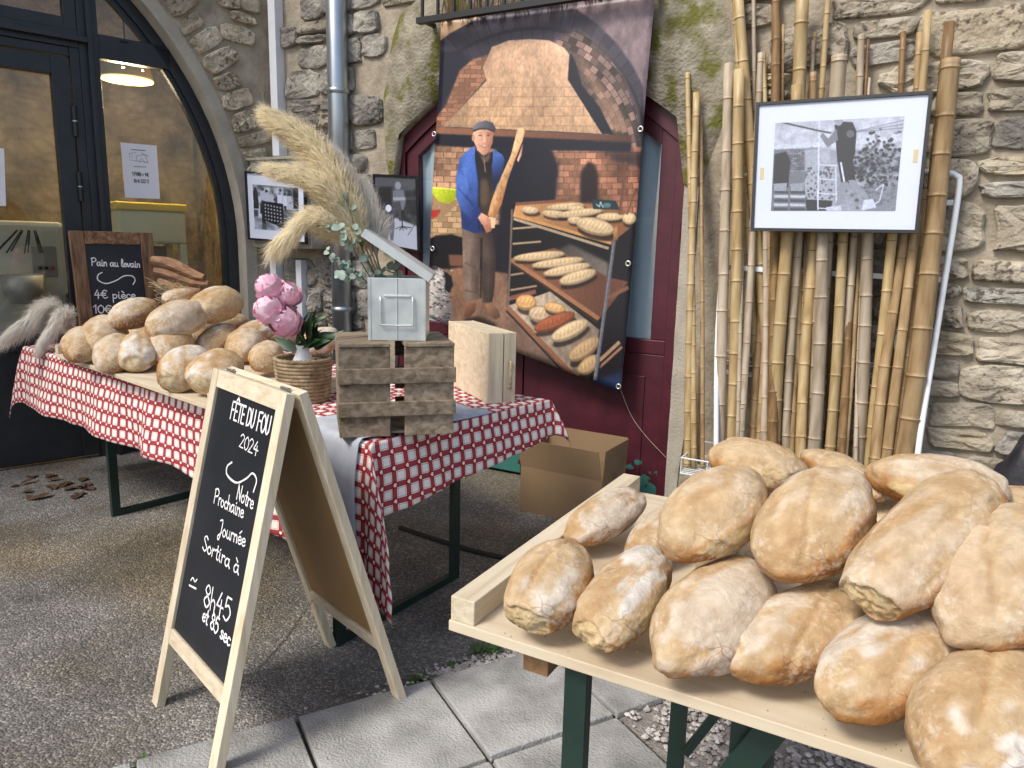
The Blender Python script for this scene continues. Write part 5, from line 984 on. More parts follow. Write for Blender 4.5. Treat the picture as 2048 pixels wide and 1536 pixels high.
# ---------------------------------------------------------------- pampas plumes
def fluff(name, c):
    m = bpy.data.materials.new(name); m.use_nodes = True; n = m.node_tree.nodes; l = m.node_tree.links; n.remove(n['Principled BSDF']); a = n.new('ShaderNodeBsdfDiffuse'); b = n.new('ShaderNodeBsdfTranslucent'); x = n.new('ShaderNodeMixShader'); x.inputs[0].default_value = .45
    a.inputs[0].default_value = b.inputs[0].default_value = (*c, 1); l.new(a.outputs[0], x.inputs[1]); l.new(b.outputs[0], x.inputs[2]); l.new(x.outputs[0], n['Material Output'].inputs[0]); return m
M_PAMP = fluff('pampas_cream', (.94, .86, .66)); M_PAMPW = fluff('pampas_white', (.86, .82, .75))
def plume(name, path, width, label, m_, seed, n=1700, droop=.35, group=None, ln=(.05, .10)):
    rs = random.Random(seed); P_ = catmull([np.array(p) for p in path], 10); t = thing(name, label, 'grass', P_[0], group); q = MB(); q.tube(P_, [.004*(1-.8*i/len(P_)) for i in range(len(P_))], 6); q.build('stem', mat('straw_stem', [(.42, .33, .17), (.55, .45, .27)]), t)
    f = MB(); N = len(P_)
    for k in range(n):
        u = rs.random()**.85; i = .25+.75*u; x = i*(N-1); j = int(min(N-2, x)); b = lerp(P_[j], P_[j+1], x-j); d = P_[min(N-1, j+1)]-P_[max(0, j-1)]; d = d/np.linalg.norm(d)
        prof = width*(math.sin(math.pi*min(1, .12+.8*u))**.7)*(1-.35*u); r_ = np.array([rs.gauss(0, 1), rs.gauss(0, 1), rs.gauss(0, 1)]); r_ -= d*np.dot(r_, d); r_ /= np.linalg.norm(r_)
        L_ = rs.uniform(*ln); p0 = b; p1 = b+d*L_*.55+r_*prof*rs.uniform(.25, .7); p2 = p1+d*L_*.5+r_*prof*rs.uniform(.1, .5)-zv*droop*L_*rs.uniform(.3, 1.1); s_ = np.cross(d, r_); w_ = .0011
        vs = [p0-s_*w_, p0+s_*w_, p1-s_*w_*1.3, p1+s_*w_*1.3, p2]; f.add(vs, [(0, 1, 3, 2), (2, 3, 4)])
        for z_ in range(2):       # side barbs
            bb = lerp(p1, p2, rs.uniform(.0, .7)); e_ = bb+np.array([rs.gauss(0, 1), rs.gauss(0, 1), rs.gauss(-.3, 1)])*L_*.16+d*L_*.14; f.add([bb-s_*.0007, bb+s_*.0007, e_], [(0, 1, 2)])
    h_ = f.build('plume', m_, t); h_['kind'] = 'stuff'; return t
gC = G3(GW*.45, GD*.5, GH*.3); gd = np.linalg.norm((gC-CAM)[:2])
GRP = 'pampas plumes in the metal box'
plume('pampas_plume', [gC, athd(735, 505, gd), athd(690, 400, gd+.03), athd(625, 300, gd+.05), athd(562, 246, gd+.05)], .095, 'tall cream pampas plume reaching highest from the metal box', M_PAMP, 1, 5200, group=GRP)
plume('pampas_plume', [gC, athd(730, 510, gd-.03), athd(690, 440, gd-.03), athd(640, 375, gd-.05), athd(575, 345, gd-.06)], .07, 'cream pampas plume bending left below the tallest one', M_PAMP, 2, 3600, group=GRP)
plume('pampas_plume', [gC, athd(728, 515, gd-.05), athd(685, 470, gd-.06), athd(640, 440, gd-.08), athd(583, 465, gd-.1)], .06, 'drooping pampas plume brushing the crowd photo', M_PAMP, 3, 3200, droop=.7, group=GRP)
plume('pampas_plume', [gC, athd(745, 510, gd+.05), athd(725, 430, gd+.07), athd(700, 370, gd+.08), athd(680, 330, gd+.09)], .07, 'short whitish pampas plume in front of the downpipe', M_PAMPW, 4, 2600, group=GRP)
plume('pampas_plume', [gC, athd(755, 520, gd+.05), athd(755, 470, gd+.07), athd(742, 425, gd+.08), athd(735, 400, gd+.09)], .065, 'small whitish pampas plume beside the guitarist photo', M_PAMPW, 5, 2200, group=GRP)
pl0 = athd(155, 640, 4.66); pl0[2] = TZ+.05
plume('pampas_plume', [pl0+np.array([.12, .05, 0]), pl0, athd(110, 618, 4.6), athd(65, 640, 4.55), athd(28, 662, 4.5)], .075, 'white pampas plume lying beside the framed chalkboard', M_PAMPW, 6, 2600, droop=.5, ln=(.06, .12))
plume('pampas_plume', [pl0+np.array([.10, .0, -.01]), pl0+np.array([0, -.02, -.01]), athd(135, 630, 4.55), athd(108, 655, 4.5), athd(92, 674, 4.48)], .06, 'shorter white pampas plume drooping over the table end', M_PAMPW, 7, 1800, droop=.6, ln=(.05, .10))
# eucalyptus
M_EUC = mat('eucalyptus_leaf', [(.16, .24, .19), (.28, .36, .29), (.36, .43, .36)], scale=12, rough=.55, rnd=.2); M_EUCS = mat('eucalyptus_stem', (.16, .11, .06))
def sprig(path, label, seed, n, sz):
    rs = random.Random(seed); P_ = catmull([np.array(p) for p in path], 8); t = thing('eucalyptus_sprig', label, 'foliage', P_[0], 'eucalyptus in the metal box'); q = MB(); q.tube(P_, .0018, 5); q.build('stem', M_EUCS, t)
    for k in range(n):
        i = int((.2+.8*k/n)*(len(P_)-1)); p = P_[i]; d = P_[min(i+1, len(P_)-1)]-P_[max(0, i-1)]; a = rs.uniform(0, 6.28); r_ = np.array([math.cos(a), math.sin(a)*.5-.3, math.sin(a)*.8]); s_ = sz*rs.uniform(.6, 1.2); q = MB(); ctr = p+r_/np.linalg.norm(r_)*s_*.8; nn = np.array([rs.uniform(-.6, .6), -1, rs.uniform(-.2, .9)]); nn /= np.linalg.norm(nn); u_ = np.cross(nn, r_); u_ /= np.linalg.norm(u_); v_ = np.cross(nn, u_)
        q.v = [tuple(ctr)]+[tuple(ctr+(u_*math.cos(w)*.8+v_*math.sin(w))*s_*.62+nn*.12*s_*math.cos(2*w)) for w in np.linspace(0, 2*math.pi, 11)[:-1]]; q.f = [(0, 1+j, 1+(j+1) % 10) for j in range(10)]; q.build('leaf', M_EUC, t, smooth=True)
sprig([gC, athd(725, 530, gd-.06), athd(690, 470, gd-.10), athd(655, 455, gd-.12)], 'eucalyptus sprig rising left out of the metal box', 1, 20, .022)
sprig([gC, athd(715, 545, gd-.08), athd(680, 520, gd-.12), athd(655, 500, gd-.14)], 'eucalyptus sprig with small pale leaves low on the left', 2, 20, .018)
sprig([gC, athd(720, 550, gd-.07), athd(700, 550, gd-.12), athd(672, 535, gd-.14)], 'lowest eucalyptus sprig hanging over the box rim', 3, 16, .022)
sprig([gC, athd(735, 520, gd-.05), athd(705, 440, gd-.06), athd(695, 385, gd-.05)], 'eucalyptus sprig standing among the plumes', 4, 16, .022)
sprig([gC, athd(760, 545, gd), athd(785, 545, gd), athd(795, 548, gd)], 'dark eucalyptus leaves under the open lid', 5, 14, .024)
# driftwood and dry straw behind the framed chalkboard
dw = athd(360, 560, 4.75); dwt = thing('driftwood', 'split reddish driftwood pieces beside the framed chalkboard', 'wood', (dw[0], dw[1], TZ+.01)); M_DRIFT = wood('driftwood_brown', [(.16, .08, .04), (.30, .16, .085), (.40, .24, .14)], 'x', rough=.8, bump=.5)
for k, (a, b, r) in enumerate((((305, 520), (408, 552), .030), ((310, 545), (418, 566), .026), ((318, 565), (402, 585), .022))):
    A_, B_ = athd(*a, 4.8), athd(*b, 4.62); q = MB(); pts = [lerp(A_, B_, t)+zv*.012*math.sin(t*5+k) for t in np.linspace(0, 1, 8)]; q.tube(pts, [r*(.6+.5*math.sin(2.6*t+.4))*(1+.2*mnoise.noise(Vector((t*9, k, 0)))) for t in np.linspace(0, 1, 8)], 7); q.build('driftwood_piece', M_DRIFT, dwt)
q = MB(); rs = random.Random(3)
for k in range(160): a_ = athd(rs.uniform(318, 372), rs.uniform(565, 615), 4.7+rs.uniform(-.05, .05)); q.tube([a_, a_+np.array([rs.uniform(-.12, .12), rs.uniform(-.05, .05), rs.uniform(-.05, .06)])], .0012, 3)
so_ = q.build('straw', mat('straw', [(.36, .25, .11), (.5, .38, .2)]), dwt); so_['kind'] = 'stuff'
q = MB(); q.box((dw[0]+.0, dw[1], TZ+.09), (.09, 0, 0), (0, .06, 0), (0, 0, .085)); q.build('straw_block', mat('straw_dark', [(.14, .09, .04), (.26, .18, .09)], scale=40, bump=1, bscale=80), dwt)
# ================================================================== PRINTED PICTURES
class Canvas:
    def __init__(s, w, h, quad, bgc):
        s.w, s.h = w, h; s.a = np.ones((h, w, 3))*np.array(bgc); src = np.array(quad, float); dst = np.array([(0, 0), (w, 0), (w, h), (0, h)], float); A_ = []; B_ = []
        for (x, y), (u, v) in zip(src, dst): A_ += [[x, y, 1, 0, 0, 0, -u*x, -u*y], [0, 0, 0, x, y, 1, -v*x, -v*y]]; B_ += [u, v]
        s.Hm = np.append(np.linalg.solve(np.array(A_), np.array(B_)), 1).reshape(3, 3); yy, xx = np.mgrid[0:h, 0:w]; Hi = np.linalg.inv(s.Hm); d = Hi[2, 0]*xx+Hi[2, 1]*yy+Hi[2, 2]; s.X = (Hi[0, 0]*xx+Hi[0, 1]*yy+Hi[0, 2])/d; s.Y = (Hi[1, 0]*xx+Hi[1, 1]*yy+Hi[1, 2])/d
    def win(s, pts, pad):
        P_ = np.array(pts, float); c = np.array([(x, y, 1) for x in (P_[:, 0].min(), P_[:, 0].max()) for y in (P_[:, 1].min(), P_[:, 1].max())]) @ s.Hm.T; c = c[:, :2]/c[:, 2:]; pad = int(pad*3+3)
        x0, y0 = np.maximum(0, np.floor(c.min(0)).astype(int)-pad); x1, y1 = np.ceil(c.max(0)).astype(int)+pad; return slice(y0, max(y0, min(s.h, y1))), slice(x0, max(x0, min(s.w, x1)))
    def inside(s, pts, W_):
        X, Y = s.X[W_], s.Y[W_]; c = np.zeros(X.shape, bool); P_ = np.array(pts, float); n = len(P_)
        for i in range(n):
            ax_, ay = P_[i]; bx, by = P_[(i+1) % n]
            if ay != by: c ^= ((ay > Y) != (by > Y)) & (X < (bx-ax_)*(Y-ay)/(by-ay)+ax_)
        return c
    def mask(s, pts): m = np.zeros((s.h, s.w), bool); W_ = s.win(pts, 0); m[W_] = s.inside(pts, W_); return m
    def blur(s, m, r):
        m = m.astype(float)
        if min(m.shape) < 1: return m
        for _ in range(2):
            for ax_ in (0, 1):
                k = max(1, int(r)); c = np.cumsum(np.concatenate([np.repeat(m.take([0], ax_), k+1, ax_), m, np.repeat(m.take([-1], ax_), k, ax_)], ax_), ax_); n = m.shape[ax_]; m = (c.take(range(2*k+1, 2*k+1+n), ax_)-c.take(range(0, n), ax_))/(2*k+1)
        return m
    def put(s, W_, m, col, al=1.0): m = (m*al)[..., None]; s.a[W_] = s.a[W_]*(1-m)+col*m
    def poly(s, pts, col, soft=1, al=1.0, smooth=False): W_ = s.win(pts, soft); s.put(W_, s.blur(s.inside(pts, W_), soft), np.array(col), al)
    def grad(s, pts, ca, cb, pa, pb, soft=1, al=1.0):
        W_ = s.win(pts, soft); d = np.array(pb, float)-pa; t = np.clip(((s.X[W_]-pa[0])*d[0]+(s.Y[W_]-pa[1])*d[1])/(d@d), 0, 1)[..., None]; s.put(W_, s.blur(s.inside(pts, W_), soft), np.array(ca)*(1-t)+np.array(cb)*t, al)
    def tex(s, amp, cells, seed=0, m=None): s.noise(amp, cells, seed, m)
    def ell(s, cx, cy, rx, ry, col, ang=0, soft=1, al=1.0):
        R_ = max(rx, ry); W_ = s.win([(cx-R_, cy-R_), (cx+R_, cy+R_)], soft); c, n = math.cos(ang), math.sin(ang); X, Y = s.X[W_]-cx, s.Y[W_]-cy; s.put(W_, s.blur(((X*c+Y*n)/rx)**2+((-X*n+Y*c)/ry)**2 < 1, soft), np.array(col), al)
    def line(s, pts, w, col, al=1.0, soft=1):
        for (a, b) in zip(pts[:-1], pts[1:]):
            a, b = np.array(a, float), np.array(b, float); d = b-a; n = np.array([-d[1], d[0]])/(np.linalg.norm(d)+1e-9)*w/2; s.poly([a+n, b+n, b-n, a-n], col, soft, al)
    def noise(s, amp, cells, seed=0, m=None):
        r = np.random.RandomState(seed); g_ = r.rand(cells+2, cells+2); yy = np.linspace(0, cells, s.h); xx = np.linspace(0, cells, s.w); yi, xi = yy.astype(int), xx.astype(int); fy, fx = (yy-yi)[:, None], (xx-xi)[None]; n = g_[yi][:, xi]*(1-fy)*(1-fx)+g_[yi+1][:, xi]*fy*(1-fx)+g_[yi][:, xi+1]*(1-fy)*fx+g_[yi+1][:, xi+1]*fy*fx; f = 1+amp*(n-.5)*2
        if m is not None: f = 1+(f-1)*m
        s.a *= f[..., None]
    def bricks(s, m, bw, bh, mortar, amp, seed=0, arch=None):
        X, Y = (s.X, s.Y) if arch is None else (np.arctan2(s.Y-arch[1], s.X-arch[0])*arch[2], np.hypot(s.X-arch[0], s.Y-arch[1])); r = np.floor(Y/bh); xo = X+(r % 2)*bw/2; c = np.floor(xo/bw); h_ = np.modf(np.abs(np.sin(r*127.1+c*311.7+seed)*43758.5))[0]; e = ((Y/bh-r) < .12) | ((xo/bw-c) < .07); f = np.where(e, mortar, 1+amp*(h_-.5)); s.a = np.where(m[..., None], s.a*f[..., None], s.a)
def rgb(*c): return np.array(c)/255.
# ---- banner: baker in front of his oven
BQ = [(882, 38), (1312, -18), (1245, 783), (857, 632)]
cv = Canvas(660, 1140, BQ, rgb(30, 26, 32))
NAV = rgb(24, 24, 36)
cv.poly([(840, -60), (1340, -60), (1340, 320), (840, 320)], rgb(122, 104, 108)); cv.tex(.14, 60, 3); cv.tex(.12, 14, 4)
ARCH = [(862, 300), (860, 130), (864, 96), (896, 66), (942, 37), (1010, 18), (1098, 11), (1137, 20), (1183, 50), (1229, 90), (1263, 131), (1286, 168), (1296, 300)]
cv.poly([(840, 30), (965, 28), (919, 53), (880, 80), (850, 120)], rgb(206, 172, 138), 2)
cv.poly(ARCH, rgb(58, 52, 64), 2); am = cv.mask(ARCH); cv.bricks(am, 21, 60, .62, .25, 3, arch=(1052, 300, 230))
VR = [(1085, 84), (1137, 60), (1190, 92), (1240, 150), (1275, 225), (1282, 300), (1190, 300), (1150, 180), (1123, 108)]
cv.poly(VR, rgb(112, 90, 82), 8); cv.bricks(cv.mask(VR), 17, 13, .62, 1.1, 5, arch=(1030, 330, 250)); cv.poly([(1128, 100), (1150, 130), (1215, 262), (1262, 262), (1235, 215), (1180, 150)], rgb(172, 134, 108), 8, .55)
cv.poly([(858, 103), (912, 100), (930, 117), (905, 160), (880, 215), (862, 250)], rgb(30, 30, 44), 5)
LB_ = [(912, 138), (935, 116), (962, 108), (962, 150), (925, 200), (886, 250), (862, 250), (889, 206)]; cv.poly(LB_, rgb(158, 112, 86), 2); cv.bricks(cv.mask(LB_), 20, 8.5, .74, .35, 2)
HD = [(953, 133), (969, 92), (999, 80), (1038, 77), (1080, 80), (1112, 95), (1123, 108), (1122, 156), (1197, 264), (884, 250), (960, 158)]
cv.grad(HD, rgb(206, 168, 138), rgb(182, 146, 112), (1040, 80), (1000, 262), 1); hm = cv.mask(HD); cv.bricks(hm & (cv.Y > 160), 42, 19, .90, .10, 7); cv.tex(.07, 40, 5, hm); cv.tex(.09, 130, 6, hm); cv.tex(.10, 9, 9, hm)
cv.poly([(1125, 105), (1137, 124), (1153, 170), (1190, 211), (1222, 266), (1197, 264), (1122, 158)], NAV, 1)
BW_ = [(855, 284), (1290, 290), (1275, 450), (855, 440)]; cv.grad(BW_, rgb(178, 138, 108), rgb(138, 92, 72), (860, 330), (1270, 330), 2); bm_ = cv.mask(BW_); cv.bricks(bm_, 23, 12, .70, .55, 11); cv.tex(.22, 12, 5, bm_); cv.tex(.10, 90, 6, bm_)
cv.grad([(858, 250), (1262, 268), (1262, 282), (858, 264)], rgb(150, 104, 78), rgb(86, 56, 46), (860, 255), (1260, 275), 1); cv.poly([(858, 264), (1262, 281), (1262, 300), (1100, 297), (1000, 295), (856, 287)], NAV, 3)
cv.poly([(980, 290), (1090, 292), (1106, 325), (1098, 420), (1095, 620), (975, 640), (990, 400)], NAV, 5); cv.poly([(1152, 340), (1168, 318), (1182, 325), (1190, 350), (1188, 400), (1150, 400)], rgb(38, 26, 30), 4); cv.poly([(1195, 300), (1290, 300), (1285, 330), (1230, 320)], rgb(36, 28, 34), 6, .7)
FL_ = [(855, 520), (1010, 540), (1010, 610), (1180, 780), (1170, 800), (850, 680)]; cv.grad(FL_, rgb(134, 98, 74), rgb(110, 92, 84), (880, 540), (1100, 760), 3); cv.tex(.16, 24, 8, cv.mask(FL_)); cv.tex(.10, 110, 9, cv.mask(FL_))
cv.poly([(924, 632), (950, 626), (985, 640), (975, 665), (925, 662)], rgb(26, 20, 22), 5, .85)
NI = [(857, 400), (922, 398), (924, 470), (857, 474)]; cv.poly(NI, rgb(186, 152, 114), 2); cv.bricks(cv.mask(NI), 17, 11, .72, .35, 4); cv.poly([(857, 482), (872, 468), (900, 464), (925, 472), (926, 528), (857, 540)], rgb(22, 20, 26), 3); cv.poly([(895, 505), (922, 505), (922, 528), (897, 528)], rgb(112, 78, 60), 3)
cv.poly([(857, 372), (866, 372), (878, 398), (912, 400), (896, 420), (884, 432), (857, 440)], rgb(164, 132, 100), 2); cv.poly([(858, 418), (882, 416), (876, 430), (858, 438)], rgb(176, 58, 54), 1); cv.grad([(863, 371), (911, 374), (906, 396), (896, 404), (878, 400), (868, 385)], rgb(206, 218, 60), rgb(150, 168, 24), (865, 375), (908, 400), 1); cv.line([(863, 372), (911, 375)], 2.5, rgb(226, 236, 110))
# the baker
TR_ = [(919, 453), (976, 459), (982, 506), (980, 564), (976, 597), (958, 599), (956, 560), (954, 506), (950, 560), (951, 592), (925, 597), (922, 549), (920, 500)]
cv.grad(TR_, rgb(122, 104, 92), rgb(46, 36, 36), (920, 500), (984, 500), 1); tm = cv.mask(TR_); cv.tex(.22, 26, 12, tm); cv.line([(955, 470), (954, 590)], 4, rgb(26, 20, 22), .8, 2); cv.line([(931, 475), (934, 590)], 5, rgb(150, 130, 114), .35, 4); cv.line([(968, 490), (968, 590)], 4, rgb(110, 92, 82), .3, 4); cv.line([(923, 520), (945, 530)], 2, rgb(60, 48, 44), .6, 2); cv.line([(924, 575), (948, 580)], 2, rgb(50, 40, 38), .6, 2)
cv.grad([(926, 600), (946, 600), (944, 618), (932, 632), (924, 628)], rgb(142, 96, 72), rgb(66, 40, 32), (926, 605), (946, 625), 1); cv.grad([(962, 602), (976, 600), (988, 612), (992, 626), (984, 632), (972, 624)], rgb(150, 112, 84), rgb(80, 54, 42), (964, 606), (990, 628), 1)
cv.grad([(941, 292), (958, 308), (976, 298), (979, 330), (976, 400), (966, 440), (950, 440), (946, 380), (942, 330)], rgb(60, 48, 42), rgb(26, 22, 26), (944, 380), (978, 330), 2); cv.ell(960, 380, 9, 28, rgb(104, 84, 66), 0, 5, .6); cv.line([(958, 308), (962, 340)], 2, rgb(170, 150, 130), .7); cv.poly([(948, 300), (958, 312), (972, 300), (968, 318), (958, 322)], rgb(120, 96, 84), 2, .7)
JL = [(942, 287), (926, 299), (914, 314), (909, 349), (909, 389), (917, 415), (919, 452), (942, 461), (957, 460), (950, 418), (949, 357), (942, 314)]
cv.grad(JL, rgb(72, 106, 184), rgb(34, 52, 104), (912, 340), (956, 420), 1); cv.tex(.16, 34, 14, cv.mask(JL)); cv.line([(944, 300), (950, 360), (951, 455)], 4, rgb(20, 28, 58), .7, 2)
cv.grad([(910, 340), (909, 389), (918, 415), (936, 434), (945, 440), (955, 418), (934, 384), (926, 350)], rgb(78, 112, 190), rgb(36, 54, 110), (912, 400), (948, 410), 2); cv.line([(926, 385), (940, 408)], 3, rgb(26, 38, 82), .6, 2); cv.line([(913, 372), (930, 396)], 2, rgb(24, 36, 80), .5, 2); cv.line([(922, 330), (930, 372)], 4, rgb(104, 138, 210), .45, 3)
cv.grad([(976, 294), (993, 304), (1000, 317), (996, 345), (985, 362), (977, 385), (974, 330)], rgb(66, 98, 170), rgb(26, 36, 70), (978, 310), (998, 345), 1); cv.poly([(998, 315), (1022, 326), (1028, 335), (1019, 356), (1000, 372), (994, 350)], rgb(22, 24, 42), 2)
FA = [(937, 262), (939, 278), (947, 297), (956, 306), (962, 305), (969, 296), (975, 280), (976, 258), (958, 250)]
cv.grad(FA, rgb(232, 184, 156), rgb(150, 96, 76), (940, 275), (980, 280), 1); cv.ell(950, 281, 5, 5, rgb(226, 160, 136), 0, 3, .6); cv.ell(951, 267, 3.4, 1.6, rgb(92, 60, 50), .1, 1, .85); cv.ell(966, 267, 3.0, 1.6, rgb(70, 44, 38), 0, 1, .85); cv.line([(946, 262), (956, 262)], 1.6, rgb(160, 120, 104), .8); cv.line([(962, 262), (971, 263)], 1.6, rgb(110, 76, 64), .8); cv.grad([(958, 266), (962, 266), (965, 280), (957, 281)], rgb(236, 186, 158), rgb(170, 108, 88), (957, 275), (966, 275), 1)
cv.line([(952, 287), (959, 290), (967, 287)], 2.4, rgb(120, 58, 50), .9); cv.line([(954, 288), (965, 288)], 1.4, rgb(246, 232, 222), .9); cv.line([(948, 283), (951, 290)], 1.2, rgb(150, 98, 80), .7); cv.line([(970, 282), (969, 290)], 1.2, rgb(120, 74, 60), .7); cv.ell(938.5, 272, 3, 7, rgb(200, 144, 120), 0, 1)
cv.grad([(937, 258), (938, 249), (946, 241), (960, 237), (974, 242), (980, 254), (977, 260), (960, 253), (944, 256)], rgb(120, 118, 128), rgb(60, 58, 68), (940, 245), (980, 255), 1); cv.line([(937, 258), (950, 254), (964, 254), (978, 260)], 3, rgb(44, 42, 50), .9)
BRD = [(1022, 254), (1030, 251), (1037, 258), (1033, 277), (1019, 314), (1005, 355), (993, 403), (979, 430), (967, 425), (973, 398), (993, 346), (1010, 306)]
cv.grad(BRD, rgb(232, 192, 146), rgb(168, 116, 72), (990, 340), (1012, 350), 1); cv.tex(.16, 46, 15, cv.mask(BRD)); [cv.line([(1020-k*7.5, 275+k*23), (1026-k*7.5, 283+k*23)], 2.4, rgb(150, 98, 60), .6, 2) for k in range(6)]; cv.poly([(968, 428), (982, 430), (980, 450), (970, 452)], rgb(222, 184, 146), 1)
cv.grad([(948, 430), (955, 420), (966, 426), (972, 434), (974, 456), (964, 460), (958, 446)], rgb(228, 172, 146), rgb(162, 104, 84), (950, 430), (974, 450), 1); [cv.line([(958+k*4, 442), (962+k*4, 456)], 1.2, rgb(140, 86, 70), .7) for k in range(3)]; cv.grad([(1034, 282), (1031, 306), (1025, 320), (1022, 316), (1030, 292)], rgb(226, 180, 160), rgb(160, 108, 92), (1024, 300), (1036, 300), 1)
# dog
DG = [(858, 534), (872, 530), (886, 536), (900, 548), (903, 566), (897, 585), (903, 612), (907, 648), (855, 640), (855, 550)]; cv.grad(DG, rgb(206, 198, 190), rgb(112, 104, 104), (862, 570), (906, 580), 2); rr_ = np.random.RandomState(2); dm = cv.mask(DG)
for k in range(130): a_ = rr_.uniform(-.6, .6); cv.ell(rr_.uniform(857, 902), rr_.uniform(534, 642), rr_.uniform(1.5, 4.5), rr_.uniform(1, 2.2), rgb(*(3*[rr_.choice([26, 50, 90, 225])])), a_, 1, .6)
cv.poly([(886, 537), (900, 548), (904, 566), (897, 582), (888, 575), (890, 555)], rgb(26, 24, 28), 2); cv.ell(868, 534, 9, 4, rgb(30, 28, 32), 0, 2, .8)
# rack
RKP = [(1012, 400), (1275, 425), (1265, 560), (1250, 790), (1175, 775), (1004, 606)]; cv.poly(RKP, rgb(20, 19, 26), 3)
def lines3(n, a0, a1, d, c): [cv.line([(a0[0], a0[1]+d*k), (a1[0], a1[1]+d*k)], 4.5, c) or cv.line([(a0[0], a0[1]+3+d*k), (a1[0], a1[1]+3+d*k)], 2, rgb(40, 30, 28)) for k in range(n)]
lines3(2, (1014, 451), (1070, 446), 30, rgb(176, 152, 124)); lines3(2, (1010, 543), (1062, 534), 30, rgb(160, 134, 108))
cv.grad([(1088, 500), (1130, 480), (1212, 520), (1210, 560)], rgb(84, 76, 72), rgb(150, 140, 128), (1100, 500), (1210, 540), 5, .8)
cv.grad([(1015, 423), (1020, 404), (1130, 396), (1272, 422), (1263, 449), (1218, 480)], rgb(196, 146, 96), rgb(122, 80, 54), (1020, 410), (1260, 450), 1); cv.line([(1015, 424), (1218, 481)], 6, rgb(206, 150, 92)); cv.line([(1016, 431), (1212, 491)], 6, rgb(176, 158, 132)); cv.line([(1020, 402), (1128, 394)], 6, rgb(128, 80, 64))
cv.grad([(1010, 511), (1097, 488), (1209, 548), (1258, 559), (1192, 634)], rgb(132, 88, 64), rgb(96, 62, 50), (1020, 510), (1230, 600), 1); cv.line([(1010, 512), (1192, 632)], 9, rgb(160, 112, 80)); cv.line([(1010, 519), (1190, 641)], 4, rgb(60, 38, 32)); cv.line([(1212, 590), (1258, 570)], 8, rgb(120, 78, 60))
cv.grad([(1005, 604), (1088, 575), (1194, 654), (1168, 772)], rgb(182, 164, 142), rgb(128, 112, 98), (1020, 600), (1170, 720), 1); cv.tex(.14, 70, 21, cv.mask([(1005, 604), (1088, 575), (1194, 654), (1168, 772)])); cv.line([(1005, 606), (1166, 772)], 8, rgb(138, 92, 66)); cv.line([(1003, 614), (1160, 782)], 4, rgb(52, 36, 32)); cv.line([(1006, 590), (1060, 575)], 9, rgb(128, 78, 62)); cv.line([(1195, 730), (1246, 690)], 6, rgb(150, 108, 84)); cv.line([(1195, 716), (1240, 680)], 8, rgb(196, 160, 118), .8)
def brd(x, y, rx, ry, an, c=(214, 186, 146)):
    c = np.array(c); cv.ell(x+3, y+ry*.75, rx*1.0, ry*.8, rgb(26, 18, 18), an, 2, .75); cv.ell(x, y, rx, ry, rgb(*(c*.66)), an); cv.ell(x-rx*.03, y-ry*.14, rx*.95, ry*.8, rgb(*c), an, 2); cv.ell(x-rx*.1, y-ry*.36, rx*.72, ry*.36, rgb(*np.minimum(255, c*1.14)), an, 2, .8)
    n = int(rx/5)
    for k in range(n): t = (k+.5)/n*2-1; cv.ell(x+math.cos(an)*rx*.85*t, y+math.sin(an)*rx*.85*t-ry*.1, 1.6, ry*.55, rgb(*(c*.74)), an+.5, 1, .45)
for b_ in ((1049, 414, 17, 8, .05), (1120, 407, 40, 7, -.08), (1142, 411, 18, 7, 0), (1098, 422, 26, 8, .1), (1150, 420, 50, 8, -.1), (1140, 434, 16, 8, 0), (1215, 428, 30, 8, 0), (1258, 432, 16, 12, 0), (1183, 447, 42, 17, .22), (1067, 505, 52, 9, -.1), (1105, 518, 54, 9, -.12), (1124, 532, 50, 10, -.18), (1146, 547, 40, 13, -.26)): brd(*b_)
brd(1041, 597, 20, 16, 0, (206, 160, 104)); brd(1068, 620, 21, 17, 0, (190, 164, 134)); brd(1098, 608, 22, 11, .2, (206, 164, 112)); brd(1099, 636, 44, 14, -.36, (150, 84, 56)); brd(1131, 654, 42, 16, -.42); brd(1162, 692, 38, 17, -.55, (188, 156, 116)); brd(1172, 724, 27, 16, -.6, (186, 154, 112))
cv.line([(1013, 412), (1006, 604)], 4, rgb(112, 96, 86)); cv.line([(1224, 476), (1204, 620), (1186, 756)], 8, rgb(96, 96, 104)); cv.line([(1222, 478), (1184, 756)], 2, rgb(160, 164, 172), .6); cv.grad([(1222, 452), (1230, 446), (1232, 474), (1222, 478)], rgb(190, 140, 96), rgb(120, 84, 60), (1222, 450), (1232, 476), 1)
cv.line([(1250, 320), (1236, 424)], 6, rgb(104, 70, 52)); cv.line([(1274, 372), (1252, 424)], 4, rgb(104, 70, 52)); cv.poly([(1176, 392), (1228, 396), (1236, 414), (1178, 412)], rgb(30, 50, 58)); cv.line([(1184, 402), (1192, 408), (1194, 398), (1200, 410)], 2, rgb(190, 210, 216)); cv.ell(1208, 405, 9, 5, rgb(120, 150, 150), 0, 1, .6)
cv.poly([(1150, 770), (1190, 755), (1250, 740), (1250, 800), (1140, 790)], rgb(34, 50, 84), 8, .8)
cv.tex(.07, 200, 1); cv.tex(.10, 8, 2); cv.a = np.clip(cv.a*1.02, 0, 1)
YB = 3.70
bq = [aty(x, y, YB) for x, y in BQ]
bn = MB()
def bpt(u, v):
    p = lerp(lerp(bq[0], bq[1], u), lerp(bq[3], bq[2], u), v); return (p[0], YB+.012*math.sin(u*5+v*3)*(1-.3*v)+.006*math.sin(v*9+u*2)-.03*v, p[2])
bn.grid(bpt, 40, 50, lambda u, v: (u, 1-v)); BN = bn.build('banner', imgmat('banner_print', cv.a, .36), origin=tuple((bq[3]+bq[2])/2), smooth=True); sd = BN.modifiers.new('s', 'SOLIDIFY'); sd.thickness = .0015
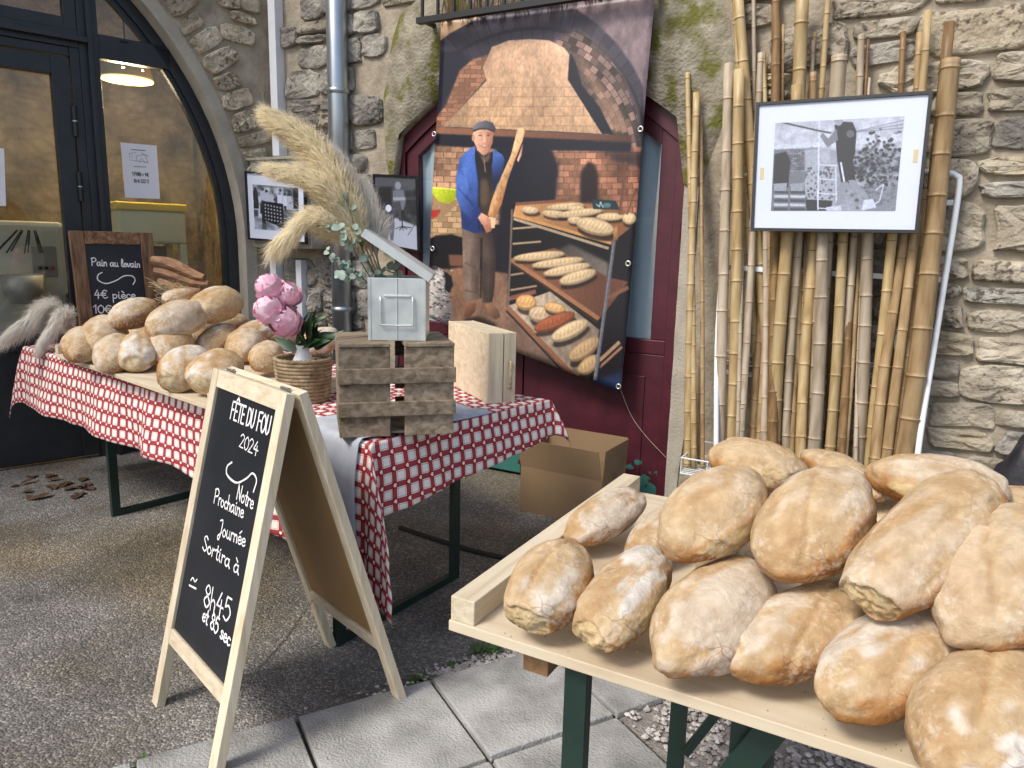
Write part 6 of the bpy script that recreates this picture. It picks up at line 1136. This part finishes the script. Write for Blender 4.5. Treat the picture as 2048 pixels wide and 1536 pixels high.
tag(BN, 'large hanging vinyl banner printed with a baker holding a long loaf by his oven', 'banner')
M_EYE = mat('brass_eyelet', (.75, .72, .66), metal=.8, rough=.3)
for (px, py) in ((868, 268), (865, 497), (1281, 258), (1256, 527), (1237, 773)):
    c = aty(px, py, YB-.035); q = MB(); q.tube([c+np.array([math.cos(t)*.012, 0, math.sin(t)*.012]) for t in np.linspace(0, 2*math.pi, 17)], .004, 6, cap=False); q.build('eyelet', M_EYE, BN, smooth=True)
q = MB(); e0 = aty(1240, 776, YB-.03); q.tube(catmull([e0, aty(1262, 830, 3.76), aty(1290, 870, 3.77), aty(1332, 915, 3.78)], 6), .0016, 5); q.build('string', mat('string', (.4, .34, .24)), BN)
q = MB(); q.tube([bpt(.03, 0), (bpt(.03, 0)[0], 3.66, ra[2]-.01)], .003, 5); q.tube([bpt(.97, 0), (bpt(.97, 0)[0], 3.66, bpt(.97, 0)[2]+.08)], .003, 5); q.build('tie', mat('string', (.4, .34, .24)), BN)
# ---- framed photographs
M_FRB = mat('black_frame', (.008, .008, .009), rough=.35); M_MAT = mat('sky_tinted_mount', [(.62, .68, .82), (.68, .74, .86)], scale=2, rough=.7); M_PGL = glass('picture_glass', (.97, .97, .98), .8)  # mounts are white; blue cast of the sky is put into their colour
def framed(quad3, img, inner, label, fwid=.012, hang=None):
    """quad3: TL,TR,BR,BL world corners; img canvas; inner: (u0,v0,u1,v1) of the print"""
    q3 = [np.array(p) for p in quad3]; ex = q3[1]-q3[0]; ey = q3[0]-q3[3]; nn = np.cross(ex, ey); nn /= np.linalg.norm(nn)
    if np.dot(nn, CAM-q3[0]) < 0: nn = -nn
    Q = lambda u, v, d=0: lerp(lerp(q3[0], q3[1], u), lerp(q3[3], q3[2], u), v)+nn*d
    t = thing('framed_photo', label, 'picture', (q3[2]+q3[3])/2, 'framed photographs'); wu, wv = fwid/np.linalg.norm(ex), fwid/np.linalg.norm(ey)
    for (u0, u1, v0, v1) in ((0, 1, 0, wv), (0, 1, 1-wv, 1), (0, wu, wv, 1-wv), (1-wu, 1, wv, 1-wv)): q = MB(); q.hexa([Q(u0, v0, -.008), Q(u1, v0, -.008), Q(u1, v1, -.008), Q(u0, v1, -.008), Q(u0, v0, .010), Q(u1, v0, .010), Q(u1, v1, .010), Q(u0, v1, .010)]); q.build('frame_bar', M_FRB, t, recalc=True)
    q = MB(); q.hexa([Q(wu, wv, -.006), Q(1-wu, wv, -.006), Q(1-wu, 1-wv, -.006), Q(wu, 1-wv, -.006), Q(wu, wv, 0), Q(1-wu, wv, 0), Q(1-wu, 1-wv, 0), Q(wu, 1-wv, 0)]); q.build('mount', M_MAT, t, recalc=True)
    u0, v0, u1, v1 = inner; q = MB(); q.grid(lambda a, b: Q(u0+(u1-u0)*a, v0+(v1-v0)*b, .0015), 2, 2, lambda a, b: (a, 1-b)); q.build('print', imgmat('photo_print', img, .45), t)
    q = MB(); q.add([Q(wu, wv, .005), Q(1-wu, wv, .005), Q(1-wu, 1-wv, .005), Q(wu, 1-wv, .005)], [(0, 1, 2, 3)]); q.build('glass', M_PGL, t); return t, Q
g3 = lambda v: np.array([v*.93, v*.97, v*1.06])/255
# photo 1: crowd round a big lattice
Q1 = [(505, 367), (604, 374), (600, 464), (508, 458)]; c1 = Canvas(240, 220, Q1, g3(185)); rr_ = np.random.RandomState(4)
c1.poly([(500, 360), (608, 360), (608, 392), (500, 385)], g3(150)); c1.noise(.5, 14, 1)
for k in range(26): x, y = rr_.uniform(506, 600), rr_.uniform(372, 412); c1.ell(x, y, 3, 3.6, g3(rr_.choice([40, 60, 150]))); c1.poly([(x-5, y+3), (x+5, y+3), (x+6, y+24), (x-6, y+24)], g3(rr_.choice([35, 70, 190, 215])))
c1.poly([(525, 402), (570, 408), (571, 458), (527, 440)], g3(22)); [c1.ell(532+i*6.4, 410+j*7+i*1.2, 1.7, 1.9, g3(190)) for i in range(6) for j in range(5)]; c1.poly([(524, 420), (530, 420), (534, 460), (524, 460)], g3(30)); c1.poly([(570, 420), (604, 420), (602, 466), (572, 464)], g3(75), 3, .7); c1.poly([(508, 430), (526, 445), (560, 466), (508, 462)], g3(120), 2, .6)
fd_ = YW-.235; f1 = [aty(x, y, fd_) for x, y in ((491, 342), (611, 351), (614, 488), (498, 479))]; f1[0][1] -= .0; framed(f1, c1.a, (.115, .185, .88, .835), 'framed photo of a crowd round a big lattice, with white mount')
# photo 2: guitarist and child
Q2 = [(751, 351), (833, 354), (836, 500), (756, 487)]; c2 = Canvas(180, 300, Q2, g3(70)); c2.noise(.6, 10, 3); c2.poly([(750, 350), (836, 350), (836, 375), (750, 372)], g3(85)); c2.poly([(755, 445), (790, 435), (834, 452), (838, 502), (755, 490)], g3(185), 3); c2.poly([(757, 375), (782, 375), (784, 440), (757, 446)], g3(38), 3)
c2.ell(796, 371, 6, 8, g3(150)); c2.poly([(786, 382), (806, 380), (812, 402), (806, 420), (786, 420)], g3(120)); c2.poly([(784, 405), (800, 402), (806, 440), (798, 442), (794, 418), (790, 438), (784, 436)], g3(75)); c2.line([(786, 398), (832, 396)], 6, g3(165)); c2.poly([(810, 380), (834, 380), (834, 430), (812, 428)], g3(30), 3, .7)
c2.ell(777, 417, 6, 7.5, g3(225)); c2.poly([(770, 428), (786, 428), (789, 448), (786, 480), (780, 481), (778, 455), (775, 480), (769, 478), (768, 450)], g3(105)); c2.line([(803, 420), (804, 455)], 1.6, g3(25)); [c2.line([(804, 452), (790+8*k, 462-3*abs(k-1.5))], 1.4, g3(30)) for k in range(5)]; c2.line([(815, 470), (834, 440)], 1.2, g3(60))
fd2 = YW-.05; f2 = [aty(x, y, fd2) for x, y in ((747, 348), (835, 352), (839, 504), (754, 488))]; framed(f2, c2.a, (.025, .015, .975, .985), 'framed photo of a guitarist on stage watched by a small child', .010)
# photo 3: man with a ladder
Q3 = [(1548, 245), (1806, 232), (1788, 418), (1548, 420)]; c3 = Canvas(520, 380, Q3, g3(150)); c3.poly([(1540, 225), (1815, 225), (1810, 300), (1540, 300)], g3(190), 3); c3.noise(.12, 20, 2)
for k in range(14): c3.ell(1556+k*19, 296-k*1.3, 9, 6, g3(206)); c3.line([(1551+19*k, 292-1.3*k), (1551+19*k, 240)], 1, g3(168), .6)
c3.poly([(1548, 300), (1640, 296), (1660, 420), (1548, 420)], g3(110), 3); c3.bricks(c3.mask([(1575, 298), (1610, 298), (1610, 345), (1575, 345)]), 10, 5, .6, .5); c3.poly([(1550, 310), (1572, 304), (1582, 322), (1580, 375), (1550, 378)], g3(18), 2); c3.poly([(1610, 300), (1660, 296), (1664, 350), (1612, 345)], g3(165), 3)
rr_ = np.random.RandomState(8)
for k in range(300): x, y = rr_.normal(1760, 22), rr_.normal(335, 28); c3.ell(min(x, 1796), y, rr_.uniform(2, 5), rr_.uniform(2, 4), g3(rr_.choice([18, 40, 80, 120])), al=.8)
for k in range(70): c3.ell(rr_.normal(1722, 10), rr_.normal(345, 25), 4, 3, g3(rr_.choice([25, 50, 90])), al=.8)
c3.poly([(1730, 372), (1795, 372), (1790, 420), (1725, 420)], g3(120), 4, .7); [c3.line([(1690, 268-1*k), (1806, 240+8*k)], 2, g3(120), .8) for k in range(3)]
for i in range(2): [c3.poly([(1552+i*32, 382+8*k), (1580+i*34, 382+8*k), (1582+i*34, 387+8*k), (1554+i*32, 387+8*k)], g3(190 if k % 2 else 60)) for k in range(5)]; c3.poly([(1550+i*34, 368), (1578+i*34, 366), (1576+i*34, 382), (1552+i*34, 382)], g3(150))
c3.poly([(1622, 330), (1640, 320), (1668, 335), (1672, 380), (1668, 400), (1616, 398), (1612, 365)], g3(165), 1); [c3.ell(rr_.uniform(1616, 1668), rr_.uniform(335, 396), 2.2, 2.2, g3(rr_.choice([50, 90])), al=.8) for k in range(70)]; c3.ell(1652, 316, 8, 10, g3(175)); c3.poly([(1616, 398), (1668, 400), (1664, 420), (1618, 420)], g3(22))
c3.line([(1637, 232), (1640, 418)], 3.2, g3(215)); c3.line([(1672, 330), (1676, 418)], 3, g3(205)); [c3.line([(1640, 330+28*k), (1674, 332+28*k)], 2.5, g3(205)) for k in range(4)]; c3.line([(1548, 240), (1640, 262), (1662, 266)], 3.4, g3(60))
c3.poly([(1668, 250), (1680, 242), (1704, 244), (1712, 262), (1710, 305), (1704, 330), (1676, 328), (1672, 290)], g3(24), 1); c3.ell(1676, 240, 9, 11, g3(150)); c3.poly([(1672, 256), (1656, 278), (1645, 265), (1640, 272), (1655, 296), (1676, 280)], g3(120), 1); c3.poly([(1676, 322), (1706, 322), (1712, 362), (1700, 366), (1684, 366)], g3(28), 1); c3.line([(1682, 325), (1690, 364)], 4, g3(220)); c3.ell(1700, 268, 8, 8, g3(120), al=.7)
c3.poly([(1684, 364), (1698, 364), (1692, 392), (1682, 412), (1672, 410), (1680, 390)], g3(140), 1); c3.poly([(1697, 360), (1710, 360), (1738, 392), (1732, 400), (1706, 378)], g3(145), 1); c3.poly([(1656, 412), (1684, 408), (1686, 419), (1656, 419)], g3(200), 1); c3.poly([(1728, 398), (1746, 396), (1752, 412), (1724, 418)], g3(205), 1); c3.line([(1750, 380), (1766, 368), (1758, 400), (1748, 405)], 2, g3(210)); c3.noise(.08, 90, 6)
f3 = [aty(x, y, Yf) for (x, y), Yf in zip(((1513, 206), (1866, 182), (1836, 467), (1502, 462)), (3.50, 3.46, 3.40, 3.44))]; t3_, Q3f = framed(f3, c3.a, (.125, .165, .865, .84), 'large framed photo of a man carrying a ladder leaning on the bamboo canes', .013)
for (u, v) in ((.055, .55), (.945, .45)): q = MB(); q.grid(lambda a, b: Q3f(u-.012+.024*a, v-.045+.09*b, .0012), 1, 1); q.build('tape', mat('yellow_tape', (.62, .52, .28)), t3_)
# ================================================================== RACK, CANES AND OTHER THINGS BY THE WALL
M_WHT = mat('white_enamel_wire', [(.76, .80, .84), (.84, .88, .90)], rough=.35)
RK = thing('wire_rack', 'white metal rack with wire shelves holding the bamboo canes', 'rack', aty(1600, 1000, 3.55)*np.array([1, 1, 0]))
yr0, yr1 = 3.30, 3.66
def tubepx(pts, r, nm, n=8): q = MB(); q.tube(catmull([aty(x, y, Y) for x, y, Y in pts], 6), r, n); q.build(nm, M_WHT, RK, smooth=True)
tubepx([(1838, 1010, 3.40), (1836, 905, 3.42), (1880, 620, 3.56), (1917, 385, 3.66), (1912, 352, 3.67), (1888, 345, 3.67), (1840, 344, 3.67)], .0125, 'side_post'); tubepx([(1432, 960, 3.40), (1436, 650, 3.56), (1462, 380, 3.66), (1475, 352, 3.67), (1500, 350, 3.67), (1560, 350, 3.67)], .0125, 'side_post'); tubepx([(1470, 980, 3.60), (1480, 760, 3.63), (1503, 440, 3.66)], .010, 'rear_post')
def flat(a, b, nm, w=.022): q = MB(); q.bar(aty(*a), aty(*b), w, .004, (0, 0, 1)); q.build(nm, M_WHT, RK)
flat((1440, 534, 3.62), (1892, 560, 3.60), 'cross_bar'); flat((1440, 405, 3.66), (1912, 405, 3.66), 'cross_bar')
def basket(x0, x1, z, hgt, ya, yb, ribs):
    A_ = lambda x, y, zz: np.array([x, y, zz])
    for zz in (z, z+hgt/2, z+hgt):
        if zz == z+hgt/2 and hgt < .08: continue
        q = MB(); q.tube([A_(x0, ya, zz), A_(x1, ya, zz), A_(x1, yb, zz), A_(x0, yb, zz), A_(x0, ya, zz)], .0035, 6); q.build('shelf_rim', M_WHT, RK)
    for x in np.linspace(x0, x1, 9): q = MB(); q.tube([A_(x, ya, z+hgt), A_(x, ya, z), A_(x, yb, z), A_(x, yb, z+hgt)], .002, 5); q.build('shelf_wire', M_WHT, RK)
    for y in np.linspace(ya, yb, ribs): q = MB(); q.tube([A_(x0, y, z), A_(x1, y, z)], .002, 5); q.build('shelf_wire', M_WHT, RK)
za = aty(1600, 775, 3.45)[2]; xl, xr = aty(1415, 760, 3.45)[0], aty(1850, 780, 3.45)[0]; basket(xl, xr, za, .10, 3.62, 3.72, 6)
zb = aty(1370, 945, 3.36)[2]; basket(aty(1363, 945, 3.36)[0], aty(1840, 960, 3.36)[0], zb, .075, 3.34, 3.70, 14)
# bamboo canes: top px, bottom px, width px, tone
M_BAM = [mat('bamboo_'+n_, c_, scale=7, rough=.5, stretch=(5, 5, .7), detail=7, rnd=.12) for n_, c_ in (('straw', [(.33, .22, .09), (.47, .34, .165), (.56, .44, .25)]), ('tan', [(.24, .15, .065), (.37, .25, .125), (.46, .34, .19)]), ('grey', [(.32, .25, .17), (.45, .37, .27), (.54, .46, .36)]), ('brown', [(.12, .065, .025), (.22, .13, .05), (.30, .19, .08)]))]
M_NODE = mat('bamboo_node', [(.16, .09, .04), (.30, .19, .09)], rough=.7)
BAM = [((1377, 146), (1388, 975), 11, 0, 3.74), ((1392, 186), (1374, 945), 15, 0, 3.70), ((1402, 230), (1405, 960), 9, 1, 3.72), ((1458, 128), (1436, 960), 21, 2, 3.66), ((1480, 140), (1462, 960), 22, 0, 3.62), ((1468, -30), (1508, 250), 13, 0, 3.72), ((1474, -40), (1530, 250), 20, 0, 3.69), ((1503, -30), (1518, 250), 8, 2, 3.74), ((1530, 105), (1540, 260), 9, 0, 3.72), ((1553, -40), (1545, 900), 17, 3, 3.74), ((1565, 50), (1566, 260), 7, 1, 3.74), ((1610, -40), (1570, 300), 25, 0, 3.64), ((1594, 170), (1590, 300), 20, 0, 3.60), ((1625, 65), (1600, 230), 7, 0, 3.72), ((1655, -40), (1625, 250), 11, 0, 3.70), ((1627, 145), (1622, 260), 14, 1, 3.66), ((1675, 112), (1655, 300), 30, 2, 3.60), ((1725, 70), (1715, 300), 13, 2, 3.70), ((1733, 80), (1727, 300), 7, 3, 3.72), ((1858, 22), (1835, 300), 14, 0, 3.68), ((1843, 65), (1830, 300), 12, 1, 3.73), ((1898, 45), (1832, 640), 19, 3, 3.66), ((1908, 118), (1800, 960), 33, 1, 3.54),
 # lower parts seen below the framed photo
 ((1510, 440), (1478, 900), 17, 2, 3.66), ((1545, 440), (1512, 960), 13, 1, 3.64), ((1575, 430), (1545, 960), 26, 0, 3.52), ((1598, 430), (1570, 960), 18, 2, 3.58), ((1622, 430), (1590, 960), 12, 1, 3.62), ((1630, 420), (1600, 960), 20, 0, 3.60), ((1650, 420), (1622, 960), 24, 2, 3.50), ((1690, 440), (1655, 960), 20, 0, 3.54), ((1708, 440), (1680, 960), 17, 2, 3.58), ((1722, 430), (1692, 960), 9, 3, 3.66), ((1740, 430), (1712, 960), 23, 2, 3.52), ((1790, 440), (1728, 960), 19, 0, 3.50), ((1812, 430), (1748, 960), 20, 1, 3.56), ((1835, 430), (1765, 970), 19, 1, 3.52), ((1848, 380), (1785, 960), 16, 1, 3.58), ((1672, 660), (1662, 960), 10, 0, 3.55), ((1400, 690), (1400, 960), 10, 0, 3.66), ((1528, 500), (1500, 960), 16, 1, 3.70)]
rx_ = random.Random(77)
for k in range(14): x_ = 1445+k*29+rx_.uniform(-8, 8); BAM.append(((x_+rx_.uniform(0, 30), rx_.uniform(60, 330)), (x_-rx_.uniform(-4, 25), 955), rx_.choice((8, 9, 11, 13)), rx_.choice((1, 2, 2, 3)), 3.72))
for k, (tp, bt, w_, tone, Yt) in enumerate(BAM):
    Yb = 3.42+.02*(k % 7) if bt[1] > 600 else Yt-.01
    A_, B_ = aty(*tp, Yt), aty(*bt, Yb); rs = random.Random(k*3+1)
    if bt[1] > 800: B_ = A_+(B_-A_)*((A_[2]-(zb+.006))/(A_[2]-B_[2]))
    else:          # cane goes on down behind the picture into the lower basket
        d_ = (B_-A_); B_ = A_+d_*((A_[2]-(zb+.006))/(A_[2]-B_[2])); B_[0] = B_[0]*.35+.65*(aty(1600, 900, 3.5)[0]+(A_[0]-aty(1600, 100, 3.6)[0])*.8); B_[1] = 3.50+.02*(k % 8)
    r = w_*np.linalg.norm(A_-CAM)/F/2*.96; Ln = np.linalg.norm(A_-B_); sp = rs.uniform(.11, .19)*(.6+r*25); pts = []; rad = []; z = rs.uniform(0, sp); bend = np.array([rs.uniform(-.012, .012), rs.uniform(-.006, .006), 0]); f = lambda t: lerp(B_, A_, t)+bend*math.sin(t*math.pi*1.3)
    pts.append(f(0)); rad.append(r); nodes = []
    while z < Ln-.01:
        t = z/Ln; e = .004/Ln
        for dt, rr in ((-2.2*e, 1), (-.8*e, 1.07), (0, 1.13), (.6*e, 1.04), (1.4*e, .97), (4*e, 1.0)):
            if 0 < t+dt < 1: pts.append(f(t+dt)); rad.append(r*rr*(1-.12*t))
        nodes.append(t); z += sp*rs.uniform(.8, 1.25)
    pts.append(f(1)); rad.append(r*.88)
    where = 'beside the burgundy door' if tp[0] < 1420 else ('left of the framed photo' if tp[0] < 1500 and tp[1] > 100 else ('showing below the framed ladder photo' if tp[1] > 350 else ('right of the framed photo' if tp[0] > 1850 else ('rising high above the framed photo' if tp[1] < 0 else 'ending just above the framed photo'))))
    if tp[1] > 350: where = ('below the left corner of the framed photo', 'below the left half of the framed photo', 'below the middle of the framed photo', 'below the right half of the framed photo', 'below the right corner of the framed photo')[min(4, max(0, int((tp[0]-1500)/70)))]
    if k >= 41: where = 'at the back of the bundle'
    if k in (5, 14, 8, 13, 15, 20, 35, 36, 37): where += {5: ' beside a leaning thicker one', 14: ' slanting right', 8: ' with a pale cut top', 13: ' slanting', 15: ' with a blunt cut top', 20: ' next to the dark brown one', 35: ' beside a yellow one', 36: ' with dark scorched joints', 37: ' behind the scorched one'}[k]
    lab = ('thin ' if w_ < 11 else 'thick ' if w_ > 22 else 'slim ' if w_ < 15 else 'medium ')+('straw yellow', 'tan', 'greyish', 'dark brown')[tone]+' bamboo cane '+where
    tb_ = thing('bamboo_cane', lab, 'bamboo', f(0), 'bamboo canes leaning on the wall')
    q = MB(); q.tube(pts, rad, 12); q.build('cane', M_BAM[tone], tb_, smooth=True)
    for t in nodes: q = MB(); q.tube([f(t-.0016/Ln), f(t+.0016/Ln)], r*1.15*(1-.12*t), 12); q.build('node_ring', M_NODE, tb_)
# cardboard box by the door
M_CARD = mat('cardboard', [(.22, .14, .075), (.28, .185, .10)], scale=3, rough=.85, detail=5); c0b, c1b, c2b = atz(1040, 1020), atz(1135, 1042), atz(1236, 965)
exB = c1b-c0b; LB = np.linalg.norm(exB); exB /= LB; eyB = np.array([-exB[1], exB[0], 0]); DB = .30; HB = .40; LB *= 1.0
CB = thing('cardboard_box', 'open brown cardboard box on the ground by the burgundy door', 'box', c0b+exB*LB/2)
B3 = lambda u, v, z: c0b+exB*u+eyB*v+zv*z
LB = .46
def cbx(a, b, c, d, nm): q = MB(); n_ = np.cross(np.array(b)-a, np.array(d)-a); n_ /= np.linalg.norm(n_); q.prism([a, b, c, d], tuple(n_*.004)); return q.build(nm, M_CARD, CB, recalc=True)
zB = HB*.62
cbx(B3(0, 0, 0.001), B3(LB, 0, 0.001), B3(LB, 0, zB), B3(0, 0, zB), 'front_panel'); cbx(B3(LB, 0.004, .001), B3(LB, DB, .001), B3(LB, DB, zB), B3(LB, .004, zB), 'side_panel'); cbx(B3(0, .004, .001), B3(0, DB, .001), B3(0, DB, zB), B3(0, .004, zB), 'side_panel'); cbx(B3(0, DB, .001), B3(LB, DB, .001), B3(LB, DB, zB), B3(0, DB, zB), 'back_panel'); cbx(B3(0.004, .004, .002), B3(LB-.004, .004, .002), B3(LB-.004, DB-.004, .002), B3(.004, DB-.004, .002), 'bottom_panel')
cbx(B3(0, -.001, zB+.001), B3(LB, -.001, zB+.001), B3(LB-.01, -.03, HB), B3(-.012, -.03, HB), 'flap'); cbx(B3(LB+.001, 0.004, zB+.001), B3(LB+.001, DB, zB+.001), B3(LB+.01, DB, HB), B3(LB+.01, 0, HB), 'flap'); cbx(B3(0, DB, zB+.001), B3(LB, DB, zB+.001), B3(LB, DB+.02, HB), B3(0, DB+.02, HB), 'flap'); cbx(B3(-.001, 0.004, zB+.001), B3(-.001, DB, zB+.001), B3(-.02, DB, HB), B3(-.02, 0.01, HB), 'flap')
q = MB(); q.add([B3(LB+.0055, DB*.42, zB-.16), B3(LB+.0055, DB*.58, zB-.16), B3(LB+.0055, DB*.58, zB), B3(LB+.0055, DB*.42, zB)], [(0, 1, 2, 3)]); q.build('tape', mat('brown_tape', (.14, .08, .04), rough=.3), CB)
# small things on the ground
q = MB(); q.tube(catmull([atz(x, y, .008) for x, y in ((800, 1055), (860, 1075), (940, 1100), (1030, 1122), (1120, 1150))], 6), .012, 8); tag(q.build('cable', mat('dark_rubber', (.02, .018, .016), rough=.8), origin=tuple(atz(940, 1100))), 'dark cable lying across the asphalt behind the table leg', 'cable')
M_DL = mat('dead_leaf', [(.06, .03, .015), (.14, .07, .03)], scale=9, rough=.9); rs = random.Random(12)
for k in range(22):
    c = atz(rs.gauss(100, 42), rs.gauss(968, 16)); q = MB(); a = rs.uniform(0, 6.28); leafmesh(q, c+zv*.004, (math.cos(a), math.sin(a), rs.uniform(0, .35)), np.array([0, 0, 1.]), rs.uniform(.05, .10), rs.uniform(.03, .055), .35); tag(q.build('dead_leaf', M_DL, origin=tuple(c)), 'brown dead leaf lying on the asphalt by the table', 'leaf', 'dead leaves on the asphalt')
M_WEED = mat('weed_green', [(.03, .08, .012), (.07, .14, .03)], rough=.6)
for k, (px, py, s_) in enumerate(((850, 1362, .035), (955, 1305, .05), (985, 1308, .045), (905, 1335, .03), (832, 1366, .03), (290, 1528, .03))):
    c = atz(px, py); q = MB()
    for j in range(11): a = rs.uniform(0, 6.28); leafmesh(q, c, (math.cos(a), math.sin(a), rs.uniform(.2, 1.1)), np.array([0, 0, 1.]), s_*rs.uniform(.7, 1.4), .011)
    o = q.build('weed', M_WEED, origin=tuple(c)); tag(o, 'small green weed growing along the slab edge', 'weed', 'weeds along the slab edge'); o['kind'] = 'stuff'
q = MB(); sk = aty(2075, 940, 3.60); V_, F_ = ICO[4]; vs = [(sk[0]+v[0]*.16*(1+.2*nz(v*2, 1, 3)), 3.60+v[1]*.10, max(0, sk[2]-.2+(v[2]+.0)*.36*(1+.15*nz(v*3, 1, 5)))) for v in V_]; q.add(vs, F_); tag(q.build('black_sack', mat('black_plastic', [(.012, .012, .016), (.03, .03, .036)], scale=12, rough=.4, bump=.6, bscale=14), origin=(sk[0], 3.6, 0), smooth=True), 'black plastic sack against the foot of the stone wall', 'sack')
